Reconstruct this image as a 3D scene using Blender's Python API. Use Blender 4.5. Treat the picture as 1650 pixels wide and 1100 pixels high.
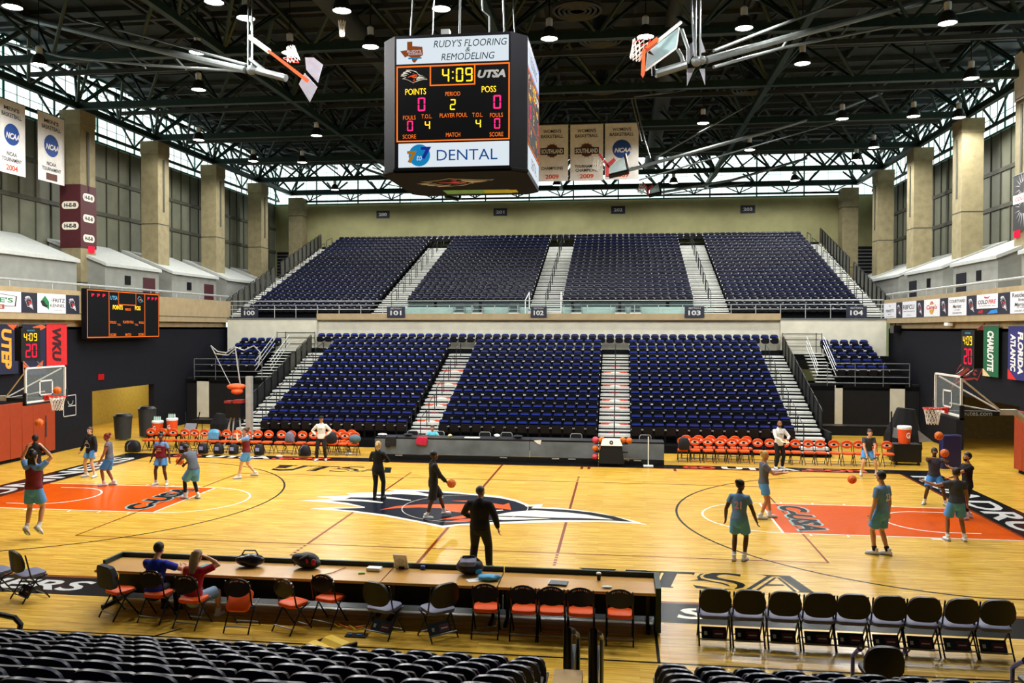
import bpy, bmesh, math, random
import numpy as np
from mathutils import Matrix, Vector, Euler
random.seed(7)
PI = math.pi
for o in list(bpy.data.objects):
    bpy.data.objects.remove(o)
SC = bpy.context.scene
COL = SC.collection

# ------------------------------------------------------------------ camera, world, exposure
FPX = 1346.622
CAMP = Vector((4.4023, -23.6433, 5.1758))
YAW, PITCH, ROLL = 0.128377, -0.0159347, 0.00211073
_f = Vector((-math.sin(YAW)*math.cos(PITCH), math.cos(YAW)*math.cos(PITCH), math.sin(PITCH)))
_r = Vector((math.cos(YAW), math.sin(YAW), 0))
_u = _r.cross(_f)
RX = _r*math.cos(ROLL) + _u*math.sin(ROLL)
UX = -_r*math.sin(ROLL) + _u*math.cos(ROLL)
cd = bpy.data.cameras.new('camera')
cam = bpy.data.objects.new('camera', cd)
COL.objects.link(cam)
cd.sensor_width = 36.0
cd.lens = 36.0*FPX/1650.0
cd.clip_end = 300
cd.clip_start = 0.1
cam.matrix_world = Matrix(((RX.x, UX.x, -_f.x, CAMP.x), (RX.y, UX.y, -_f.y, CAMP.y), (RX.z, UX.z, -_f.z, CAMP.z), (0, 0, 0, 1)))
SC.camera = cam
SC.view_settings.view_transform = 'Standard'
SC.view_settings.look = 'None'
SC.view_settings.gamma = 1.0
SC.view_settings.exposure = 0.0
w = bpy.data.worlds.new('world')
SC.world = w
w.use_nodes = True
bg = w.node_tree.nodes['Background']
bg.inputs[0].default_value = (0.75, 0.95, 0.92, 1)
bg.inputs[1].default_value = 1.2
LAMP_POWER = 122.0      # one high-bay lamp of the hall
PANE_POWER = 1.7        # clerestory glazing lit by the sky


def at(u, v, x=None, y=None, z=None):
    """point of the hall seen at photo pixel (u,v) on the plane x=, y= or z="""
    d = RX*((u-825)/FPX) - UX*((v-550)/FPX) + _f
    t = (x-CAMP.x)/d.x if x is not None else (y-CAMP.y)/d.y if y is not None else (z-CAMP.z)/d.z
    return CAMP + d*t


# ------------------------------------------------------------------ materials
def s2l(c):
    return tuple((x/12.92 if x <= 0.04045 else ((x+0.055)/1.055)**2.4) for x in (v/255.0 for v in c))


_mats = {}


def mat(name, rgb=(128, 128, 128), rough=0.6, metal=0.0, spec=0.4, var=0.12, scale=6.0, bump=0.0, coat=0.0, emit=0.0, alpha=1.0, trans=0.0):
    if name in _mats:
        return _mats[name]
    m = bpy.data.materials.new(name)
    m.use_nodes = True
    nt = m.node_tree
    b = nt.nodes['Principled BSDF']
    c = s2l(rgb)
    b.inputs['Roughness'].default_value = rough
    b.inputs['Metallic'].default_value = metal
    b.inputs['Specular IOR Level'].default_value = spec
    b.inputs['Coat Weight'].default_value = coat
    b.inputs['Coat Roughness'].default_value = 0.15
    b.inputs['Base Color'].default_value = (*c, 1)
    b.inputs['Alpha'].default_value = alpha
    b.inputs['Transmission Weight'].default_value = trans
    if emit:
        b.inputs['Emission Color'].default_value = (*c, 1)
        b.inputs['Emission Strength'].default_value = emit
    if var or bump:
        tc = nt.nodes.new('ShaderNodeTexCoord')
        nz = nt.nodes.new('ShaderNodeTexNoise')
        nz.inputs['Scale'].default_value = scale
        nz.inputs['Detail'].default_value = 4
        nt.links.new(tc.outputs['Object'], nz.inputs['Vector'])
        if var:
            rp = nt.nodes.new('ShaderNodeValToRGB')
            rp.color_ramp.elements[0].position = 0.3
            rp.color_ramp.elements[1].position = 0.7
            rp.color_ramp.elements[0].color = (*[x*(1-var) for x in c], 1)
            rp.color_ramp.elements[1].color = (*[min(1, x*(1+var)) for x in c], 1)
            nt.links.new(nz.outputs['Fac'], rp.inputs['Fac'])
            nt.links.new(rp.outputs['Color'], b.inputs['Base Color'])
        if bump:
            bm_ = nt.nodes.new('ShaderNodeBump')
            bm_.inputs['Strength'].default_value = bump
            bm_.inputs['Distance'].default_value = 0.01
            nt.links.new(nz.outputs['Fac'], bm_.inputs['Height'])
            nt.links.new(bm_.outputs['Normal'], b.inputs['Normal'])
    _mats[name] = m
    return m


def emit_mat(name, rgb, strength):
    if name in _mats:
        return _mats[name]
    m = bpy.data.materials.new(name)
    m.use_nodes = True
    nt = m.node_tree
    nt.nodes.remove(nt.nodes['Principled BSDF'])
    e = nt.nodes.new('ShaderNodeEmission')
    e.inputs[0].default_value = (*s2l(rgb), 1)
    e.inputs[1].default_value = strength
    nt.links.new(e.outputs[0], nt.nodes['Material Output'].inputs[0])
    _mats[name] = m
    return m


# ------------------------------------------------------------------ mesh builder
class MB:
    def __init__(s):
        s.V, s.F, s.I = [], [], []
        s.T = Matrix.Identity(4)

    def add(s, vs, fs, m=0, T=None):
        n = len(s.V)
        M = s.T @ T if T is not None else s.T
        s.V += [tuple(M @ Vector(v)) for v in vs]
        s.F += [tuple(n+i for i in f) for f in fs]
        s.I += [m]*len(fs)
        return s

    def box(s, c, d, m=0, T=None, top=None):
        x, y, z = (k/2 for k in d)
        q = top or (1, 1)
        vs = [(c[0]+a*x*(q[0] if e > 0 else 1), c[1]+b*y*(q[1] if e > 0 else 1), c[2]+e*z) for e in (-1, 1) for a, b in ((-1, -1), (1, -1), (1, 1), (-1, 1))]
        return s.add(vs, [(3, 2, 1, 0), (4, 5, 6, 7), (0, 1, 5, 4), (1, 2, 6, 5), (2, 3, 7, 6), (3, 0, 4, 7)], m, T)

    def bx(s, x0, x1, y0, y1, z0, z1, m=0, T=None):
        return s.box(((x0+x1)/2, (y0+y1)/2, (z0+z1)/2), (abs(x1-x0), abs(y1-y0), abs(z1-z0)), m, T)

    def cyl(s, p0, p1, r0, r1=None, n=10, m=0, caps=True, T=None):
        return s.loft([(p0, r0), (p1, r0 if r1 is None else r1)], n, m, caps, T)

    def loft(s, pts, n=10, m=0, caps=True, T=None, flat=1.0, closed=False):
        """tube through [(point, radius or (rx,ry))] with parallel-transport frames"""
        P = [Vector(p) for p, _ in pts]
        K = len(P)
        vs, fs = [], []
        up = None
        for i in range(K):
            if closed:
                d = P[(i+1) % K]-P[i-1]
            else:
                d = (P[min(i+1, K-1)]-P[max(i-1, 0)])
            if d.length < 1e-9:
                d = Vector((0, 0, 1))
            d.normalize()
            if up is None:
                up = Vector((0, 1, 0)) if abs(d.y) < 0.9 else Vector((1, 0, 0))
            a = up.cross(d)
            if a.length < 1e-6:
                a = Vector((1, 0, 0)).cross(d)
            a.normalize()
            b = d.cross(a).normalized()
            up = b
            r = pts[i][1]
            rx, ry = r if isinstance(r, tuple) else (r, r*flat)
            for j in range(n):
                t = 2*PI*j/n
                vs.append(tuple(P[i]+a*(rx*math.cos(t))+b*(ry*math.sin(t))))
        R = K if closed else K-1
        for i in range(R):
            for j in range(n):
                k = (j+1) % n
                i2 = (i+1) % K
                fs.append((i*n+j, i*n+k, i2*n+k, i2*n+j))
        if caps and not closed:
            fs.append(tuple(range(n-1, -1, -1)))
            fs.append(tuple((K-1)*n+j for j in range(n)))
        return s.add(vs, fs, m, T)

    def tube(s, path, r, n=8, m=0, T=None, closed=False):
        return s.loft([(p, r) for p in path], n, m, True, T, closed=closed)

    def lathe(s, prof, c=(0, 0, 0), n=20, m=0, T=None):
        vs, fs = [], []
        for r, z in prof:
            for j in range(n):
                t = 2*PI*j/n
                vs.append((c[0]+r*math.cos(t), c[1]+r*math.sin(t), c[2]+z))
        K = len(prof)
        for i in range(K-1):
            for j in range(n):
                k = (j+1) % n
                fs.append((i*n+j, i*n+k, (i+1)*n+k, (i+1)*n+j))
        if prof[0][0] > 1e-4:
            fs.append(tuple(range(n-1, -1, -1)))
        if prof[-1][0] > 1e-4:
            fs.append(tuple((K-1)*n+j for j in range(n)))
        return s.add(vs, fs, m, T)

    def ball(s, c, r, m=0, nu=12, nv=8, T=None):
        rx, ry, rz = r if isinstance(r, tuple) else (r, r, r)
        vs = [(c[0], c[1], c[2]-rz)]
        for i in range(1, nv):
            p = -PI/2+PI*i/nv
            for j in range(nu):
                t = 2*PI*j/nu
                vs.append((c[0]+rx*math.cos(p)*math.cos(t), c[1]+ry*math.cos(p)*math.sin(t), c[2]+rz*math.sin(p)))
        vs.append((c[0], c[1], c[2]+rz))
        fs = []
        for j in range(nu):
            k = (j+1) % nu
            fs.append((0, 1+k, 1+j))
            fs.append((len(vs)-1, 1+(nv-2)*nu+j, 1+(nv-2)*nu+k))
            for i in range(nv-2):
                fs.append((1+i*nu+j, 1+i*nu+k, 1+(i+1)*nu+k, 1+(i+1)*nu+j))
        return s.add(vs, fs, m, T)

    def prism(s, poly, h0, h1, m=0, T=None):
        """2D polygon in XY pulled from z=h0 to z=h1"""
        n = len(poly)
        vs = [(p[0], p[1], h0) for p in poly]+[(p[0], p[1], h1) for p in poly]
        fs = [tuple(range(n-1, -1, -1)), tuple(range(n, 2*n))]
        fs += [(i, (i+1) % n, n+(i+1) % n, n+i) for i in range(n)]
        return s.add(vs, fs, m, T)

    def flat(s, poly, z=0.0, m=0, T=None):
        a = sum(poly[i][0]*poly[(i+1) % len(poly)][1]-poly[(i+1) % len(poly)][0]*poly[i][1] for i in range(len(poly)))
        if a < 0:
            poly = poly[::-1]
        return s.add([(p[0], p[1], z) for p in poly], [tuple(range(len(poly)))], m, T)

    def rect(s, x0, x1, y0, y1, z=0.0, m=0, T=None):
        return s.flat([(x0, y0), (x1, y0), (x1, y1), (x0, y1)], z, m, T)

    def ring(s, c, r0, r1, z, a0=0.0, a1=2*PI, n=48, m=0, T=None):
        vs, fs = [], []
        for i in range(n+1):
            t = a0+(a1-a0)*i/n
            for r in (r0, r1):
                vs.append((c[0]+r*math.cos(t), c[1]+r*math.sin(t), z))
        for i in range(n):
            fs.append((2*i, 2*i+1, 2*i+3, 2*i+2))
        return s.add(vs, fs, m, T)

    def disc(s, c, r, z, m=0, n=28, T=None, sy=1.0):
        return s.flat([(c[0]+r*math.cos(2*PI*i/n), c[1]+r*sy*math.sin(2*PI*i/n)) for i in range(n)], z, m, T)

    def text(s, string, cx, cy, w, h, z=0.0, m=0, T=None, bold=0.0, shear=0.0):
        vs, fs = glyphs(string, bold, shear)
        if not vs:
            return s
        xs = [v[0] for v in vs]
        ys = [v[1] for v in vs]
        x0, x1, y0, y1 = min(xs), max(xs), min(ys), max(ys)
        sx = w/max(1e-6, x1-x0)
        sy = h/max(1e-6, y1-y0)
        return s.add([(cx+(v[0]-(x0+x1)/2)*sx, cy+(v[1]-(y0+y1)/2)*sy, z) for v in vs], fs, m, T)

    def mesh(s, name, mats, smooth=False, ang=0.6):
        me = bpy.data.meshes.new(name)
        me.from_pydata(s.V, [], s.F)
        if not isinstance(mats, (list, tuple)):
            mats = [mats]
        for m in mats:
            me.materials.append(m)
        if len(mats) > 1:
            me.polygons.foreach_set('material_index', s.I)
        if smooth:
            me.polygons.foreach_set('use_smooth', [True]*len(me.polygons))
            me.set_sharp_from_angle(angle=ang)
        me.update()
        return me

    def build(s, name, mats, parent=None, smooth=False, bevel=0.0):
        o = bpy.data.objects.new(name, s.mesh(name, mats, smooth or bevel > 0))
        COL.objects.link(o)
        if parent is not None:
            o.parent = parent
        if bevel:
            md = o.modifiers.new('bevel', 'BEVEL')
            md.width = bevel
            md.segments = 2
            md.limit_method = 'ANGLE'
        return o


_gl = {}


def glyphs(string, bold=0.0, shear=0.0):
    k = (string, bold, shear)
    if k in _gl:
        return _gl[k]
    cu = bpy.data.curves.new('lettering', 'FONT')
    cu.body = string
    cu.offset = bold
    cu.shear = shear
    cu.resolution_u = 3
    o = bpy.data.objects.new('lettering', cu)
    COL.objects.link(o)
    bpy.context.view_layer.update()
    me = o.evaluated_get(bpy.context.evaluated_depsgraph_get()).to_mesh()
    vs = [tuple(v.co) for v in me.vertices]
    fs = [tuple(p.vertices) for p in me.polygons]
    o.evaluated_get(bpy.context.evaluated_depsgraph_get()).to_mesh_clear()
    bpy.data.objects.remove(o)
    bpy.data.curves.remove(cu)
    _gl[k] = (vs, fs)
    return _gl[k]


def tag(o, label=None, cat=None, group=None, kind=None):
    if label:
        o['label'] = label
    if cat:
        o['category'] = cat
    if group:
        o['group'] = group
    if kind:
        o['kind'] = kind
    return o


def thing(name, label, cat, loc=(0, 0, 0), rz=0.0, group=None):
    o = bpy.data.objects.new(name, None)
    o.empty_display_size = 0.1
    COL.objects.link(o)
    o.location = loc
    o.rotation_euler = (0, 0, rz)
    return tag(o, label, cat, group)


def dup(root, loc=None, rz=None, label=None, group=None):
    r = root.copy()
    COL.objects.link(r)
    if loc is not None:
        r.location = loc
    if rz is not None:
        r.rotation_euler = (0, 0, rz)
    if label:
        r['label'] = label
    if group:
        r['group'] = group
    for ch in list(root.children):
        c = ch.copy()
        COL.objects.link(c)
        c.parent = r
        for g in list(ch.children):
            d = g.copy()
            COL.objects.link(d)
            d.parent = c
    return r


def struct(name, mb, mats, label, cat, parent=None, smooth=False):
    o = mb.build(name, mats, parent, smooth)
    if parent is None:
        tag(o, label, cat, kind='structure')
    return o


def frame(o, x, y, z=None):
    """matrix placing local XY artwork in the hall: o origin, x right, y up"""
    x = Vector(x).normalized()
    y = Vector(y).normalized()
    n = x.cross(y)
    return Matrix(((x.x, y.x, n.x, o[0]), (x.y, y.y, n.y, o[1]), (x.z, y.z, n.z, o[2]), (0, 0, 0, 1)))


ORD = ['first', 'second', 'third', 'fourth', 'fifth', 'sixth', 'seventh', 'eighth', 'ninth', 'tenth', 'eleventh', 'twelfth', 'thirteenth',
       'fourteenth', 'fifteenth', 'sixteenth', 'seventeenth', 'eighteenth', 'nineteenth', 'twentieth', 'twenty-first', 'twenty-second',
       'twenty-third', 'twenty-fourth', 'twenty-fifth', 'twenty-sixth', 'twenty-seventh', 'twenty-eighth', 'twenty-ninth', 'thirtieth']

# palette
CONC = mat('concrete_warm', (140, 130, 98), 0.85, var=0.16, scale=3, bump=0.15)
CONCW = mat('concrete_pale', (205, 203, 186), 0.85, var=0.08, scale=2, bump=0.1)
TAN = mat('tan_fascia', (164, 146, 112), 0.8, var=0.1, scale=2.5, bump=0.1)
NAVYW = mat('navy_wall_paint', (17, 19, 28), 0.8, spec=.2, var=0.12, scale=5)
BLACK = mat('black_paint', (12, 13, 15), 0.5, var=0.15)
BLKM = mat('black_metal', (16, 17, 19), 0.35, metal=0.3, var=0.1)
STEEL = mat('dark_green_steel', (24, 46, 42), 0.5, metal=0.2, var=0.2)
STEELD = mat('near_black_steel', (42, 48, 48), 0.6, var=0.2)
GALV = mat('galvanised_steel', (190, 195, 195), 0.4, metal=0.5, var=0.1)
GREYM = mat('grey_metal', (120, 126, 128), 0.4, metal=0.5, var=0.1)
WHITE = mat('white_paint', (235, 236, 232), 0.55, var=0.04)
TREAD = mat('pale_tread', (198, 200, 194), 0.7, var=0.1)
NAVYS = mat('navy_seat_shell', (18, 22, 42), 0.28, spec=0.35, var=0.1)
NAVYD = mat('dark_seat_shell', (15, 17, 25), 0.4, spec=0.25, var=0.1)
BLUES = mat('blue_seat_rim', (32, 52, 146), 0.35, spec=0.5, var=0.1, coat=0.2)
ORANGE = mat('orange_paint', (228, 92, 38), 0.55, var=0.08)
# ------------------------------------------------------------------ floor
def wood_floor():
    m = bpy.data.materials.new('maple_planks')
    m.use_nodes = True
    nt = m.node_tree
    b = nt.nodes['Principled BSDF']
    tc = nt.nodes.new('ShaderNodeTexCoord')
    br = nt.nodes.new('ShaderNodeTexBrick')
    br.offset = 0.37
    br.inputs['Scale'].default_value = 1.0
    br.inputs['Brick Width'].default_value = 1.3
    br.inputs['Row Height'].default_value = 0.072
    br.inputs['Mortar Size'].default_value = 0.0012
    br.inputs['Color1'].default_value = (*s2l((238, 197, 86)), 1)
    br.inputs['Color2'].default_value = (*s2l((214, 167, 56)), 1)
    br.inputs['Mortar'].default_value = (*s2l((140, 98, 24)), 1)
    nt.links.new(tc.outputs['Object'], br.inputs['Vector'])
    mp = nt.nodes.new('ShaderNodeMapping')
    mp.inputs['Scale'].default_value = (0.9, 14.0, 1)
    nt.links.new(tc.outputs['Object'], mp.inputs['Vector'])
    nz = nt.nodes.new('ShaderNodeTexNoise')
    nz.inputs['Scale'].default_value = 1.6
    nz.inputs['Detail'].default_value = 5
    nt.links.new(mp.outputs['Vector'], nz.inputs['Vector'])
    rp = nt.nodes.new('ShaderNodeValToRGB')
    rp.color_ramp.elements[0].position = 0.3
    rp.color_ramp.elements[0].color = (0.62, 0.54, 0.36, 1)
    rp.color_ramp.elements[1].position = 0.6
    rp.color_ramp.elements[1].color = (1, 1, 1, 1)
    nt.links.new(nz.outputs['Fac'], rp.inputs['Fac'])
    mx = nt.nodes.new('ShaderNodeMix')
    mx.data_type = 'RGBA'
    mx.blend_type = 'MULTIPLY'
    mx.inputs[0].default_value = 1.0
    nt.links.new(br.outputs['Color'], mx.inputs[6])
    nt.links.new(rp.outputs['Color'], mx.inputs[7])
    nt.links.new(mx.outputs[2], b.inputs['Base Color'])
    b.inputs['Roughness'].default_value = 0.25
    b.inputs['Specular IOR Level'].default_value = 0.3
    return m


WOOD = wood_floor()
floor = struct('floor', MB().rect(-25, 25, -30, 41), WOOD, 'glossy amber maple court floor of narrow planks', 'floor')

LRED = mat('line_brick_red', (124, 48, 4), 0.24, spec=.1, var=0.05)
LANE = mat('lane_orange_red', (204, 80, 4), 0.24, spec=.06, var=0.06)
LWHT = mat('line_white', (238, 232, 214), 0.3, var=0.03)
LBLK = mat('line_black', (24, 22, 20), 0.24, spec=.1, var=0.05)
BANDB = mat('border_black', (16, 20, 23), 0.24, spec=.04, var=0.1)
EMNAVY = mat('emblem_navy', (18, 23, 36), 0.24, spec=.04, var=0.06)
EMORG = mat('emblem_orange', (232, 84, 14), 0.24, spec=.2, var=0.04)
SILV = mat('letter_silver', (196, 198, 196), 0.35, var=0.06)
TEAL = mat('letter_teal', (60, 130, 140), 0.35, var=0.05)

# lane, lines and border, all paint on the floor
lp = MB()
for s in (-1, 1):
    lp.rect(s*8.534, s*14.326, -1.829, 1.829, 0.0015, 0)
lp.build('lane_paint', [LANE], floor)

lw = MB()
HX = 12.751
for s in (-1, 1):
    x0, x1 = s*8.534, s*14.326
    for y in (-1.829, 1.829):
        lw.rect(min(x0, x1), max(x0, x1), y-.03, y+.03, 0.003)
    lw.rect(x0-.03, x0+.03, -1.829, 1.829, 0.003)
    a0 = -PI/2 if s < 0 else PI/2
    lw.ring((x0, 0), 1.80, 1.86, 0.003, a0, a0+PI)
    lw.ring((s*HX, 0), 1.20, 1.26, 0.003, a0, a0+PI, 36)
    for y in (-1.22, 1.22):
        lw.rect(min(s*HX, s*(HX+.75)), max(s*HX, s*(HX+.75)), y-.03, y+.03, 0.003)
    for y in (-1, 1):
        for dx, wd in ((2.13, .30), (3.35, .05), (4.25, .05), (5.15, .05)):
            xx = s*(14.326-dx)
            lw.rect(xx-wd/2, xx+wd/2, y*1.83 if y > 0 else y*2.03, y*2.03 if y > 0 else y*1.83, 0.003)
lw.ring((0, 0), 1.80, 1.82, 0.0085, 0, 2*PI, 64)
lw.build('lane_lines', [LWHT], floor)

lr = MB()
for s in (-1, 1):
    lr.rect(-9, 9, s*4.5-.025, s*4.5+.025, 0.002)
    lr.rect(s*9-.025, s*9+.025, -4.5, 4.5, 0.0022)
    lr.rect(s*3-.035, s*3+.035, -4.5, 4.5, 0.0024)
    for t in (-1, 1):
        for k in range(5):
            y = t*(4.62+k*.2)
            lr.rect(s*3-.035, s*3+.035, min(y, y+t*.11), max(y, y+t*.11), 0.0024)
lr.rect(-.04, .04, -7.62, 7.62, 0.0026)
lr.rect(-14.4, 14.4, 7.62, 7.70, 0.003)
lr.rect(-14.4, 14.4, -7.70, -7.62, 0.003)
for s in (-1, 1):
    lr.rect(s*14.36-.04, s*14.36+.04, -7.7, 7.7, 0.003)
for x in (3.02, 3.28, 6.42):
    lr.rect(x-.05, x+.05, 7.1, 7.62, 0.003)
lr.build('court_lines', [LRED], floor)

lk = MB()
for s in (-1, 1):
    a = math.asin(6.6/6.75)
    c = (s*HX, 0)
    if s > 0:
        lk.ring(c, 6.72, 6.78, 0.0028, PI-a, PI+a, 72)
    else:
        lk.ring(c, 6.72, 6.78, 0.0028, -a, a, 72)
    xe = s*(HX-6.75*math.cos(a))
    for t in (-1, 1):
        lk.rect(min(xe, s*14.3), max(xe, s*14.3), t*6.6-.03, t*6.6+.03, 0.0028)
lk.rect(-18, 18, -10.62, -10.57, 0.0028)
lk.rect(5.0, 5.05, -10.6, -7.7, 0.0028)
lk.add([(-3.9, -11.4, .0028), (-3.84, -11.4, .0028), (-3.02, -10.2, .0028), (-3.08, -10.2, .0028)], [(0, 1, 2, 3)])
lk.add([(-1.2, -11.6, .0028), (-1.1, -11.6, .0028), (-.35, -10.2, .0028), (-.45, -10.2, .0028)], [(0, 1, 2, 3)])
lk.ring((10.2, -14.2), 3.62, 3.66, 0.0028, PI*.47, PI*.85, 30)
lk.build('black_lines', [LBLK], floor)

lb = MB()
lb.rect(-15.6, 15.6, 7.70, 8.50, 0.002)
lb.rect(-15.6, 15.6, -8.78, -7.72, 0.002)
for s in (-1, 1):
    lb.rect(min(s*14.40, s*15.7), max(s*14.40, s*15.7), -8.78, 8.50, 0.0018)
lb.build('border_band', [BANDB], floor)

ft = MB()
# baseline lettering reads from inside the court
for s in (-1, 1):
    T = frame((s*15.02, 0, 0.0045), (0, -s, 0), (s, 0, 0))
    ft.text('ROADRUNNERS', 0, 0, 14.6, 0.92, 0, 0, T, bold=0.02)
I4 = Matrix.Identity(4)
ft.text('ROADRUNNERS', -10.4, -8.25, 8.6, 0.62, 0.0045, 0, None, bold=0.02, shear=0.15)
ft.text('S', 5.75, -8.25, 0.62, 0.6, 0.0045, 1, None, bold=0.03, shear=0.15)
for x0 in (-13.5, 6.75):
    ft.text('GO', x0+.6, 8.08, 1.2, .52, 0.0045, 2, None, bold=0.04)
    ft.text('UTSA', x0+2.8, 8.08, 2.75, .56, 0.0045, 1, None, bold=0.05)
    ft.text('.COM', x0+5.4, 8.08, 2.3, .52, 0.0045, 2, None, bold=0.04)
for s in (-1, 1):
    T = frame((s*9.35, 0, 0.0045), (0, -s, 0), (s, 0, 0))
    ft.text('C-USA', 0, 0, 3.2, .86, 0, 4, T, bold=0.07, shear=0.2)
    ft.text('C-USA', 0, 0, 3.08, .72, 0.0012, 3, T, bold=0.045, shear=0.2)
ft.build('floor_lettering', [SILV, LWHT, mat('letter_red', (214, 60, 34), .35, var=.05), mat('letter_dark_teal', (12, 26, 34), .2, spec=.1, var=.05), mat('letter_mint', (120, 160, 160), .35, var=.05)], floor)

# traced UTSA lettering (thick and thin strokes) on the near side, repeated on the far side
def zp(pts, ox, oy, sc):
    return [tuple(at(ox+p[0]/sc, oy+p[1]/sc, z=0.0)[:2]) for p in pts]


UT = [
    [(-40, 172), (472, 188), (458, 216), (440, 205), (300, 200), (240, 325), (265, 328), (262, 335), (85, 326), (88, 319), (115, 320), (175, 192), (-40, 184)],
    [(-40, 172), (-10, 174), (-20, 196), (-52, 195)], [(128, 192), (148, 192), (88, 322), (62, 320)],
    [(905, 208), (898, 230), (878, 222), (760, 208), (700, 212), (675, 226), (700, 242), (860, 272), (930, 294), (950, 312), (925, 334), (840, 348), (870, 326), (872, 308), (840, 290), (700, 262), (565, 240), (545, 224), (570, 206), (640, 195), (760, 194)],
    [(520, 204), (560, 200), (515, 222), (530, 246), (610, 266), (740, 290), (790, 306), (800, 322), (780, 316), (720, 296), (560, 268), (420, 264), (500, 256), (488, 232)],
    [(452, 304), (475, 312), (600, 332), (720, 342), (840, 348), (700, 354), (540, 342), (480, 338)],
    [(1040, 208), (1370, 222), (1600, 378), (1625, 384), (1440, 376), (1470, 370), (1270, 228), (1200, 226), (995, 354), (945, 354), (1155, 224), (1110, 214)],
    [(1222, 236), (1246, 238), (1082, 356), (1046, 356)], [(1246, 236), (1276, 240), (1440, 372), (1408, 372)], [(1150, 302), (1306, 304), (1328, 318), (1128, 314)],
]
UTP = [zp(p, 1040, 890, 5.893) for p in UT]
UTP += [[(3.55, -5.62), (4.35, -5.62), (4.3, -5.75), (4.2, -5.75), (4.12, -6.3), (3.72, -6.3), (3.66, -5.75)], [(4.55, -5.62), (5.0, -5.62), (5.0, -5.72), (4.8, -5.72), (4.55, -6.72), (4.1, -6.86), (3.75, -6.72), (3.70, -6.4), (4.1, -6.55), (4.45, -6.4)]]
ut = MB()
for p in UTP:
    ut.flat(p, 0.0042)
    ut.flat([(x-11.92, y*1.0+12.05) for x, y in p], 0.0042)
ut.build('school_lettering', [BANDB], floor)

# roadrunner emblem: outlines as painted at centre court, in floor metres
A_, B_ = (480, 770, 5.69), (760, 770, 5.69)
def ab(a, b=(), c=()):
    return zp(a, *A_)+zp(b, *B_)+zp(c, *A_)


EM = [
    (0, ab([(815, 104), (960, 106), (1150, 110), (1300, 116), (1590, 143)], [(90, 148), (270, 168), (400, 198), (500, 235), (528, 246), (652, 239), (640, 268), (780, 272), (1000, 295), (1200, 325), (1350, 360), (1500, 395), (1608, 429), (1450, 414), (1200, 404), (850, 406), (500, 413), (205, 425)], [(1500, 432), (1328, 457), (1100, 407), (800, 352), (500, 312), (300, 294), (105, 282), (350, 267), (612, 270), (450, 245), (300, 226), (15, 206), (300, 195), (330, 190), (170, 174), (400, 164), (480, 158), (440, 139), (600, 134), (720, 132), (900, 122)])),
    (1, ab([(1050, 120), (1300, 132), (1590, 154)], [(90, 166), (270, 186), (400, 215), (480, 246), (500, 262), (570, 261), (545, 278), (860, 290), (1100, 316), (1300, 350), (1480, 403), (1300, 392), (1000, 387), (700, 385), (205, 405)], [(1500, 420), (1322, 437), (1100, 392), (800, 336), (500, 299), (300, 284), (520, 276), (615, 272), (450, 230), (280, 211), (420, 196), (480, 178), (700, 168), (700, 150), (950, 148), (1150, 158)])),
    (0, ab([(15, 205), (300, 197), (500, 193), (650, 203), (782, 222), (776, 230), (600, 215), (400, 207), (200, 210)])),
    (0, ab([(170, 171), (480, 163), (700, 164), (850, 174), (1040, 203), (1030, 208), (850, 190), (700, 180), (480, 178), (300, 182)])),
    (0, ab([(440, 139), (700, 133), (860, 142), (860, 152), (700, 150), (560, 148)])),
    (0, ab([(815, 104), (1000, 108), (1150, 138), (1250, 158), (1335, 180), (1320, 186), (1150, 162), (1000, 142), (900, 122)])),
    (0, ab([(280, 210), (450, 228), (615, 266), (612, 272), (450, 245), (200, 218)])),
    (2, ab([(745, 294), (900, 258), (1100, 243), (1400, 239), (1590, 238)], [(100, 219), (200, 233), (290, 246), (343, 229), (363, 292), (220, 275), (100, 262), (60, 300), (20, 318)], [(1500, 318), (1400, 305), (1300, 275), (1100, 270), (900, 276)])),
    (2, ab([(1405, 209), (1600, 206)], [(60, 212)], [(1600, 219), (1500, 216)])),
    (2, ab([(1275, 386), (1400, 362), (1520, 342), (1600, 350), (1500, 374), (1400, 377)])),
    (2, ab([(1345, 407), (1500, 378), (1600, 372), (1600, 392), (1500, 405)])),
    (0, ab([], [(40, 312), (165, 297), (285, 291), (290, 298), (170, 309), (60, 322)])),
    (0, ab([], [(180, 346), (360, 312), (580, 295), (700, 305), (870, 316), (1050, 336), (1200, 362), (1300, 382), (1000, 368), (700, 362), (400, 349)])),
    (0, ab([], [(185, 353), (450, 362), (730, 372), (500, 381), (290, 386), (190, 376)])),
]
ex0, ex1 = min(p[0] for p in EM[0][1]), max(p[0] for p in EM[0][1])
ey0, ey1 = min(p[1] for p in EM[0][1]), max(p[1] for p in EM[0][1])
em = MB()
for i, (m, p) in enumerate(EM):
    em.flat(p, 0.0046+0.0005*min(i, 2)+(0.0004 if i > 7 else 0), m)
em.build('centre_emblem', [LWHT, EMNAVY, EMORG], floor)


def emblem(mb, T, w, h, mw=0, mn=1, mo=2, dz=0.002, simple=False):
    """the same bird-head emblem drawn w by h around the origin of T"""
    for i, (m, p) in enumerate(EM):
        if simple and i not in (0, 1, 7, 12):
            continue
        q = [((x-(ex0+ex1)/2)/(ex1-ex0)*w, (y-(ey0+ey1)/2)/(ey1-ey0)*h) for x, y in p]
        mb.flat(q, dz*(1+min(i, 2)+(1 if i > 7 else 0)), (mw, mn, mo)[m], T)


# ------------------------------------------------------------------ walls
HX_ = 18.7      # inner wall under the side balconies
def wallbox(name, x0, x1, y0, y1, z0, z1, m, label, cat='wall'):
    return struct(name, MB().bx(x0, x1, y0, y1, z0, z1), m, label, cat)


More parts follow.
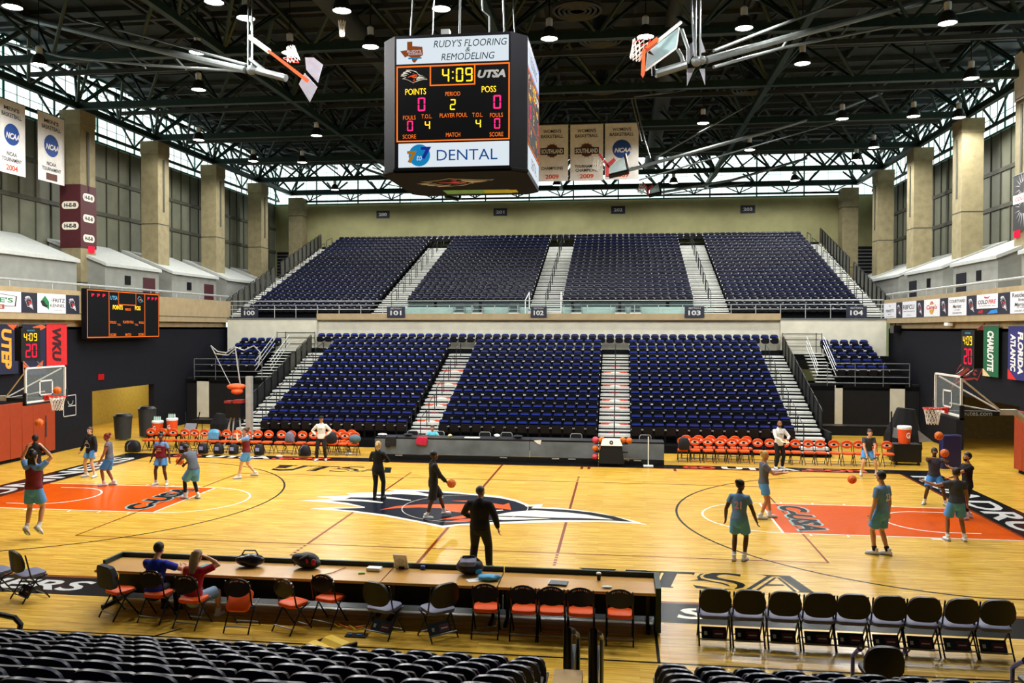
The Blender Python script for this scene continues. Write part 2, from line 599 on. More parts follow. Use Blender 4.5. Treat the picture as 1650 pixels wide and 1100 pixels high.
PANELW = mat('grey_green_panel', (100, 102, 86), 0.7, var=0.14, scale=1.2)
PANELG = mat('panel_mullion', (66, 66, 54), 0.7, var=0.1)
wl = MB()
wl.bx(-19.0, -HX_, -30, 10.55, 0, 5.2).bx(-19.0, -HX_, 10.55, 15.5, 2.35, 5.2).bx(-19.0, -HX_, 15.5, 23.4, 0, 5.2)
struct('wall_left', wl, NAVYW, 'dark navy wall under the balcony behind the left basket', 'wall')
wr = MB()
wr.bx(HX_, 19.0, -30, 8.55, 0, 5.2).bx(HX_, 19.0, 8.55, 14.2, 2.38, 5.2).bx(HX_, 19.0, 14.2, 23.4, 0, 5.2)
struct('wall_right', wr, NAVYW, 'dark navy wall under the balcony behind the right basket', 'wall')
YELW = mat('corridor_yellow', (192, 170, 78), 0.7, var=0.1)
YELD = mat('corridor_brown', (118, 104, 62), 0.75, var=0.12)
c1 = MB()
c1.bx(-23.2, -23, 8.0, 25, 0, 3.0).bx(-23, -19.0, 24.8, 25, 0, 3).bx(-23, -19.0, 7.9, 8.1, 0, 3).bx(-23.2, -19, 8, 25, 2.9, 3.05)
struct('wall_corridor_left', c1, YELW, 'yellow lit corridor wall seen through the left doorway', 'wall')
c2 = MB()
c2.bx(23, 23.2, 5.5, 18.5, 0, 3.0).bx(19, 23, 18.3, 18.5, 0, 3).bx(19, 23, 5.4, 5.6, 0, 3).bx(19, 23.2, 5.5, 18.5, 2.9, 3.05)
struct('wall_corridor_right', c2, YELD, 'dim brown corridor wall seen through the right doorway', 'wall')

def corridor_lamp(x, y, e, lb):
    t = thing('ceiling_light', lb, 'lamp', (x, y, 2.86), 0, 'corridor lights')
    MB().bx(-.95, .95, -1.65, 1.65, 0, .04).build('housing', WHITE, t)
    MB().bx(-.9, .9, -1.6, 1.6, -.02, 0).build('diffuser', emit_mat('corridor_diffuser', (255, 240, 200), 1.0), t)
    ld = bpy.data.lights.new('corridor_light', 'AREA')
    ld.shape = 'RECTANGLE'
    ld.size, ld.size_y, ld.energy, ld.color = 1.8, 3.2, e, (1, .9, .7)
    lo = bpy.data.objects.new('corridor_light', ld)
    COL.objects.link(lo)
    lo.location = (x, y, 2.82)


corridor_lamp(-21.2, 15.0, 70, 'flat ceiling light in the left corridor by its doorway')
corridor_lamp(-21.2, 20.5, 70, 'flat ceiling light deep in the left corridor')
corridor_lamp(21.2, 10.8, 120, 'flat dim ceiling light in the right corridor')
FW = MB()
FW.bx(-25, 25, 40.4, 40.8, 0, 15.0)
struct('wall_far', FW, mat('far_wall_paint', (156, 154, 110), 0.85, var=0.1, scale=1.2, bump=0.12), 'tall olive beige end wall above the upper seats', 'wall')
NW = MB().bx(-25, 25, -30.4, -30, 0, 19)
struct('wall_near', NW, CONC, 'plain wall behind the near stand', 'wall')
for s, nm in ((-1, 'left'), (1, 'right')):
    wm = MB()
    X = s*23.0
    wm.bx(X, X+s*.3, -30, 40.4, 5.9, 14.9, 0)
    for y in np.arange(-28.0, 40, 1.1):
        wm.bx(X, X-s*.06, y-.03, y+.03, 9.0, 14.9, 1)
    for z in (11.2, 13.0):
        wm.bx(X, X-s*.08, -30, 40.4, z-.1, z+.1, 1)
    struct('wall_upper_%s' % nm, wm, [PANELW, PANELG], 'grey green panelled upper wall with mullions on the %s side' % nm, 'wall')

# clerestory glazing between wall top and roof
PANE = emit_mat('daylit_glazing', (232, 255, 250), PANE_POWER)
MULL = mat('teal_mullion', (30, 110, 96), 0.5, var=0.1)
def clerestory(name, x0, y0, x1, y1, label):
    L = math.hypot(x1-x0, y1-y0)
    g = MB()
    T = frame((x0, y0, 14.95), (x1-x0, y1-y0, 0), (0, 0, 1))
    g.rect(0, L, 0, 3.3, 0, 0, T)
    n = int(L/0.84)
    for i in range(n+1):
        big = i % 4 == 0
        wd = .10 if big else .016
        g.box((L*i/n, 1.65, .03), (wd, 3.3, .06 if big else .04), 1 if big else 2, T)
    for k in range(5):
        g.box((L/2, 3.3*k/4, .03), (L, .10 if k in (0, 4) else .018, .05), 1 if k in (0, 4) else 2, T)
    o = g.build(name, [PANE, MULL, GREYM])
    return tag(o, label, 'window', kind='structure')


clerestory('window_1', -23.0, -30, -23.0, 40.3, 'bright band of high windows along the left wall under the roof')
clerestory('window_2', 23.0, 40.3, 23.0, -30, 'bright band of high windows along the right wall under the roof')
clerestory('window_3', -22.9, 40.35, 22.9, 40.35, 'bright band of high windows above the far end wall')

# roof deck
rf = MB()
rf.bx(-25, 25, -30.4, 41, 18.3, 18.5)
for y in np.arange(-29, 41, 1.7):
    rf.bx(-25, 25, y-.05, y+.05, 18.12, 18.3)
for x in np.arange(-20, 21, 5):
    rf.bx(x-.08, x+.08, -30, 41, 17.95, 18.3)
struct('ceiling', rf, STEELD, 'near black roof deck with joists high above the court', 'ceiling')

# columns
COLY = [13.57+6.7*k for k in range(-5, 4)]
ci = 0
for s in (-1, 1):
    for j, y in enumerate(COLY):
        if y < 6:
            continue
        m = MB()
        x = s*21.4
        m.bx(x-.5, x+.5, y-.57, y+.57, 5.93, 15.2, 0)
        m.bx(x-.53, x+.53, y-.6, y+.6, 14.75, 15.45, 0)
        for z in (7.3, 10.9):
            m.bx(x-.505, x+.505, y-.575, y+.575, z-.03, z+.03, 1)
        xs = x-s*.5
        m.bx(xs-s*.03, xs+s*.01, y-.08, y+.08, 11.6, 14.5, 1)
        o = m.build('trim_%d' % ci, [CONC, PANELG])
        ci += 1
        tag(o, '%s warm concrete column along the %s wall, counted from the far corner' % (ORD[len(COLY)-1-j], 'left' if s < 0 else 'right'), 'column', 'concrete columns', 'structure')
    m = MB()
    x = s*20.75
    m.bx(x-.55, x+.55, 39.0, 40.1, 0, 15.0, 0).bx(x-.57, x+.57, 38.98, 40.12, 14.4, 15.3, 0)
    for z in (9.6, 13.9):
        m.bx(x-.555, x+.555, 38.99, 40.11, z-.03, z+.03, 1)
    o = m.build('trim_%d' % ci, [CONC, PANELG])
    ci += 1
    tag(o, 'concrete column standing against the far end wall at its %s corner' % ('left' if s < 0 else 'right'), 'column', 'concrete columns', 'structure')
    m = MB().bx(s*22.8, s*19.6, 40.3, 40.38, 6.0, 11.2, 0)
    for z in np.arange(6.2, 11.2, .25):
        m.bx(s*22.8, s*19.6, 40.26, 40.3, z-.04, z+.04, 1)
    tag(m.build('louvre_panel', [BLKM, GREYM]), 'dark louvred panel on the far wall behind the %s corner column' % ('left' if s < 0 else 'right'), 'vent', 'louvre panels')

# ------------------------------------------------------------------ balconies
for s, nm in ((-1, 'left'), (1, 'right')):
    b = MB()
    X = s*18.4
    b.bx(X, X+s*.35, -30, 23.2, 5.48, 6.72, 0)
    b.bx(X+s*.35, s*23, -30, 23.2, 5.75, 5.92, 1)
    b.bx(X+s*.3, X+s*.75, -30, 23.2, 5.08, 5.48, 0)
    b.bx(X-s*.015, X, -30, 23.2, 5.74, 5.77, 2)
    struct('trim_balcony_%s' % nm, b, [TAN, CONCW, PANELG], 'tan concrete balcony front running along the %s side' % nm, 'balcony')
bb = MB()
bb.bx(-13.0, 13.0, 22.85, 23.3, 5.64, 6.0, 0)
bb.bx(-13.0, 13.0, 23.15, 23.4, 3.2, 5.64, 1)
for s in (-1, 1):
    bb.bx(s*12.98, s*18.4, 22.8, 23.3, 3.0, 5.66, 1)
    bb.bx(s*12.98, s*18.4, 22.75, 23.3, 5.66, 5.74, 2)
bb.bx(-18.4, 18.4, 23.2, 25.0, 5.6, 5.8, 3)
struct('trim_balcony_far', bb, [TAN, CONCW, GREYM, CONCW], 'tan beam and pale wall between the lower and upper seats', 'balcony')


def rail_run(name, label, pts, zs, posts, r=.022, m=GALV, rp=.02, group='railings'):
    t = thing(name, label, 'railing', (0, 0, 0), 0, group)
    for z in zs:
        MB().tube([(p[0], p[1], p[2]+z) for p in pts], r if z == max(zs) else r*.6, 6).build('rail', m, t, True)
    for p in posts:
        MB().cyl((p[0], p[1], p[2]), (p[0], p[1], p[2]+max(zs)), rp, None, 6).build('post', m, t, True)
    return t


for s, nm in ((-1, 'left'), (1, 'right')):
    X = s*18.5
    rail_run('balcony_railing', 'long pale tube rail on top of the %s balcony front' % nm, [(X, -8, 6.72), (X, 23.1, 6.72)], [.28], [(X, y, 6.72) for y in np.arange(0.5, 23, 2.4)], .05, GALV)
PTS = [(-18.3, 23.0, 5.98), (18.3, 23.0, 5.98)]
rail_run('balcony_railing', 'galvanised railing along the front of the upper seats', PTS, [.74, .5, .26], [(x, 23.0, 5.72) for x in np.arange(-18.2, 18.3, 1.3)], .025, GALV)
GLS = mat('railing_glass', (150, 190, 190), 0.1, spec=.5, var=0.0, alpha=0.07)
for x in np.arange(-8.6, 8.6, 2.6):
    g = MB().bx(x+.08, x+2.5, 22.96, 22.97, 6.03, 6.62)
    tag(g.build('glass_panel', GLS), 'clear guard panel in the upper seating railing, %s from the left end' % ORD[int(round((x+8.6)/2.6))], 'glass panel', 'railing glass panels')

# teal wall in front of the middle upper sections, with the stair of the middle aisle
TEALW = mat('pale_teal_wall', (150, 178, 172), 0.6, var=0.12, scale=2)
tw = MB().bx(-8.2, -.85, 24.57, 24.64, 5.8, 6.40).bx(1.05, 8.6, 24.57, 24.64, 5.8, 6.40)
struct('trim_riser', tw, TEALW, 'pale teal riser wall under the front row of the upper seats', 'wall')

# ------------------------------------------------------------------ booths on the side balconies
for s, nm in ((-1, 'left'), (1, 'right')):
    for j, (y0, y1) in enumerate(((3.5, 11.4), (13.5, 18.2), (19.5, 24.6), (26.0, 31.0), (32.5, 38.0))):
        m = MB()
        X0, X1 = s*20.0, s*22.98
        T = frame((0, 0, 0), (1, 0, 0), (0, 0, 1))
        X1 = s*22.9
        pr = [(X0, 5.93), (X1, 5.93), (X1, 9.3), (X0, 8.15)]
        if s > 0:
            pr = pr[::-1]
        m.prism(pr, -y0, -y1, 0, T)
        pr = [(X0-s*.12, 8.1), (X1, 9.3), (X1, 9.45), (X0-s*.12, 8.25)]
        m.prism(pr, -(y0-.1), -(y1+.1), 1, T)
        t = m.build('balcony_booth', [mat('booth_shaded_grey', (132, 134, 128), .8, var=.1, scale=2), mat('booth_roof', (176, 180, 176), .7, var=.08)])  # shade is put into the darker front colour, roof stays lighter
        tag(t, 'pale sloping-roofed booth on the %s balcony, %s from the near end' % (nm, ORD[j]), 'booth', 'balcony booths')
        if j in (1, 2):
            yd = y1-.95
            MB().bx(X0-s*.03, X0+s*.01, yd-.55, yd+.55, 5.92, 7.75).build('door', NAVYW if s > 0 else mat('maroon_door', (64, 22, 30), .5), t)
            MB().bx(X0-s*.02, X0, y0+1.6, y0+2.1, 7.3, 7.75).build('vent', BLKM, t)
# ------------------------------------------------------------------ roof trusses
TY = [13.57+6.7*k for k in range(-3, 4)]+[39.7]
def truss_x(j, y):
    zt, zb, n, hw = 17.75, 15.75, 12, 1.5
    X0 = 21.4
    xs = [-X0+2*X0*i/n for i in range(n+1)]
    t = thing('roof_truss', '%s cross truss of dark green steel, counted from the far wall' % ORD[len(TY)-1-j], 'truss', (0, y, 0), 0, 'roof cross trusses')
    c = MB()
    c.box((0, 0, zb), (2*X0, .30, .30))
    c.build('bottom_chord', STEEL, t)
    c = MB()
    for s in (-1, 1):
        c.box((0, s*hw, zt), (2*X0, .2, .2))
    for i in range(n+1):
        c.box((xs[i], 0, zt), (.12, 2*hw, .12))
    c.build('top_chord', STEELD, t)
    c = MB()
    for i in range(n+1):
        for s in (-1, 1):
            for d in (-.5, .5):
                xt = xs[i]+d*(xs[1]-xs[0])
                if abs(xt) > X0:
                    continue
                c.cyl((xs[i], 0, zb), (xt, s*hw, zt), .075, None, 5)
    c.build('web', STEEL, t)


for j, y in enumerate(TY):
    truss_x(j, y)
for j, y in enumerate((10.2, 16.9, 23.6, 30.3, 36.4)):
    t = thing('roof_joist', '%s slim lattice joist between the big roof trusses, counted from the near end' % ORD[j], 'joist', (0, y, 0), 0, 'slim roof joists')
    MB().box((0, 0, 16.25), (42.6, .16, .18)).build('bottom_chord', STEELD, t)
    MB().box((0, 0, 17.6), (42.6, .16, .18)).build('top_chord', STEELD, t)
    c = MB()
    for i in range(24):
        x0 = -21.3+42.6*i/24
        x1 = x0+42.6/24
        c.cyl((x0, 0, 16.25 if i % 2 else 17.6), (x1, 0, 17.6 if i % 2 else 16.25), .055, None, 5)
    c.build('web', STEELD, t)


def truss_y(x, label, zb=15.75, zt=17.75, edge=False):
    t = thing('roof_girder', label, 'truss', (x, 0, 0), 0, 'roof girders')
    c = MB()
    c.box((0, 8, zb), (.24, 64, .28))
    c.build('bottom_chord', STEEL, t)
    c = MB()
    for s in (-1, 1):
        c.box((s*1.3, 8, zt), (.16, 64, .18))
    c.build('top_chord', STEELD, t)
    c = MB()
    y = TY[0]-6.7*2
    k = 0
    while y < 39.5:
        for s in (-1, 1):
            c.cyl((0, y, zb), (s*1.3, y+1.675, zt), .075, None, 5)
            c.cyl((0, y+3.35, zb), (s*1.3, y+1.675, zt), .075, None, 5)
        y += 3.35
    c.build('web', STEEL, t)


for x, lb in ((-21.4, 'edge roof girder of dark green steel along the left columns'), (21.4, 'edge roof girder of dark green steel along the right columns'), (-10.7, 'inner roof girder of dark green steel left of the hanging scoreboard'),
              (10.7, 'inner roof girder of dark green steel right of the hanging scoreboard'), (0.0, 'middle roof girder of dark green steel above the hanging scoreboard')):
    truss_y(x, lb)
# low lattice above the far wall and side walls
for s in (-1, 1):
    t = thing('wall_lattice', 'thin green steel lattice in front of the %s high windows' % ('left' if s < 0 else 'right'), 'truss', (s*22.6, 0, 0), 0, 'window lattices')
    c = MB()
    c.box((0, 8, 15.2), (.12, 64, .14)).box((0, 8, 16.6), (.12, 64, .14))
    c.build('chord', STEEL, t)
    c = MB()
    y = -20
    while y < 39:
        c.cyl((0, y, 15.2), (0, y+3.35, 18.0), .06, None, 5)
        c.cyl((0, y+6.7, 15.2), (0, y+3.35, 18.0), .06, None, 5)
        y += 6.7
    c.build('web', STEEL, t)
t = thing('wall_lattice', 'thin green steel lattice in front of the far high windows', 'truss', (0, 39.9, 0), 0, 'window lattices')
c = MB()
c.box((0, 0, 15.12), (43, .14, .14)).box((0, 0, 15.95), (43, .14, .16))
c.build('chord', STEEL, t)
c = MB()
for i in range(13):
    x = -19.9+i*3.3
    c.cyl((x, 0, 15.12), (x-.42, 0, 15.95), .05, None, 5).cyl((x, 0, 15.12), (x+.42, 0, 15.95), .05, None, 5)
    c.cyl((x, 0, 15.2), (x+1.65, 0, 15.95), .045, None, 5).cyl((x+3.3, 0, 15.2), (x+1.65, 0, 15.95), .045, None, 5)
c.build('web', STEEL, t)

# ducts and round air diffusers
for k, (x, lb) in enumerate(((-6.0, 'left of the hanging scoreboard'), (6.5, 'right of the hanging scoreboard'))):
    m = MB().cyl((x, -5, 16.9), (x, 38, 16.9), .42, None, 14)
    tag(m.build('air_duct', STEELD, None, True), 'long dark round air duct among the trusses %s' % lb, 'duct', 'air ducts')
for k, (u, v, lb) in enumerate(((968, 62, 'above the raised right basket'), (970, 142, 'above the white banners'), (1210, 143, 'right of the raised right basket'), (930, 16, 'at the top of the photo right of the scoreboard cables'))):
    p = at(u, v, z=16.0)
    m = MB()
    for r in (.75, .58, .41, .24):
        m.lathe([(r, -.04), (r+.05, -.10), (r+.10, -.04)], (0, 0, 0), 24)
    m.lathe([(.85, 0), (.85, .10), (.3, .3), (.3, .75)], (0, 0, 0), 24)
    o = m.build('air_diffuser', STEELD, None, True)
    o.location = p
    tag(o, 'round dark ceiling air diffuser %s' % lb, 'air vent', 'ceiling air diffusers')

# ------------------------------------------------------------------ high-bay lamps
LGLOW = emit_mat('lamp_lens', (255, 252, 240), 26.0)
LSHADE = mat('lamp_shade', (60, 62, 62), .35, metal=.6, var=.1)
LCLEAR = mat('lamp_ballast', (200, 205, 205), .4, metal=.2, var=.1)
_lamp = None
LAMPS = [(20, 12), (63, 105), (318, 85), (396, 30), (320, 145), (320, 226), (467, 86), (551, 18), (597, 76), (510, 219), (487, 262), (711, 15), (711, -8), (885, 63), (1040, 60), (1199, 46),
         (1133, 199), (1293, 103), (1357, 192), (1408, 238), (1208, 242), (1472, 188), (1527, 38), (1565, 127), (1380, 258), (1545, 190), (408, 260), (345, 4), (1225, -6)]
def add_lamp(p, label, near=False):
    global _lamp
    if _lamp is None:
        t = thing('high_bay_lamp', label, 'lamp', p, 0, 'high-bay ceiling lamps')
        MB().lathe([(.10, .42), (.20, .34), (.285, .12), (.30, .0), (.285, .0), (.19, .30), (.09, .38)], (0, 0, 0), 24).build('lamp_shade', LSHADE, t, True)
        MB().lathe([(0.001, .02), (.27, .02), (.285, .035), (.27, .05)], (0, 0, 0), 24).build('lens', LGLOW, t)
        MB().lathe([(.001, .40), (.10, .42), (.12, .5), (.12, .68), (.05, .74), (.001, .74)], (0, 0, 0), 12).build('ballast', LCLEAR, t, True)
        MB().cyl((0, 0, .74), (0, 0, 3.19), .02, None, 6).build('stem', BLKM, t)
        _lamp = t
    else:
        t = dup(_lamp, p, 0, label)
    ld = bpy.data.lights.new('lamp_light', 'SPOT')
    ld.energy = LAMP_POWER*12
    ld.color = (1.0, 0.98, 0.94)
    ld.spot_size = math.radians(172)
    ld.spot_blend = 0.25
    ld.shadow_soft_size = 0.28
    lo = bpy.data.objects.new('lamp_light', ld)
    COL.objects.link(lo)
    lo.location = (p[0], p[1], p[2]-.06)


NEARBY = {(20, 12): 'at the top left corner of the photo', (63, 105): 'over the left windows above the left banners', (318, 85): 'under the long left basket pole', (396, 30): 'above the left raised basket mast', (320, 145): 'below the long left basket pole',
          (320, 226): 'over the second left column', (467, 86): 'behind the left raised basket', (551, 18): 'with a net hanging in front of it', (597, 76): 'just left of the hanging scoreboard top', (510, 219): 'low and left of the scoreboard panel',
          (487, 262): 'left of the scoreboard among the far trusses', (711, 15): 'directly above the hanging scoreboard', (711, -8): 'above the photo over the scoreboard', (885, 63): 'just right of the hanging scoreboard', (1040, 60): 'behind the raised right basket',
          (1199, 46): 'right of the raised right basket pole', (1133, 199): 'right of the three white banners', (1293, 103): 'in the dark middle of the right trusses', (1357, 192): 'above the long right basket pole', (1408, 238): 'orange tinted near the far right columns',
          (1208, 242): 'low under the long right basket pole', (1472, 188): 'over the third right column', (1527, 38): 'at the top right below the sloping cable', (1565, 127): 'over the second right column', (1380, 258): 'low among the far right trusses',
          (1545, 190): 'beside the right windows', (408, 260): 'low over the far left columns', (345, 4): 'at the top edge left of the mast', (1225, -6): 'at the top edge right of the basket'}
for u, v in LAMPS:
    add_lamp(at(u, v, z=15.1), 'round white high-bay lamp %s' % NEARBY[(u, v)])
for i, x in enumerate((-16, -8, 0, 8, 16)):  # extra lamp row, added to brighten the far wall
    add_lamp((x, 34.6, 15.1), 'high-bay lamp over the upper seats near the far wall, %s from left' % ORD[i])
for j, y in enumerate((-3,)):
    for i, x in enumerate((-15, -9, -3, 3, 9, 15)):
        add_lamp((x, y, 15.1), 'high-bay lamp over the near half of the hall, %s row back, %s from left' % (ORD[j], ORD[i]))
# ------------------------------------------------------------------ stands
DARKDECK = mat('dark_deck', (14, 15, 18), 0.9, spec=.08, var=0.15)
DRAPE = mat('black_drape', (16, 17, 20), 0.9, var=0.2)
DECALO = mat('decal_orange', (226, 78, 36), .5, var=.05)
DECALD = mat('decal_dark', (44, 36, 52), .5, var=.08)
DECALR = mat('decal_red_text', (190, 52, 60), .5, var=.05)
HRAIL = mat('dark_handrail', (34, 36, 40), .4, metal=.4, var=.1)


def hoop(x, pts, h=.9, r=.02, m=HRAIL, parent=None):
    """handrail loop: pts = [(y,z) bottom, (y,z) top] of the steps it climbs"""
    (y0, z0), (y1, z1) = pts
    MB().tube([(x, y0, z0), (x, y0, z0+h-.06), (x, y0+.05, z0+h), (x, y1-.05, z1+h), (x, y1, z1+h-.06), (x, y1, z1)], r, 6).build('handrail', m, parent, True)


def zl(k):
    return .32+.284*k


NL = 14
low = thing('lower_bleacher', 'stepped lower stand with blue seats behind the far benches', 'bleachers', (0, 12, 0))
low.location = (0, 0, 0)
d = MB()
for k in range(NL):
    y = 12+.8*k
    d.bx(-12.85, 12.85, y-.55, y+.26, zl(k)-.30 if k else 0, zl(k), 0)
d.bx(-12.85, 12.85, 12, 22.9, -.0, .02, 0)
for s in (-1, 1):
    pl = [(11.45, 0)]
    for k in range(NL):
        pl += [(12+.8*k-.55, zl(k)+.02), (12+.8*k+.25, zl(k)+.02)]
    pl += [(22.9, zl(13)), (22.9, 0)]
    T = frame((s*12.86, 0, 0), (0, 1, 0), (0, 0, 1))
    d.prism(pl, -.06, .06, 0, T)
d.build('deck', DARKDECK, low)
AIS = [(-4.15, 1.36), (4.18, 1.36), (-12.25, 1.15), (12.25, 1.15)]
for ai, (cx, wd) in enumerate(AIS):
    st = MB()
    for k in range(NL-1):
        y = 12+.8*k
        st.bx(cx-wd/2, cx+wd/2, y-.56, y+.24, zl(k), zl(k)+.03, 0)
        st.bx(cx-wd/2, cx+wd/2, y-.57, y-.55, zl(k)-.06, zl(k)+.03, 0)
        st.bx(cx-wd/2, cx+wd/2, y-.84, y-.55, zl(k)-.17, zl(k)-.125, 0)
        st.bx(cx-wd/2, cx+wd/2, y-.82, y-.55, zl(k)-.29 if k else 0, zl(k)-.17, 1)
    aisle = st.build('aisle_stair', [TREAD, DARKDECK], low)
    if ai < 2:
        for k in range(NL-2):
            org = k % 2 == 1 if k < 6 else k % 2 == 0
            T = frame((cx, 12+.8*k-.825, zl(k)-.235), (1, 0, 0), (0, 0, 1))
            hh = .13
            dc = MB()
            dc.rect(-.6, .6, -hh/2, hh/2, 0, 0 if org else 1, T)
            if org:
                dc.flat([(-.32, -hh*.4), (.0, -hh*.1), (.32, -hh*.4), (.2, hh*.2), (0, hh*.38), (-.2, hh*.2)], .002, 3, T)
                dc.rect(-.56, -.42, -hh*.3, hh*.3, .002, 2, T)
                dc.rect(.42, .56, -hh*.3, hh*.3, .002, 2, T)
            else:
                dc.text('UTSA', 0, 0, .5, hh*.5, .002, 2, T, bold=.03)
            dc.build('riser_decal', [DECALO, DECALD, DECALR, WHITE], aisle)
    for k in range(0, NL-2, 2):
        hoop(cx+(0 if ai < 2 else (.38 if ai == 2 else -.38)), [(12+.8*k-.3, zl(k)), (12+.8*(k+1)+.1, zl(k+1))], .92, .02, HRAIL, low)
# black side enclosures and guard panels at the ends of the lower stand
GMESH = mat('guard_mesh', (74, 74, 66), .7, var=.15)
for s in (-1, 1):
    for k in range(2, NL-1):
        y = 12+.8*k
        t = MB()
        t.tube([(s*12.95, y-.34, zl(k)-.2), (s*12.95, y-.36, zl(k)+.78), (s*12.95, y-.30, zl(k)+.85), (s*12.95, y+.26, zl(k)+1.05), (s*12.95, y+.32, zl(k)+.98), (s*12.95, y+.32, zl(k)-.1)], .022, 6, 0)
        t.add([(s*12.95, y-.34, zl(k)), (s*12.95, y+.32, zl(k)), (s*12.95, y+.32, zl(k)+1.0), (s*12.95, y-.34, zl(k)+.8)], [(0, 1, 2, 3)], 1)
        t.build('guard_panel', [BLKM, DRAPE if k < 9 else GMESH], low)

# upper stand
def zu(j):
    return 6.30+.286*j


NU = 19
UA = [(-9.12, 1.8), (.12, 1.86), (9.52, 1.86)]
UX0, UX1 = -17.5, 17.5
upp = thing('upper_bleacher', 'steep upper stand of dark navy seats below the far end wall', 'bleachers')
d = MB()
for j in range(NU):
    y = 25.2+.8*j
    d.bx(-18.6, 18.6, y-.55, y+.26, zu(j)-.4, zu(j), 0)
for j in (-1, -2):
    y = 25.2+.8*j
    for s in (-1, 1):
        d.bx(s*10.5, s*18.6, y-.55, y+.26, 5.75, max(5.82, zu(j)), 0)
d.bx(-18.6, 18.6, 24.9, 40.3, 5.6, 5.7, 0)
d.build('deck', DARKDECK, upp)
for ai, (cx, wd) in enumerate(UA+[(-18.05, 1.05), (18.05, 1.05)]):
    st = MB()
    for j in range(-2 if ai != 1 else 0, NU-1):
        y = 25.2+.8*j
        if j == -2:
            st.bx(cx-wd/2, cx+wd/2, y-.30, y+.24, 5.81, 5.84, 0)
            continue
        st.bx(cx-wd/2, cx+wd/2, y-.56, y+.24, zu(j), zu(j)+.03, 0)
        st.bx(cx-wd/2, cx+wd/2, y-.58, y-.55, zu(j)-.07, zu(j)+.03, 0)
        st.bx(cx-wd/2, cx+wd/2, y-.84, y-.55, zu(j)-.18, zu(j)-.11, 0)
        st.bx(cx-wd/2, cx+wd/2, y-.80, y-.55, zu(j)-.28, zu(j)-.18, 1)
    st.build('aisle_stair', [TREAD, DARKDECK], upp)
    for j in range(0, NU-2, 2):
        hoop(cx if ai < 3 else cx-math.copysign(.3, cx), [(25.2+.8*j-.3, zu(j)), (25.2+.8*(j+1)+.1, zu(j+1))], .95, .022, HRAIL, upp)
for s in (-1, 1):
    for j in range(-2, NU-1):
        if j % 4 == 3 and j > 3 and j < 9:
            continue
        y = 25.2+.8*j
        X = s*18.7
        t = MB()
        t.tube([(X, y-.30, zu(j)), (X, y-.34, zu(j)+1.0), (X, y-.28, zu(j)+1.1), (X, y+.22, zu(j)+1.28), (X, y+.30, zu(j)+1.2), (X, y+.32, zu(j)+.15)], .03, 6, 0)
        t.add([(X, y-.30, zu(j)+.1), (X, y+.30, zu(j)+.25), (X, y+.30, zu(j)+1.22), (X, y-.32, zu(j)+1.05)], [(0, 1, 2, 3)], 1)
        t.build('guard_panel', [BLKM, GMESH], upp)
# white stair with two rails from the walkway into the middle upper aisle
t = thing('walkway_stair', 'short white stair with two rails below the middle upper aisle', 'stair', (.12, 23.88, 5.805))
m = MB()
for i in range(2):
    m.bx(-.9, .9, -.75+.28*i, .45, .16*i, .16*i+.16)
m.build('step', WHITE, t)
for s in (-1, 1):
    MB().tube([(s*1.0, -.75, 0), (s*1.0, -.75, .95), (s*.92, .55, 1.45), (s*.92, .55, .5)], .03, 6).build('rail', WHITE, t, True)

# chairs parked on the walkway in front of the teal wall
WC = None
for i, u in enumerate((741, 770, 829, 929, 1000, 1024)):
    p = at(u, 500, y=24.3)
    lab = 'dark chair with raised arms on the upper walkway, %s from the left' % ORD[i]
    if WC is None:
        WC = thing('walkway_chair', lab, 'chair', (p.x, 24.15, 5.80), 0, 'walkway chairs')
        m = MB()
        shell(m, .50, .42, .09, .04, .2, .40, -.14, 0, .02, .03, 4) if False else m.box((0, .22, .62), (.5, .05, .42))
        m.build('backrest', NAVYD, WC, bevel=.02)
        MB().box((0, -.02, .36), (.52, .48, .08)).build('seat', NAVYD, WC, bevel=.02)
        MB().box((0, -.24, .24), (.62, .06, .05)).box((0, .2, .24), (.62, .06, .05)).build('crossbar', WHITE, WC)
        for s in (-1, 1):
            MB().tube([(s*.31, -.24, .0), (s*.31, -.22, .62), (s*.31, .2, .62), (s*.31, .24, 0)], .022, 6).build('arm_frame', GREYM, WC, True)
    else:
        dup(WC, (p.x, 24.15, 5.80), 0, lab)
o = MB().bx(-.34, .36, -.2, .06, 0, .012).build('paper_sheet', WHITE)
o.location = (3.95, 19.0, zl(9)+.034)
tag(o, 'white sheet lying across a step of the right lower aisle', 'paper')

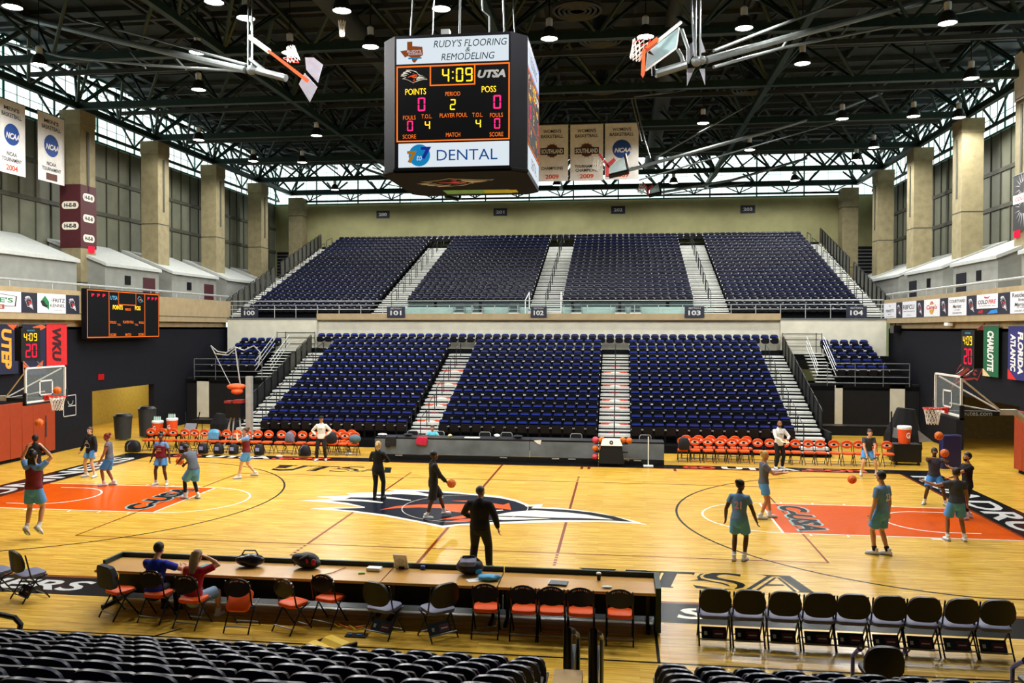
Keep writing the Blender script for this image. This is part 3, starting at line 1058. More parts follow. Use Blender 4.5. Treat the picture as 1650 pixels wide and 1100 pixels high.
# corner seating blocks
CB = []
for s, nm in ((-1, 'left'), (1, 'right')):
    t = thing('corner_stand', 'small raised seating block in the far %s corner with rails' % nm, 'bleachers', (0, 0, 0))
    m = MB()
    for j in range(5):
        y = 19.0+.8*j
        m.bx(s*14.8, s*18.3, y-.45, y+.36, 2.3, 2.55+.3*j, 0)
        CB.append((s, y, 2.55+.3*j))
    m.bx(s*13.06, s*14.8, 21.4, 22.75, 3.55, 3.9, 0)
    m.bx(s*13.06, s*18.65, 18.6, 22.7, 2.2, 2.4, 0)
    m.build('deck', DARKDECK, t)
    m = MB()
    for i in range(9):
        m.bx(s*13.9, s*14.85, 18.7+.3*i, 19.0+.3*i, 2.55+.15*i, 2.59+.15*i)
    m.bx(s*13.06, s*14.8, 21.38, 21.5, 3.86, 3.93)
    m.build('aisle_stair', TREAD, t)
    m = MB()
    for z in (2.55, 2.85, 3.2, 3.5):
        m.cyl((s*14.4, 18.55, z), (s*18.2, 18.55, z), .02, None, 6)
    for x in (14.4, 15.7, 17.0, 18.2):
        m.cyl((s*x, 18.55, 2.4), (s*x, 18.55, 3.5), .022, None, 6)
    m.build('front_rail', GREYM, t, True)
    m = MB()
    for z in (.45, .7, .95):
        m.tube([(s*14.0, 18.7, 2.55+z-.1), (s*14.0, 21.3, 3.85+z)], .018, 6)
        m.tube([(s*14.85, 18.7, 2.55+z-.1), (s*14.85, 21.3, 3.85+z)], .018, 6)
    m.build('stair_rail', GALV, t, True)
    m = MB()
    for z in (.35, .7, 1.0):
        m.tube([(s*13.05, 21.45, 3.9+z), (s*13.05, 22.7, 3.9+z), (s*14.8, 22.7, 3.9+z), (s*14.8, 21.45, 3.9+z)], .018, 6)
    for x, y in ((13.05, 22.7), (14.8, 22.7), (14.8, 21.45)):
        m.cyl((s*x, y, 3.9), (s*x, y, 4.95), .02, None, 6)
    m.build('landing_rail', BLKM, t, True)
    bw = MB().bx(s*13.1, s*18.68, 18.62, 18.9, 0, 2.5).bx(s*13.0, s*13.1, 12.2, 18.9, 0, .9)
    tag(bw.build('trim_under_stand_%s' % nm, DRAPE), 'black wall under the small %s corner seating block' % nm, 'wall', kind='structure')
    for a, b_ in (((1345, 620), (1357, 684)), ((1434, 620), (1457, 698))) if s > 0 else (((318, 610), (337, 672)),):
        p, q = at(*a, y=18.6), at(*b_, y=18.6)
        o = MB().bx(p.x, q.x, 18.55, 18.6, max(0.01, q.z), p.z).build('pale_panel', CONCW)
        tag(o, 'tall pale grey panel on the black wall, %s' % ('right one under the right corner block' if a[0] > 1400 else 'narrow left one under the right corner block' if s > 0 else 'under the left corner block'), 'panel')

# ------------------------------------------------------------------ seats
def rr(w, h, r, n=4, arch=0.0):
    """rounded rectangle outline centred in x, from z=0 to h; arch lifts the top middle"""
    p = []
    for cx, cz, a0 in ((w/2-r, r, -PI/2), (w/2-r, h-r, 0), (-w/2+r, h-r, PI/2), (-w/2+r, r, PI)):
        for i in range(n+1):
            a = a0+PI/2*i/n
            p.append((cx+r*math.cos(a), cz+r*math.sin(a)))
    if arch:
        q = []
        for x, z in p:
            q.append((x, z+arch*(1-(2*x/w)**2)*(z/h)))
        n2 = []
        for i, (x, z) in enumerate(q):
            n2.append((x, z))
            if i == 2*n+1:
                pass
        p = n2
    return p


def shell(mb, w, h, r, th, y, z0, tilt, m=0, arch=0.0, bow=0.0, sub=6):
    """upright shell panel facing -y, curved across by bow"""
    T = Matrix.Translation((0, y, z0)) @ Matrix.Rotation(tilt, 4, 'X')
    top = rr(w, h, r, 4, 0)
    # build as grid columns so the bow and the arched top read as curves
    nx = sub*2
    cols = []
    for i in range(nx+1):
        x = -w/2+w*i/nx
        e = abs(x)-(w/2-r)
        cut = 0 if e <= 0 else r-math.sqrt(max(0, r*r-e*e))
        zt = h-cut+arch*(1-(2*x/w)**2)
        zb = cut*.6
        yb = bow*(1-(2*x/w)**2)
        cols.append((x, yb, zb, zt))
    vs, fs = [], []
    for x, yb, zb, zt in cols:
        vs += [(x, yb-th/2, zb), (x, yb-th/2, zt), (x, yb+th/2, zt), (x, yb+th/2, zb)]
    for i in range(nx):
        a, b = 4*i, 4*i+4
        for j in range(4):
            k = (j+1) % 4
            fs.append((a+j, b+j, b+k, a+k))
    fs += [(0, 1, 2, 3), (4*nx+3, 4*nx+2, 4*nx+1, 4*nx)]
    mb.add(vs, fs, m, T)


def seat_proto(name, label, cat, arched):
    t = thing(name, label, cat)
    m = MB()
    if arched:
        shell(m, .46, .36, .12, .035, .16, .42, -.16, 0, .075, .06)
        pts = []
        for i in range(13):
            x = -.215+.43*i/12
            pts.append((x, .16+.06*(1-(2*x/.46)**2)+.065, .42+.335-(0 if abs(x) < .13 else .10*((abs(x)-.13)/.09)**2)+.075*(1-(2*x/.46)**2)))
        m.tube(pts, .012, 5, 1)  # lighter tube paints the highlight along the arched top
    else:
        shell(m, .445, .44, .09, .035, .17, .41, -.14, 0, .02, .04)
        m.box((0, .178, .775), (.36, .05, .07), 1)
    m.build('backrest', [mat('near_seat_navy', (25, 33, 60), .3, spec=.4, var=.1) if arched else NAVYS, mat('navy_rim_highlight', (46, 58, 92), .35, var=.1) if arched else BLUES], t, True)
    m = MB()
    shell(m, .39, .33, .07, .05, .02 if not arched else -.02, .36, .12, 0, .0, .02)
    m.build('seat_pan', NAVYD, t, True)
    for s in (-1, 1):
        m = MB()
        az = .44 if arched else .60
        m.box((s*.218, .02, az), (.034, .34, .035), 0)
        m.box((s*.218, -.155, az-.002), (.036, .03, .045), 0 if arched else 1)  # pale arm end on far seats is a painted highlight
        m.box((s*.218, .10, az/2+.002), (.026, .06, az-.02), 0)
        m.build('armrest', [NAVYD, GALV], t)
    return t


FARP = seat_proto('stadium_seat', 'x', 'stadium seat', False)
NEARP = seat_proto('stadium_seat', 'x', 'stadium seat', True)
_used = {'f': False, 'n': False}
SECT = [(-11.6, -4.85, 'left', .482), (-3.46, 3.46, 'middle', .494), (4.87, 11.62, 'right', .482)]
def put_seat(kind, p, rz, label, group):
    P = FARP if kind == 'f' else NEARP
    if not _used[kind]:
        _used[kind] = True
        P.location = p
        P.rotation_euler = (0, 0, rz)
        P['label'] = label
        P['group'] = group
    else:
        dup(P, p, rz, label, group)


REST = []
ROWN = ['bottom', 'second lowest', 'third lowest', 'fourth lowest']
for k in range(NL-1):
    for x0, x1, nm, pt in SECT:
        for i in range(14):
            x = x0+pt*(i+.5)
            if k < 3 or (k == 3 and nm != 'right'):
                put_seat('f', (x, 12+.8*k, zl(k)), 0, 'navy seat in the %s row of the %s lower section, %s from left' % (ROWN[k], nm, ORD[i]), 'stadium seats of the lower far stand')
            else:
                REST.append((x, 12+.8*k, zl(k)))
for i in range(53):
    REST.append((-12.6+.4846*i, 12+.8*13, zl(13)))
n_near = 0
def seen(p):
    d = Vector(p)-CAMP
    z = d.dot(_f)
    if z < .5:
        return False
    u, v = 825+FPX*d.dot(RX)/z, 550-FPX*d.dot(UX)/z
    return -45 < u < 1695 and v < 1112


NROW = ['front', 'second', 'third', 'fourth', 'fifth', 'sixth', 'seventh', 'eighth', 'ninth']
def zn(k):
    return .27*k


NEARSEATS = []
for k in range(9):
    y = -12.45-.8*k
    off = .24 if k % 2 else 0.0
    for i in range(26):
        x = 3.22-.495*i
        if seen((x, y, zn(k)+.85)):
            NEARSEATS.append((x, y, zn(k), 'arched navy seat, near left block, %s row from court, %s from the railing' % (NROW[k], ORD[i])))
    for i in range(26):
        x = 5.1+.495*i
        if seen((x, y, zn(k)+.85)):
            NEARSEATS.append((x, y, zn(k), 'arched navy seat, near right block, %s row from court, %s from the railing' % (NROW[k], ORD[i])))
for x, y, z, lb in NEARSEATS:
    put_seat('n', (x, y, z), PI, lb, 'seats of the near stand')
for x0, x1 in ((UX0, -10.05), (-8.22, -.82), (1.06, 8.58), (10.46, UX1)):
    pt = (x1-x0)/17
    for j in range(-2, NU):
        if j < 0 and not (abs(x0) > 10 or abs(x1) > 10):
            continue
        for i in range(17):
            REST.append((x0+pt*(i+.5), 25.2+.8*j, zu(j)))
for cx, wd in UA:
    for i in range(4):
        REST.append((cx-.69+.46*i, 25.2+.8*(NU-1), zu(NU-1)))
for s, y, z in CB:
    for i in range(5):
        REST.append((s*(15.15+.5*i), y, z))
sm = MB()
shell(sm, .43, .42, .09, .04, .17, .42, -.14, 0, .02, .04, 3)
sm.box((0, .168, .78), (.35, .05, .07), 1)
shell(sm, .40, .32, .07, .05, .0, .36, .12, 2, .0, .0, 2)
for s in (-1, 1):
    sm.box((s*.215, .02, .60), (.03, .32, .035), 2)
    sm.box((s*.215, -.155, .605), (.046, .03, .055), 3)  # pale box paints the bright highlight dots of the seats
bv = np.array(sm.V)
nb = len(bv)
P = np.array(REST)
V = (bv[None]+P[:, None]).reshape(-1, 3)
F = []
I = []
for i in range(len(P)):
    F += [tuple(i*nb+a for a in f) for f in sm.F]
    I += [4 if k == 1 and P[i][2] < 4.3 else k for k in sm.I]
me = bpy.data.meshes.new('stadium_seats')
me.from_pydata(V.tolist(), [], F)
for m_ in (NAVYS, mat('dim_blue_rim', (18, 26, 66), .3, var=.1), NAVYD, mat('arm_tip_glint', (214, 216, 222), .4, var=.05), BLUES):
    me.materials.append(m_)
me.polygons.foreach_set('material_index', I)
me.update()
o = bpy.data.objects.new('stadium_seats', me)
COL.objects.link(o)
tag(o, 'rows of dark navy seats filling the upper stand and higher lower stand', 'stadium seats', kind='stuff')

# near stand under the foreground seats, with its railings and step
m = MB()
for k in range(1, 9):
    y = -12.45-.8*k
    for x0, x1 in ((-16, 3.5), (4.84, 16)):
        m.bx(x0, x1, y-.35, y+.45, max(0, zn(k)-.27), zn(k), 0)
struct('floor_near_stand', m, DARKDECK, 'dark steps of the near stand under the foreground seats', 'bleachers')
t = thing('aisle_step_box', 'tan wooden step at the foot of the near aisle', 'step', (3.76, -13.3, 0))
MB().bx(-.17, .19, -.3, .32, 0, .8, 0).build('step', mat('tan_wood', (186, 150, 96), .6, var=.1), t)
for k, (x, lb) in enumerate(((3.68, 'left black hand railing beside the near aisle step'), (4.02, 'right black hand railing in the near aisle'))):
    t = thing('hand_railing', lb, 'railing', (x, -11.55, 0))
    MB().tube([(0, 0, 0), (0, 0, .72), (.02, -.06, .80), (.06, -.14, .82), (.06, -1.25, 1.25), (.06, -1.25, .2)], .055, 10, 0).build('outer_tube', BLKM, t, True)
    MB().tube([(.14, -.05, 0), (.14, -.05, .70), (.14, -.14, .78), (.14, -1.2, 1.2)], .03, 8).build('inner_tube', GREYM, t, True)
    MB().bx(.0, .12, -1.2, -.03, .05, .60).build('side_panel', BLKM, t)
# ------------------------------------------------------------------ chairs
VINYL = mat('brown_black_vinyl', (20, 18, 18), .4, spec=.3, var=.1)
PADGR = mat('grey_violet_pad', (92, 94, 122), .55, var=.1)
ORSEAT = mat('orange_vinyl', (228, 84, 20), .5, spec=.2, var=.06)
GLOSSB = mat('glossy_brown_back', (36, 28, 24), .2, spec=.6, var=.1)
MAROON = mat('maroon_placard', (92, 34, 46), .5, var=.08)


def chair_frame(t, back_top, w=.44):
    for s in (-1, 1):
        m = MB()
        m.tube([(s*w/2, -.26, 0), (s*w/2, .0, .40), (s*w/2, .19, .46)], .014, 6)
        m.build('leg', BLKM, t, True)
        m = MB()
        m.tube([(s*w/2*.96, .24, 0), (s*w/2*.96, -.10, .46), (s*w/2*.94, -.20, back_top)], .014, 6)
        m.build('leg', BLKM, t, True)
    for y, z in ((-.20, .10), (.20, .06), (-.08, .42)):
        MB().cyl((-w/2, y, z), (w/2, y, z), .012, None, 6).build('stretcher', GREYM, t, True)


def pad(mb, w, d, h, c, T=None, m=0):
    """soft seat pad"""
    r = min(w, d)*.22
    o = [(c[0]+x, c[1]+z-d/2) for x, z in rr(w, d, r, 4)]
    n = len(o)
    vs, fs = [], []
    for z, k in ((c[2]-h/2, .96), (c[2]-h*.2, 1.0), (c[2]+h*.3, .98), (c[2]+h/2, .86)):
        vs += [(c[0]+(x-c[0])*k, c[1]+(y-c[1])*k, z) for x, y in o]
    for i in range(3):
        for j in range(n):
            k = (j+1) % n
            fs.append((i*n+j, i*n+k, (i+1)*n+k, (i+1)*n+j))
    fs += [tuple(range(n-1, -1, -1)), tuple(3*n+j for j in range(n))]
    mb.add(vs, fs, m, T)


def black_chair(label, loc, rz, group=None):
    t = thing('folding_chair', label, 'chair', loc, rz, group)
    m = MB()
    shell(m, .52, .38, .17, .05, -.22, .57, .12, 0, .03, -.05)
    m.build('backrest', VINYL, t, True)
    m = MB()
    pad(m, .50, .44, .07, (0, .02, .48), Matrix.Rotation(.06, 4, 'X'))
    m.build('seat', PADGR, t, True)
    chair_frame(t, .90, .50)
    m = MB()
    T = Matrix.Translation((0, -.145, .06)) @ Matrix.Rotation(-.55, 4, 'X')
    m.box((0, 0, .11), (.40, .012, .22), 0, T)
    Tp = T @ frame((0, -.008, .11), (1, 0, 0), (0, 0, 1))
    m.rect(-.02, .17, -.06, .06, .002, 1, Tp)
    for a, b in (((-.015, .165, .05, .054)), ((-.015, .165, -.054, -.05)))[0:0]:
        pass
    m.rect(.01, .14, -.012, .006, .004, 2, Tp)
    m.rect(-.16, -.11, -.03, .03, .002, 2, Tp)
    m.build('placard', [BLKM, MAROON, SILV], t)
    return t


def orange_chair(label, loc, rz, group=None, folded=False):
    t = thing('folding_chair', label, 'chair', loc, rz, group)
    m = MB()
    n = 20
    T = Matrix.Translation((0, -.19, .76)) @ Matrix.Rotation(PI/2-.12, 4, 'X')
    ov = [(.235*math.cos(2*PI*i/n), .155*math.sin(2*PI*i/n)) for i in range(n)]
    m.prism(ov, -.022, .022, 0, T)
    for i in range(9):
        a = PI*.28+PI*.44*i/8
        m.box((.19*math.cos(a), .118*math.sin(a), .024), (.018, .022, .004), 1 if i % 3 else 2, T)
    m.build('backrest', [GLOSSB, SILV, DECALR], t)
    m = MB()
    if folded:
        pad(m, .42, .40, .07, (0, 0, 0), Matrix.Translation((0, -.10, .52)) @ Matrix.Rotation(.85, 4, 'X'))
    else:
        pad(m, .42, .40, .07, (0, .02, .46))
    m.build('seat', ORSEAT, t, True)
    chair_frame(t, .88)
    return t


row = [(5.96, 'nearest the long table'), (6.50, 'second from the long table'), (7.06, 'third from the long table'), (7.60, 'fourth from the long table'), (8.12, 'fifth from the long table'), (8.66, 'sixth from the long table'),
       (9.19, 'seventh from the long table'), (9.74, 'eighth from the long table'), (10.28, 'ninth from the long table')]
P0 = None
for i, (x, lb) in enumerate(row):
    lab = 'black folding chair in the right sideline row, %s' % lb
    if P0 is None:
        P0 = black_chair(lab, (x, -9.55, 0), 0, 'black sideline folding chairs')
    else:
        dup(P0, (x, -9.55, 0), .03*math.sin(3*i), lab)
for x, y, r, lb in ((-6.75, -9.05, -.5, 'black folding chair left of the long table, tilted pad beside it'), (-7.5, -9.0, -.45, 'black folding chair at the left photo edge by the sideline'),
                    (.48, -9.98, -.35, 'black folding chair with grey pad alone behind the table middle'), (1.38, -9.95, .75, 'black folding chair with grey pad turned sideways behind the table')):
    dup(P0, (x, y, 0), r, lb, 'loose black folding chairs')
O0 = None
for x, y, r, lb, fo in ((-4.5, -9.72, -.45, 'orange folding chair at the left end of the long table, jacket on its back', 0), (-3.72, -9.80, -.12, 'orange folding chair under the person in blue', 0), (-2.95, -10.0, -.15, 'orange folding chair under the person in red', 0),
                        (-1.15, -9.98, -.45, 'orange folding chair angled at the table, left of the yellow cable cover', 0), (-.62, -9.62, -.3, 'orange folding chair tucked half under the table behind another', 0), (2.18, -9.76, .05, 'orange folding chair tucked under the right table part, first from its joint', 0),
                        (2.83, -9.76, 0, 'orange folding chair tucked under the right table part, second from its joint', 0), (3.30, -9.76, 0, 'orange folding chair tucked under the right table part, third from its joint', 0), (3.78, -9.76, 0, 'orange folding chair tucked under the right table part, fourth from its joint', 0), (4.42, -9.76, 0, 'orange folding chair tucked in nearest the right table end', 0)):
    if O0 is None:
        O0 = orange_chair(lb, (x, y, 0), r, 'orange chairs at the long table')
    else:
        dup(O0, (x, y, 0), r, lb, 'orange chairs at the long table')
orange_chair('orange folding chair with its seat tipped up, right of the person in red', (-2.02, -10.05, 0), .0, 'orange chairs at the long table', True)
jk = MB()
shell(jk, .48, .40, .1, .09, 0, 0, 0, 0, .02, -.02)
o = jk.build('jacket', mat('grey_black_cloth', (50, 52, 60), .8, var=.2), None, True)
o.location = (-4.6, -9.90, .55)
o.rotation_euler = (.1, 0, -.45)
tag(o, 'dark grey jacket hung over the leftmost orange chair', 'jacket')

# team bench chairs along the far sideline
BSH = mat('bench_pad_orange', (236, 90, 32), .5, spec=.25, var=.06)
def bench_chair(label, loc, rz, group):
    t = thing('bench_chair', label, 'chair', loc, rz, group)
    m = MB()
    n = 18
    T = Matrix.Translation((0, -.17, .76)) @ Matrix.Rotation(PI/2-.15, 4, 'X')
    m.prism([(.198*math.cos(2*PI*i/n), .15*math.sin(2*PI*i/n)+(.02 if math.sin(2*PI*i/n) > 0 else 0)) for i in range(n)], -.03, .03, 0, T)
    T2 = Matrix.Translation((0, -.17, .76)) @ Matrix.Rotation(PI/2-.15, 4, 'X') @ Matrix.Rotation(PI, 4, 'Y')
    m.flat([(-.17, 0), (-.05, .07), (.10, .04), (.17, -.03), (.0, -.06), (-.1, -.05)], .032, 1, T2)
    m.flat([(-.07, .0), (-.02, .05), (.07, .02), (.05, -.03), (-.03, -.04)], .034, 2, T2)
    m.build('backrest', [BSH, LWHT, EMNAVY], t)
    m = MB()
    pad(m, .385, .40, .08, (0, .02, .46))
    m.build('seat', BSH, t, True)
    chair_frame(t, .80, .375)
    return t


B0 = None
LB = [(240, ''), (258, ''), (276, ''), (294.5, ''), (310.5, ''), (327, ''), (345, 'under a blue towel'), (362, ''), (379, ''), (396, ''), (413, ''), (430.5, ''), (451, ''), (467, 'with a bag on it'), (485, ''), (503, ''), (520, ''), (537, ''), (554, ''), (570, '')]
for i, (u, e) in enumerate(LB):
    x = at(u, 712, y=9.15).x
    lab = 'orange padded bench chair in the left far row, %s from its left end' % ORD[i]
    if B0 is None:
        B0 = bench_chair(lab, (x, 9.15, 0), PI, 'orange team bench chairs')
    else:
        dup(B0, (x, 9.15, 0), PI, lab, 'orange team bench chairs')
for i, u in enumerate((532, 549, 565)):
    dup(B0, (at(u, 705, y=9.85).x, 9.85, 0), PI, 'orange bench chair standing behind the left far row, %s from its left' % ORD[i], 'orange team bench chairs')
RB = [1100, 1120, 1141, 1160.7, 1180, 1199, 1222, 1241.5, 1265, 1283, 1303.6, 1323, 1345, 1366, 1385, 1407, 1431]
for i, u in enumerate(RB):
    dup(B0, (at(u, 722, y=9.4).x, 9.4, 0), PI, 'orange padded bench chair in the right far row, %s from its left end' % ORD[i], 'orange team bench chairs')
for i, u in enumerate((1106, 1126, 1145.5, 1165, 1185, 1204)):
    dup(B0, (at(u, 712, y=10.1).x, 10.1, 0), PI, 'orange bench chair in the second line behind the right row, %s from left' % ORD[i], 'orange team bench chairs')

# ------------------------------------------------------------------ near scorer table
TABW = mat('table_laminate', (196, 146, 74), .3, spec=.5, var=.08, scale=3)
GREENK = mat('dark_green_edge', (22, 42, 40), .5, var=.1)
for k, (x0, x1, y, lb) in enumerate(((-5.15, .24, 0, 'long wood-topped scorer table, left part with two people seated'), (.26, 2.31, 0, 'short middle part of the wood-topped scorer table'), (2.33, 5.02, 0, 'right part of the wood-topped scorer table with tucked chairs'))):
    t = thing('scorer_table', lb, 'table', ((x0+x1)/2, -9.02, 0), 0, 'near scorer tables')
    w = (x1-x0)/2
    MB().bx(-w, w, -.46, .44, .675, .725).build('table_top', TABW, t, bevel=.008)
    e = MB().bx(-w, w, .44, .50, .30, .81)
    if k == 0:
        e.bx(-w-.05, -w, -.12, .50, .60, .81)
    if k == 2:
        e.bx(w, w+.09, -.42, .50, .05, .80)
    e.build('raised_edge', GREENK, t)
    MB().bx(-w, w, .30, .36, .08, .675).build('modesty_panel', BLACK, t)
    for s in (-1, 1):
        MB().bx(s*(w-.12)-.03, s*(w-.12)+.03, -.40, .40, .0, .06).bx(s*(w-.12)-.03, s*(w-.12)+.03, -.05, .05, .06, .675).build('leg', BLKM, t)


def lump(seed, n, sx, sy, sz, r=.16):
    """soft bag-like body made of overlapping rounded lobes"""
    rnd = random.Random(seed)
    m = MB()
    m.ball((0, 0, sz*.5), (sx*.5, sy*.5, sz*.5), 0, 16, 10)
    for i in range(n):
        a = rnd.uniform(0, 2*PI)
        q = rnd.uniform(.3, .75)
        rr_ = rnd.uniform(.6, 1.0)*r
        m.ball((sx*.5*q*math.cos(a), sy*.5*q*math.sin(a), max(rr_*.7, sz*rnd.uniform(.3, .7))), (rr_*1.2, rr_*.9, rr_*.7), 0, 10, 8, )
    return m


def cloth_rem(mb, name, m, parent, vox=.02):
    o = mb.build(name, m, parent, True)
    r = o.modifiers.new('blend', 'REMESH')
    r.mode = 'VOXEL'
    r.voxel_size = vox
    r.use_smooth_shade = True
    return o


def bagbody(w, d, h):
    m = MB()
    P = []
    for z, k in ((0, .86), (.08, 1), (.45, 1.02), (.75, .9), (.93, .66), (1, .3)):
        P.append(((0, -.02*z, h*z), (w/2*k, d/2*k)))
    vs, fs = [], []
    n = 16
    for p, (rx, ry) in P:
        for j in range(n):
            a = 2*PI*j/n
            c, s_ = math.cos(a), math.sin(a)
            vs.append((p[0]+rx*math.copysign(abs(c)**.6, c), p[1]+ry*math.copysign(abs(s_)**.6, s_), p[2]))
    for i in range(len(P)-1):
        for j in range(n):
            k = (j+1) % n
            fs.append((i*n+j, i*n+k, (i+1)*n+k, (i+1)*n+j))
    fs += [tuple(range(n-1, -1, -1)), tuple((len(P)-1)*n+j for j in range(n))]
    return m.add(vs, fs)


BAGK = mat('black_bag_cloth', (24, 25, 32), .6, var=.25, scale=12)
BAGG = mat('grey_bag_cloth', (112, 112, 132), .7, var=.2, scale=12)
LBLUE = mat('light_blue_cloth', (92, 168, 214), .8, var=.18, scale=10)
REDP = mat('bag_red', (190, 30, 50), .6, var=.1)
TZ = .727
t = thing('duffel_bag', 'shiny black rounded bag beside the person in red on the table', 'bag', (-2.42, -8.88, TZ), .1, 'bags on the near table')
cloth_rem(lump(3, 5, .56, .30, .24, .13), 'body', mat('glossy_black_vinyl', (22, 20, 30), .25, var=.1), t)
MB().tube([(-.15, 0, .22), (-.1, 0, .30), (.1, 0, .30), (.15, 0, .22)], .014, 6).build('handle', BLKM, t, True)
t = thing('backpack', 'dark backpack with red patches on the left table part', 'bag', (-1.35, -8.80, TZ), -.1, 'bags on the near table')
cloth_rem(lump(5, 6, .50, .32, .28, .14), 'body', BAGK, t)
for x in (.06, .20):
    MB().ball((x, -.13, .14), (.05, .03, .06), 0, 10, 8).build('red_patch', REDP, t, True)
MB().tube([(-.2, -.1, .06), (-.05, -.16, .2), (.1, -.1, .27)], .018, 6).build('strap', BAGG, t, True)
t = thing('backpack', 'grey and black backpack lying in front of the man in black', 'bag', (1.72, -8.80, TZ), .12, 'bags on the near table')
cloth_rem(lump(8, 5, .50, .36, .28, .15), 'body', BAGK, t)
m = MB()
pad(m, .30, .26, .08, (-.02, -.02, .27), Matrix.Rotation(.25, 4, 'X'))
m.build('front_pocket', BAGG, t, True)
MB().box((.17, -.13, .08), (.12, .02, .07)).build('blue_tag', mat('bright_blue', (40, 150, 220), .6), t)
MB().tube([(-.2, 0, .2), (-.1, -.05, .33), (.08, -.02, .33), (.2, 0, .22)], .02, 6).build('strap', BAGK, t, True)
o = cloth_rem(lump(11, 12, .40, .24, .10, .075), 'towel', LBLUE, None, .014)
o.location = (2.12, -9.12, TZ)
tag(o, 'crumpled light blue cloth lying beside the grey backpack', 'towel')
for nm, lb, cat, x, y, rz, dims, m in (
        ('paper_sheet', 'white sheet of paper under the light blue cloth', 'paper', 1.88, -9.16, .5, (.28, .2, .006), WHITE),
        ('storage_box', 'flat white box on the left end of the middle table joint', 'box', -.05, -8.82, -.05, (.26, .16, .06), WHITE),
        ('green_packet', 'small green packet on the table edge', 'packet', -.22, -9.05, .3, (.12, .06, .02), mat('lime_green', (120, 170, 50), .6)),
        ('blue_can', 'small blue tin standing on the table behind the clipboard', 'tin', .82, -8.64, 0, (.08, .08, .07), mat('tin_blue', (40, 60, 150), .4)),
        ('black_phone', 'dark rounded gadget on the table right of the man in blue', 'gadget', -3.55, -8.72, .2, (.08, .08, .08), BLACK)):
    m_ = MB().box((0, 0, dims[2]/2), dims)
    o = m_.build(nm, m, None, bevel=.006)
    o.location = (x, y, TZ)
    o.rotation_euler = (0, 0, rz)
    tag(o, lb, cat)
t = thing('clipboard', 'white coaching clipboard leaning on the raised table edge', 'clipboard', (.42, -8.62, TZ), -.1)
T = Matrix.Rotation(.45, 4, 'X')
MB().box((0, 0, .16), (.26, .012, .32), 0, T).build('board', WHITE, t)
m = MB()
T2 = T @ frame((0, -.009, .16), (1, 0, 0), (0, 0, 1))
m.ring((0, .02), .05, .056, 0, 0, 2*PI, 20, 0, T2)
m.rect(-.11, .11, .02, .024, 0, 0, T2).rect(-.11, -.105, -.13, .13, 0, 0, T2).rect(.105, .11, -.13, .13, 0, 0, T2)
m.build('court_diagram', GREYM, t)
MB().box((0, -.015, .03), (.10, .02, .035), 0, T).build('clip', BLKM, t)
t = thing('laptop', 'dark closed tablet lying on the right table part', 'tablet', (3.36, -9.18, TZ), -.1)
MB().box((0, 0, .015), (.32, .24, .03)).build('body', mat('grey_lid', (70, 80, 86), .35, metal=.4), t, bevel=.01)
MB().box((-.165, 0, .015), (.012, .24, .032)).build('hinge', WHITE, t)
t = thing('paper_cup', 'black paper cup with white lid on the right table part', 'cup', (4.05, -8.85, TZ))
MB().lathe([(.03, 0), (.042, .11)], (0, 0, 0), 14).build('cup_body', BLACK, t, True)
MB().lathe([(.045, .11), (.045, .125), (.035, .135), (.001, .135)], (0, 0, 0), 14).build('cup_lid', WHITE, t, True)
o = cloth_rem(lump(21, 4, .2, .08, .04, .03), 'tissue', WHITE, None, .01)
o.location = (4.2, -9.3, TZ)
tag(o, 'crumpled white tissue on the right table part', 'tissue')
o = MB().flat([(-.16, -.1), (.14, -.12), (.2, .1), (-.1, .12)], 0).build('teal_folder', mat('teal_paper', (60, 130, 140), .6))
o.location = (-3.2, -8.95, TZ+.004)
tag(o, 'teal folder lying between the man in blue and the woman in red', 'folder')
# yellow cable cover and cables on the floor
t = thing('cable_cover', 'yellow rubber cable cover on the floor behind the table', 'cable cover', (-.27, -10.62, 0), -.62)
for k in (-1, 1):
    m = MB()
    T = frame((0, 0, 0), (0, 1, 0), (0, 0, 1))
    m.prism([(.0+k*.16-.15, 0), (k*.16+.15, 0), (k*.16+.08, .06), (k*.16-.08, .06)], -.26, .26, 0, T)
    m.build('ramp', mat('cable_yellow', (236, 196, 40), .5, var=.05), t)
MB().box((.30, 0, .03), (.04, .66, .06)).build('edge', BLKM, t)
t = thing('floor_box', 'open black floor socket with blue plugs behind the table', 'floor box', (.03, -10.12, 0), 0)
MB().box((0, 0, .01), (.36, .18, .02)).build('lid', BLKM, t)
for x in (-.1, .06):
    MB().box((x, -.04, .03), (.07, .03, .03)).build('plug', mat('plug_blue', (40, 110, 200), .5), t)
for k, (c, seed) in enumerate(((mat('cord_yellow', (226, 200, 40), .5), 1), (mat('cord_orange', (226, 110, 40), .5), 2))):
    rnd = random.Random(seed)
    pts = [(-.45+.10*i+rnd.uniform(-.06, .06), -9.85+rnd.uniform(-.12, .12), .015+rnd.uniform(0, .06)) for i in range(11)]
    o = MB().tube(pts, .012, 6).build('power_cord', c, None, True)
    tag(o, 'tangled %s power cord on the floor behind the table' % ('yellow' if k == 0 else 'orange'), 'cord')
o = MB().tube([(-.62, -8.75, TZ+.012), (-.75, -9.1, TZ+.012), (-.92, -9.3, TZ+.012), (-1.0, -9.52, TZ-.02), (-.95, -9.53, .4)], .008, 6).build('power_cord', mat('cord_brown', (150, 70, 40), .6), None, True)
tag(o, 'thin brown cord running over the table edge', 'cord')
t = thing('guard_rail', 'bent black tube rail at the lower left photo edge', 'railing', (0, 0, 0))
MB().tube([(-7.6, -11.6, .62), (-5.35, -11.6, .62), (-5.08, -11.6, .58), (-4.98, -11.6, .48), (-5.05, -11.6, .12), (-5.15, -11.6, .03), (-5.4, -11.6, .0), (-7.6, -11.6, .0)], .045, 8).build('tube', BLKM, t, True)

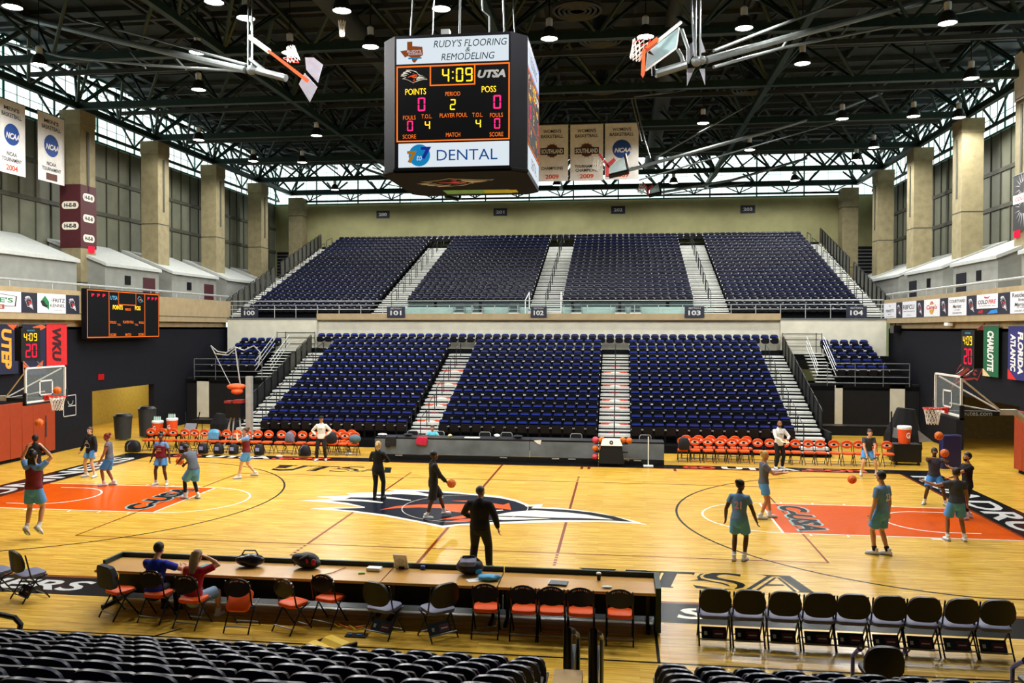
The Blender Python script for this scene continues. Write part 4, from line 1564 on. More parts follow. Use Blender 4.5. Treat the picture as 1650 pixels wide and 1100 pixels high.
# two seats standing upright with raised arms in front of the right near block
for x, y, lb in ((8.0, -11.55, 'dark seat with raised armrests standing before the right near block'), (10.05, -11.7, 'dark seat with raised armrests at the lower right photo edge')):
    t = thing('arm_seat', lb, 'seat', (x, y, 0), PI, 'upright arm seats')
    m = MB()
    shell(m, .52, .40, .15, .06, .16, .42, -.14, 0, .06, .04)
    m.build('backrest', NAVYD, t, True)
    m = MB()
    pad(m, .48, .44, .07, (0, -.05, .42))
    m.build('seat', NAVYD, t, True)
    for s in (-1, 1):
        m = MB()
        m.tube([(s*.31, -.2, 0), (s*.31, -.18, .55), (s*.31, .05, .72), (s*.30, .14, .76)], .028, 8)
        m.ring((0, 0), .02, .05, 0, 0, 2*PI, 14, 0, frame((s*.30, .16, .80), (1, 0, 0), (0, .3, 1)))
        m.build('armrest', BLUES, t, True)

# ------------------------------------------------------------------ far scorer table
LEDF = mat('led_face_off', (104, 118, 134), .3, metal=.25, spec=.5, var=.3, scale=1.3)
for k, (x0, x1, lb) in enumerate(((-5.2, .95, 'long far scorer table with a dark reflecting front, left half'), (.97, 3.6, 'far scorer table with a dark reflecting front, middle part'), (3.62, 6.08, 'far scorer table with a dark reflecting front, right part behind the post'))):
    t = thing('led_scorer_table', lb, 'table', (0, 0, 0), 0, 'far scorer tables')
    MB().bx(x0, x1, 8.42, 9.25, .80, .86).build('table_top', BLKM, t)
    MB().bx(x0, x1, 8.40, 8.46, .22, .80).build('front_panel', LEDF, t)
    MB().bx(x0, x1, 8.32, 8.50, .0, .20).build('base', BLACK, t)
    for xx in (x0+1.0, x1-1.0):
        MB().bx(xx-.14, xx+.14, 8.30, 8.32, .15, .19).build('foot_plate', GALV, t)
# things hanging on or standing behind it
o = cloth_rem(MB().box((0, 0, -.18), (.44, .03, .36)).box((0, .12, .012), (.44, .26, .03)).box((-.1, 0, -.30), (.14, .05, .2)), 'jacket', BAGK, None, .015)
o.location = (-4.55, 8.36, .87)
tag(o, 'black jacket hanging over the far table front', 'jacket')
o = cloth_rem(MB().box((0, 0, -.14), (.44, .03, .30), 0, Matrix.Rotation(.12, 4, 'Y')).box((0, .1, .012), (.42, .22, .025)), 'towel', mat('crimson_cloth', (196, 32, 66), .8, var=.15), None, .015)
o.location = (-3.28, 8.36, .87)
tag(o, 'crimson towel hanging over the far table front', 'towel')
for x, lb, m, s in ((-5.0, 'pale cloth heap on the left end of the far table', WHITE, (.4, .2, .1)), (-2.25, 'small pale pouch on the far table right of the aqua shirt', mat('cream_cloth', (210, 200, 150), .8), (.16, .12, .12)), (-.35, 'white and blue cap on the far table', WHITE, (.2, .16, .16)), (.45, 'black bag on the far table beside the white cap', BAGK, (.42, .2, .14)), (-3.95, 'low black bag at the left half of the far table', BAGK, (.4, .2, .12))):
    o = cloth_rem(lump(int(abs(x)*100), 4, s[0], s[1], s[2], s[2]*.5), 'cap' if 'cap' in lb else 'bag' if 'bag' in lb else 'cloth_heap' if 'heap' in lb else 'pouch', m, None, .014)
    o.location = (x, 8.8, .865)
    tag(o, lb, lb.split()[-1] if False else ('cap' if 'cap' in lb else 'bag' if 'bag' in lb else 'cloth' if 'heap' in lb else 'pouch'))
o = MB().box((0, 0, .005), (.6, .3, .01)).build('paper_sheet', WHITE)
o.location = (-1.35, 8.75, .862)
tag(o, 'white paper lying on the far table', 'paper')
o = MB().flat([(-.16, 0), (.14, .02), (.10, -.16), (-.02, -.12)], 0, 0, frame((0, 0, 0), (1, 0, 0), (0, 0, 1))).build('paper_sheet', WHITE)
o.location = (1.28, 8.385, .85)
tag(o, 'white paper hanging over the far table front edge', 'paper')
G0 = None
for i, u in enumerate((663, 705, 780, 815, 928, 1040)):
    x = at(u, 695, y=10.0).x
    lab = 'black office chair with grey rim behind the far table, %s from left' % ORD[i]
    if G0 is None:
        t = thing('table_chair', lab, 'chair', (x, 10.0, 0), PI, 'chairs behind the far table')
        m = MB()
        shell(m, .44, .38, .1, .03, -.2, .52, .1, 0, .02, -.03)
        m.build('backrest', BLACK, t, True)
        MB().tube([(-.23, -.2, .5), (-.23, -.24, .84), (-.18, -.245, .90), (.18, -.245, .90), (.23, -.24, .84), (.23, -.2, .5)], .014, 6).build('back_rim', GALV, t, True)
        m = MB()
        pad(m, .44, .42, .07, (0, .02, .46))
        m.build('seat', BLACK, t, True)
        chair_frame(t, .6)
        G0 = t
    else:
        dup(G0, (x, 10.0, 0), PI, lab)

# ------------------------------------------------------------------ balls
BALLC = mat('ball_orange', (226, 112, 34), .55, var=.12, scale=20)
BALLS = mat('ball_seam', (40, 26, 20), .6, var=0)
_ball = {}
def ball(p, label, group=None, m=BALLC, rot=(0.4, 0.3, 0.2)):
    k = m.name
    if k not in _ball:
        b = MB().ball((0, 0, 0), .121, 0, 24, 16)
        for ax in ((1, 0, 0), (0, 1, 0)):
            T = frame((0, 0, 0), (0, 0, 1), ax)
            b.loft([((.1195*math.cos(2*PI*i/28), .1195*math.sin(2*PI*i/28), 0), .0045) for i in range(28)], 5, 1, False, T, closed=True)
        for s in (-1, 1):
            b.loft([(Vector((.06*s+.03*s*math.cos(2*(2*PI*i/28)), .1*math.cos(2*PI*i/28), .1*math.sin(2*PI*i/28))).normalized()*.1195, .0045) for i in range(28)], 5, 1, False, None, closed=True)
        _ball[k] = b.mesh('basketball', [m, BALLS], True)
    o = bpy.data.objects.new('basketball', _ball[k])
    COL.objects.link(o)
    o.location = p
    o.rotation_euler = rot
    return tag(o, label, 'basketball', group)


PINK = mat('ball_pink', (222, 70, 88), .5, var=.1)
ball(at(92, 629, y=.18), 'orange basketball dropping onto the left rim', 'balls in play')
ball(at(63, 681, y=-1.0), 'orange basketball in the air before the orange wall pads', 'balls in play')
ball(at(1373, 772, y=.5), 'orange basketball in the air above the right lane', 'balls in play')
ball(at(1513, 702, y=1.6), 'orange basketball in the air under the right net', 'balls in play')

t = thing('ball_rack', 'black ball rack with a covered frame before the far table', 'ball rack', (4.1, 8.0, 0))
for x in (-.45, .45):
    MB().tube([(x, -.22, .02), (x*.8, -.1, 1.0)], .02, 6).tube([(x, .22, .02), (x*.8, .1, 1.0)], .02, 6).cyl((x, -.24, .05), (x, .24, .05), .02, None, 6).build('side_frame', BLKM, t, True)
for z in (.2, .52, .84):
    MB().cyl((-.62, -.09, z), (.62, -.09, z), .014, None, 6).cyl((-.62, .09, z), (.62, .09, z), .014, None, 6).build('shelf_rail', BLKM, t, True)
cv = MB()
cv.add([(-.33, -.13, 1.0), (.33, -.13, 1.0), (.50, -.28, .12), (-.48, -.28, .12)], [(3, 2, 1, 0)], 0)
cv.add([(-.33, -.13, 1.02), (.33, -.13, 1.02), (.42, -.20, .78), (-.40, -.20, .78)], [(3, 2, 1, 0)], 1)
cv.add([(-.33, -.13, 1.02), (.33, -.13, 1.02), (.33, .15, 1.02), (-.33, .15, 1.02)], [(0, 1, 2, 3)], 1)
T = frame((0, -.175, .9), (1, 0, 0), (0, .28, 1))
cv.ring((0, 0), .03, .07, .006, 0, 2*PI, 20, 0, T)
cv.build('cover', [BLACK, WHITE], t)
for i, (dx, z, m, lb) in enumerate(((-.60, .97, PINK, 'pink basketball at the top left of the ball rack'), (-.36, .97, BALLC, 'orange basketball left of the white cover on the rack'), (.42, .97, BALLC, 'orange basketball right of the white cover on the rack'), (.66, .96, BALLC, 'orange basketball at the right top end of the rack'),
                                    (-.60, .65, BALLC, 'orange basketball at the left of the middle rack shelf'), (-.34, .65, BALLC, 'orange basketball second on the middle rack shelf'), (-.60, .33, PINK, 'pink basketball on the lowest rack shelf'))):
    ball((4.1+dx, 8.0 if abs(dx) > .5 else 8.0, z), lb, 'balls on the rack', m, (i, i*.7, 0))
t = thing('white_post', 'thin white post on a white base plate before the far table', 'post', (5.48, 8.05, 0))
MB().box((0, 0, .02), (.36, .3, .04)).build('base_plate', WHITE, t)
MB().cyl((0, 0, .04), (0, 0, 1.12), .022, None, 8).build('pole', WHITE, t, True)

# ------------------------------------------------------------------ side gear
COOL = mat('cooler_orange', (232, 84, 34), .45, var=.05)
t = None
for p, lb in (((-14.75, 10.2, .55), 'tall orange drink cooler with bottles on its lid, right of the pair'), ((-15.42, 10.2, .55), 'shorter orange drink cooler with bottles on its lid, left of the pair')):
    h = .62 if 'tall' in lb else .5
    t = thing('drink_cooler', lb, 'cooler', p, 0, 'orange drink coolers')
    MB().lathe([(.19, 0), (.23, h)], (0, 0, 0), 24).build('body', COOL, t, True)
    MB().lathe([(.24, h), (.245, h+.07), (.22, h+.1), (.001, h+.1)], (0, 0, 0), 24).build('lid', WHITE, t, True)
    m = MB()
    T = frame((0, -.235, h*.58), (1, 0, 0), (0, 0, 1))
    m.text('G', -.02, 0, .13, .2, 0, 0, T, bold=.03)
    m.build('letter', [WHITE], t)
    for i in range(4):
        MB().lathe([(.035, h+.1), (.035, h+.24), (.015, h+.27), (.015, h+.29)], (-.13+.085*i, -.02, 0), 10).build('bottle', mat('mint_bottle', (170, 200, 190), .3, var=.05), t, True)
o = MB().bx(-15.8, -14.4, 9.95, 10.5, .5, .55).bx(-15.75, -15.7, 10, 10.05, 0, .5).bx(-14.5, -14.45, 10, 10.05, 0, .5).bx(-15.75, -15.7, 10.4, 10.45, 0, .5).bx(-14.5, -14.45, 10.4, 10.45, 0, .5)
tag(o.build('side_table', BLKM), 'low black table under the two orange coolers', 'table')
t = thing('equipment_cart', 'black cart with an orange cooler and bottles by the right bench', 'cart', (15.3, 9.95, 0))
MB().bx(-.55, .45, -.3, .3, .12, .8).build('cabinet', BLACK, t)
for x in (-.45, .35):
    MB().cyl((x, -.3, .06), (x, -.25, .06), .06, None, 12).build('wheel', BLKM, t, True)
MB().cyl((-.5, .2, .8), (-.5, .2, 2.0), .03, None, 8).build('pole', BLKM, t, True)
t = thing('drink_cooler', 'orange drink cooler with white lid on the black cart', 'cooler', (15.2, 9.9, .806), 0, 'orange drink coolers')
MB().lathe([(.20, 0), (.25, .55)], (0, 0, 0), 24).build('body', COOL, t, True)
MB().lathe([(.26, .55), (.265, .63), (.24, .67), (.001, .67)], (0, 0, 0), 24).build('lid', WHITE, t, True)
MB().text('G', .06, 0, .14, .22, 0, 0, frame((0, -.25, .33), (1, 0, 0), (0, 0, 1)), bold=.03).build('letter', [WHITE], t)
# covered shooting machines either side
for s, x, y, lb in ((1, 15.7, 11.6, 'black draped ball machine with grey wing panels by the right cart'), (-1, -13.3, 11.6, 'black draped wheeled machine behind the left bench')):
    t = thing('covered_machine', lb, 'machine', (x, y, 0))
    cloth_rem(MB().loft([((0, 0, .35), (.75, .6)), ((0, 0, 1.0), (.7, .55)), ((.05, 0, 1.5), (.5, .4)), ((.1, 0, 2.0), (.35, .25))] if s > 0 else [((0, 0, .35), (.4, .35)), ((0, 0, .9), (.42, .35)), ((.05, 0, 1.35), (.2, .15))], 10), 'cover', DRAPE, t, .04)
    m = MB()
    k = 1 if s > 0 else .55
    m.add([(-.55*k, -.62, 1.3*k), (.1*k, -.66, 1.1*k), (-.1*k, -.66, .8*k), (-.6*k, -.62, .9*k)], [(0, 1, 2, 3)])
    m.add([(.35*k, -.64, 1.2*k), (.95*k, -.5, .75*k), (.4*k, -.64, .72*k)], [(0, 1, 2)])
    m.build('wing_panel', mat('grey_cloth', (128, 132, 140), .6, var=.1), t)
    MB().bx(-.5*k, .5*k, -.4*k, .4*k, .0, .35).build('base', BLKM, t)
# rebounder with orange hood on the left
t = thing('rebounder', 'tall shooting machine with orange hood and looped white net arms', 'shooting machine', (-11.9, 10.35, 0))
cloth_rem(MB().ball((0, 0, 2.65), (.42, .36, .14)).ball((.08, -.1, 2.45), (.26, .25, .13)), 'hood', ORANGE, t, .03)
MB().bx(-.35, .3, -.3, .3, 1.35, 1.95).build('body', BLACK, t)
MB().bx(-.4, -.1, -.32, .1, 1.95, 2.05).bx(.0, .35, -.32, .1, 1.95, 2.1).build('red_tray', mat('tray_red', (150, 44, 36), .5), t)
MB().bx(.47, .70, -.12, .12, .6, 3.1).build('mast', GALV, t)
m = MB()
for x in (-.45, -.1, .45):
    m.tube([(x, -.25, .05), (x*.6, -.2, .9), (x*.4, -.1, 1.4)], .035, 8)
m.tube([(-.45, -.3, .05), (.45, -.3, .05)], .03, 8)
m.build('leg', GALV, t, True)
m = MB()
m.tube([(-1.1, -.1, 4.4), (-.8, -.1, 4.15), (-.4, -.1, 4.1), (.0, -.1, 4.35), (.3, .1, 4.2), (.75, .1, 4.4), (1.05, .1, 4.1)], .025, 6)
m.tube([(-1.1, -.1, 4.4), (-.9, -.1, 4.05), (-.3, -.15, 4.0), (.05, -.1, 4.3)], .025, 6)
m.tube([(0, -.1, 4.35), (.1, -.05, 3.4), (.18, 0, 2.75)], .03, 6)
m.tube([(1.05, .1, 4.1), (.95, .1, 3.55)], .03, 6).tube([(-1.1, -.1, 4.4), (-.5, -.05, 3.2), (-.25, 0, 2.7)], .016, 6)
m.build('net_arm', GALV, t, True)
# wheeled bins, blue mat, chairs near the left doorway
for x, y, h, lb in ((-18.3, 12.2, 1.05, 'tall dark grey bin beside the left doorway'), (-17.7, 13.2, 1.3, 'black rolling bin behind the grey one at the left doorway')):
    t = thing('wheeled_bin', lb, 'bin', (x, y, 0), 0, 'bins by the doorway')
    MB().lathe([(.34, .06), (.40, h), (.42, h), (.42, h+.05)], (0, 0, 0), 20).build('body', mat('bin_grey', (44, 48, 52), .45, var=.1), t, True)
    MB().lathe([(.43, h+.05), (.30, h+.16), (.001, h+.18)], (0, 0, 0), 20).build('lid', BLKM, t, True)
t = thing('folded_mat', 'dark blue upright mat near the right doorway', 'mat', (16.6, 9.2, 0), .3)
MB().bx(-.4, .4, -.12, .12, 0, 1.25).build('mat_body', mat('mat_blue', (22, 30, 84), .5, var=.08), t, bevel=.05)
t = thing('folding_table', 'black folding table behind the left bench', 'table', (-14.0, 12.6, 0))
MB().bx(-.95, .9, -.35, .35, .92, .97).build('table_top', BLKM, t)
for x in (-.8, .75):
    MB().tube([(x, -.3, 0), (x, -.3, .92)], .02, 6).tube([(x, .3, 0), (x, .3, .92)], .02, 6).build('leg', BLKM, t)
t = thing('folding_table', 'long black table under the right corner block', 'table', (14.75, 15.2, 0))
MB().bx(-1.5, 1.6, -.4, .4, .82, .88).build('table_top', BLKM, t)
for x in (-1.3, 1.4):
    MB().bx(x-.02, x+.02, -.35, .35, 0, .82).build('leg', BLKM, t)
t = thing('wheelchair', 'grey fabric folding seat behind the left bench', 'chair', (-14.35, 11.0, 0), PI)
m = MB()
m.add([(-.25, -.1, .95), (.25, -.1, .95), (.28, .2, .55), (-.28, .2, .55)], [(0, 1, 2, 3)])
m.build('seat_cloth', mat('grey_cloth', (128, 132, 140), .6, var=.1), t)
for s in (-1, 1):
    m = MB()
    m.tube([(s*.3, .25, 0), (s*.28, -.12, 1.0), (s*.34, -.2, 1.45)], .025, 6).tube([(s*.3, -.3, 0), (s*.28, .2, .6)], .025, 6)
    m.build('leg', BLKM, t, True)
# bags and towels around the benches
t = None
for i, (u, v, w, lb, m) in enumerate(((217, 722, .75, 'large black bag at the left end of the left bench', BAGK), (299, 722, .42, 'navy backpack under the left bench, first from the left', BAGK), (330, 722, .44, 'navy backpack under the left bench below the blue towel', BAGK), (355, 724, .46, 'navy backpack under the left bench, right of the blue towel', BAGK),
                                      (379, 726, .42, 'navy backpack under the left bench beside the walking player', BAGK), (420, 728, .45, 'navy backpack with pale patch under the left bench middle', BAGK), (493, 730, .55, 'dark backpack on the floor left of the white-shirted coach', BAGK))):
    p = at(u, v, y=8.85)
    t = thing('backpack', lb, 'backpack', (p.x, 8.72, 0), 0, 'bags under the left bench')
    bagbody(w*.86, .32, .44 if i else .5).build('body', m, t, True)
    if i not in (0, 6):
        MB().box((0, -.19, .24), (.16, .02, .14)).build('patch', mat('patch_lilac', (150, 150, 190), .6), t)
    else:
        MB().tube([(-.15, -.15, .1), (-.12, -.2, .3), (0, -.1, .46)], .02, 6).build('strap', BAGG, t, True)
o = cloth_rem(MB().ball((0, 0, .0), (.24, .10, .16)).box((0, -.07, -.12), (.46, .05, .30)), 'towel', LBLUE, None, .02)
o.location = (at(345, 700, y=9.2).x, 9.2, .80)
tag(o, 'light blue towel draped over a left bench chair', 'towel')
for u, y, z, s, lb, m in ((467, 9.05, .51, (.36, .3, .4), 'grey patterned bag on a left bench seat', BAGG), (534, 9.05, .51, (.42, .34, .45), 'black bag on the bench right of the white-shirted coach', BAGK), (572, 9.0, .51, (.5, .34, .36), 'teal grey clothes heap on the last left bench chair', mat('teal_grey_cloth', (84, 112, 124), .8, var=.2)), (1102, 9.2, .51, (.42, .3, .48), 'black bag on the first right bench chair', BAGK)):
    o = bagbody(s[0], s[1], s[2]).build('bag', m, None, True) if 'bag' in lb else cloth_rem(lump(int(u), 7, s[0], s[1], s[2], .10), 'clothes_heap', m, None, .025)
    o.location = (at(u, 715, y=y).x, y, z)
    tag(o, lb, 'bag' if 'bag' in lb else 'clothes')
for i, u in enumerate((478, 548, 565, 593)):
    pass
for i, (u, v, c) in enumerate(((450, 737, WHITE), (393, 733, WHITE), (562, 733, WHITE))):
    p = at(u, v, z=0)
    o = cloth_rem(lump(70+i, 3, .3, .14, .1, .05), 'shoe', c, None, .015)
    o.location = (p.x, p.y, 0.005)
    tag(o, 'white shoe lying on the floor before the left bench, %s from left' % ORD[(1, 0, 2)[i]], 'shoe')

o = MB().bx(-.18, .18, -.3, .3, -.5, -.1).cyl((0, 0, -.1), (0, 0, .01), .04, None, 8).build('loudspeaker', BLKM)
o.location = (18.48, at(1443, 525, x=18.48).y, 5.46)
tag(o, 'black loudspeaker hung under the far end of the right balcony', 'loudspeaker')
o = MB().bx(-.10, .10, -.22, .22, -.16, -.02).build('flood_lamp', WHITE)
o.location = (18.48, at(1528, 524, x=18.48).y, 5.48)
tag(o, 'small white flood lamp under the right balcony', 'lamp')
# ------------------------------------------------------------------ court baskets
GLASS = mat('backboard_glass', (200, 220, 224), .05, spec=.6, var=0, alpha=.10)
RIMR = mat('rim_red', (214, 44, 28), .4, var=.05)
NETW = mat('net_white', (232, 230, 222), .8, var=.05)
PADB = mat('board_pad_black', (24, 26, 34), .6, var=.1)


def net(mb, c, r0=.225, r1=.14, h=.42, n=12, rows=4, T=None, r=.009):
    for s in (-1, 1):
        for i in range(n):
            pts = []
            for k in range(rows+1):
                f = k/rows
                rad = r0+(r1-r0)*(f**.7)
                a = 2*PI*(i+s*.5*k)/n
                pts.append((c[0]+rad*math.cos(a), c[1]+rad*math.sin(a), c[2]-h*f))
            mb.tube(pts, r, 4, 0, T)


def basket(s, label):
    t = thing('basketball_hoop', label, 'basketball hoop', (s*13.107, 0, 0), 0 if s > 0 else PI, 'court baskets')
    # local +x points to the wall, the court lies at -x
    m = MB()
    for y0, y1, z0, z1 in ((-.914, .914, 2.90, 2.955), (-.914, .914, 3.92, 3.97), (-.914, -.86, 2.9, 3.97), (.86, .914, 2.9, 3.97)):
        m.bx(-.02, .03, y0, y1, z0, z1)
    m.build('board_frame', WHITE, t)
    MB().bx(-.004, .006, -.87, .87, 2.95, 3.93).build('board_glass', GLASS, t)
    m = MB()
    for y0, y1, z0, z1 in ((-.305, .305, 3.09, 3.13), (-.305, .305, 3.51, 3.555), (-.305, -.255, 3.09, 3.55), (.255, .305, 3.09, 3.55)):
        m.bx(-.012, -.006, y0, y1, z0, z1)
    m.build('target_square', WHITE, t)
    m = MB()
    m.bx(-.05, .06, -.95, .95, 2.84, 2.90).bx(-.05, .06, -.95, -.90, 2.84, 3.22).bx(-.05, .06, .90, .95, 2.84, 3.22)
    m.build('edge_padding', PADB, t, bevel=.01)
    m = MB()
    m.loft([((-.38+.235*math.cos(2*PI*i/28), .235*math.sin(2*PI*i/28), 3.048), .014) for i in range(28)], 6, 0, False, None, closed=True)
    m.bx(-.17, -.02, -.07, .07, 3.0, 3.07).bx(-.04, -.02, -.12, .12, 2.93, 3.09)
    m.build('rim', RIMR, t, True)
    m = MB()
    net(m, (-.38, 0, 3.04))
    m.build('net', NETW, t)
    m = MB()
    m.bx(.04, 1.28, -.09, .09, 2.86, 3.0)
    m.build('arm_padding', PADB, t, bevel=.02)
    if s > 0:
        m = MB()
        m.text('routes.com', 0, 0, .8, .10, 0, 0, frame((.68, -.092, 2.93), (1, 0, 0), (0, 0, 1)))
        m.build('arm_lettering', SILV, t)
    m = MB()
    m.bx(1.28, 1.72, -.08, .08, 2.90, 3.05)
    m.loft([((1.70, 0, 2.97), (.09, .09)), ((4.0, 0, 1.1), (.11, .11))], 4)
    m.bx(3.4, 5.0, -.7, .7, .05, 1.2)
    m.build('boom', mat('beam_grey', (196, 192, 180), .5, var=.06), t)
    for y in (-.8, .8):
        MB().cyl((1.28, y*.08, 3.04), (.05, y, 3.88), .022, None, 6).build('strut', WHITE, t, True)
    MB().cyl((1.26, 0, 2.98), (.05, 0, 3.2), .02, None, 6).build('strut', WHITE, t, True)
    return t


basket(-1, 'glass backboard with orange rim at the left end of the court')
basket(1, 'glass backboard with red rim at the right end of the court')

# shot clocks over the baskets
AMB = emit_mat('led_amber', (255, 196, 40), 2.2)
REDL = emit_mat('led_red', (255, 30, 60), 2.0)
PINKL = emit_mat('led_pink', (255, 40, 110), 2.0)
ORGL = emit_mat('led_orange', (255, 120, 40), 1.2)
CYANL = emit_mat('led_cyan', (120, 220, 255), .8)
SEG = {'0': 'abcdef', '1': 'bc', '2': 'abged', '3': 'abgcd', '4': 'fgbc', '5': 'afgcd', '6': 'afgedc', '7': 'abc', '8': 'abcdefg', '9': 'abcdfg'}


def digit(mb, ch, cx, cy, w, h, z, m, T):
    th = w*.2
    if ch == ':':
        for dy in (-.22, .22):
            mb.rect(cx-th/2, cx+th/2, cy+dy*h-th/2, cy+dy*h+th/2, z, m, T)
        return
    for sgm in SEG[ch]:
        x0, x1, y0, y1 = {'a': (-w/2+th*.6, w/2-th*.6, h/2-th, h/2), 'd': (-w/2+th*.6, w/2-th*.6, -h/2, -h/2+th), 'g': (-w/2+th*.6, w/2-th*.6, -th/2, th/2), 'f': (-w/2, -w/2+th, th*.3, h/2-th*.4),
                          'b': (w/2-th, w/2, th*.3, h/2-th*.4), 'e': (-w/2, -w/2+th, -h/2+th*.4, -th*.3), 'c': (w/2-th, w/2, -h/2+th*.4, -th*.3)}[sgm]
        mb.rect(cx+x0, cx+x1, cy+y0, cy+y1, z, m, T)


for s, lb in ((-1, 'black shot clock showing 4:09 and 20 above the left backboard'), (1, 'black shot clock showing 4:09 and 20 above the right backboard')):
    t = thing('shot_clock', lb, 'shot clock', (s*13.6, 0, 4.1), 0 if s > 0 else PI, 'shot clocks')
    MB().bx(0, .22, -.42, .42, .05, 1.05).build('case', BLACK, t)
    f = MB()
    T = frame((-.004, 0, .55), (0, -1, 0), (0, 0, 1))
    for ch, x in (('4', -.24), (':', -.11), ('0', .0), ('9', .20)):
        digit(f, ch, x, .22, .14, .24, 0, 0, T)
    digit(f, '2', -.13, -.2, .22, .42, 0, 1, T)
    digit(f, '0', .15, -.2, .22, .42, 0, 1, T)
    f.text('DAKTRONICS', 0, .42, .34, .05, 0, 2, T)
    f.build('led_digits', [AMB, REDL, CYANL], t)
    for y in (-.3, .3):
        MB().cyl((.1, y, .05), (-.15, y, -.14), .018, None, 6).build('bracket', GREYM, t)

# ------------------------------------------------------------------ hanging centre scoreboard
BOXN = mat('scoreboard_navy', (9, 11, 20), .6, spec=.15, var=.1)
BOXK = mat('scoreboard_black', (12, 13, 18), .7, spec=.1, var=.05)
ADW = emit_mat('lit_ad_white', (226, 236, 244), .95)
ADT = emit_mat('ad_letter_green', (24, 70, 74), .5)
ADB = emit_mat('ad_letter_blue', (28, 92, 170), .6)
ADBR = emit_mat('ad_brown', (170, 92, 40), .6)
ADGO = emit_mat('ad_gold', (200, 138, 40), .6)
ADCY = emit_mat('ad_cyan', (30, 150, 214), .7)
ADNV = emit_mat('ad_navy', (34, 52, 160), .7)
ADPU = emit_mat('ad_pale', (240, 236, 250), .9)
SBM = [ADW, BOXK, ORGL, AMB, PINKL, ADT, ADB, ADBR, ADGO, ADCY, ADNV, ADPU, SILV, EMNAVY, EMORG, LWHT, mat('blue_border', (40, 60, 190), .4)]
sb = thing('hanging_scoreboard', 'four-sided hanging scoreboard with lit adverts over centre court', 'scoreboard', (0, 0, 9.4))
R_, C_ = 1.95, 1.55
octo = [(-C_, -R_), (C_, -R_), (R_, -C_), (R_, C_), (C_, R_), (-C_, R_), (-R_, C_), (-R_, -C_)]
b = MB()
b.prism(octo, 0, 3.5)
b.build('case', BOXN, sb)


def board_face(T, side):
    m = MB()
    def W(mb, s_, cx, cy, w, h, k, **kw):
        mb.text(s_, cx, cy, w, h, .008, k, T, **kw)
    # top advert
    m.rect(-1.5, 1.5, 2.75, 3.42, .004, 0, T)
    if not side:
        W(m, "RUDY'S FLOORING", .48, 3.25, 1.95, .19, 5, shear=.2)
        W(m, '&', .42, 3.08, .13, .12, 5, shear=.2)
        W(m, 'REMODELING', .42, 2.90, 1.42, .18, 5, shear=.2)
        tx = [(-1.21, 3.34), (-1.07, 3.34), (-1.07, 3.22), (-.80, 3.19), (-.78, 2.98), (-.90, 2.90), (-1.0, 2.78), (-1.06, 2.80), (-1.10, 2.92), (-1.19, 2.96), (-1.27, 2.93), (-1.40, 3.10), (-1.21, 3.12)]
        m.flat(tx, .006, 7, T)
        W(m, "RUDY'S", -1.02, 3.08, .38, .07, 11)
        W(m, 'FLOORING', -.99, 3.01, .36, .05, 11)
        m.rect(-1.18, -.82, 2.88, 2.92, .009, 9, T)
    else:
        for a, c_ in ((2.75, 2.80), (3.37, 3.42)):
            m.rect(-1.5, 1.5, a, c_, .007, 16, T)
        m.rect(-1.5, -1.44, 2.75, 3.42, .007, 16, T).rect(1.44, 1.5, 2.75, 3.42, .007, 16, T)
        W(m, 'FLOORING', 0, 3.08, 1.6, .26, 10)
    # score panel
    m.rect(-1.5, 1.53, .70, 2.70, .004, 1, T)
    for x0, x1, y0, y1 in ((-1.5, 1.53, 2.66, 2.70), (-1.5, 1.53, .70, .735), (-1.5, -1.465, .7, 2.7), (1.495, 1.53, .7, 2.7), (-.60, .62, 2.15, 2.185), (-.60, -.565, 2.15, 2.68), (.585, .62, 2.15, 2.68)):
        m.rect(x0, x1, y0, y1, .007, 2, T)
    for ch, x in (('4', -.17), (':', .02), ('0', .20), ('9', .45)):
        digit(m, ch, x, 2.42, .19, .36, .008, 3, T)
    emblem(m, T @ Matrix.Translation((-1.03, 2.42, .006)), .74, .36, 15, 13, 14, .001)
    W(m, 'UTSA', 1.05, 2.42, .74, .21, 12, bold=.05, shear=.25)
    W(m, 'POINTS', -.98, 2.02, .56, .16, 3)
    W(m, 'POSS', .98, 2.02, .38, .16, 3)
    W(m, 'PERIOD', .02, 1.93, .40, .11, 2)
    digit(m, '0', -.82, 1.68, .20, .36, .008, 4, T)
    digit(m, '0', 1.2, 1.68, .20, .36, .008, 4, T)
    digit(m, '2', .02, 1.65, .15, .28, .008, 3, T)
    for cx in (-1.15, 1.18):
        W(m, 'FOULS', cx, 1.34, .34, .11, 2)
        digit(m, '0', cx+.02, 1.12, .16, .27, .008, 4, T)
        W(m, 'SCORE', cx, .84, .36, .11, 2)
    for cx in (-.68, .68):
        W(m, 'T.O.L.', cx, 1.36, .28, .11, 2)
        digit(m, '4', cx+.02, 1.13, .14, .22, .008, 3, T)
    W(m, 'PLAYER FOUL', .04, 1.37, .74, .11, 2)
    W(m, 'MATCH', .03, .86, .38, .11, 2)
    # lower advert
    m.rect(-1.45, 1.52, .02, .66, .004, 0, T)
    if not side:
        m.disc((-.88, .34), .29, .006, 9, 28, T)
        W(m, '7', -1.08, .30, .26, .32, 8, bold=.05)
        W(m, 'to', -.88, .27, .14, .13, 11, shear=.3)
        W(m, '7', -.70, .40, .28, .32, 10, bold=.05)
        W(m, 'DENTAL', .40, .33, 1.62, .28, 6)
    else:
        W(m, 'DENTAL', .1, .33, 1.4, .28, 1)
    return m


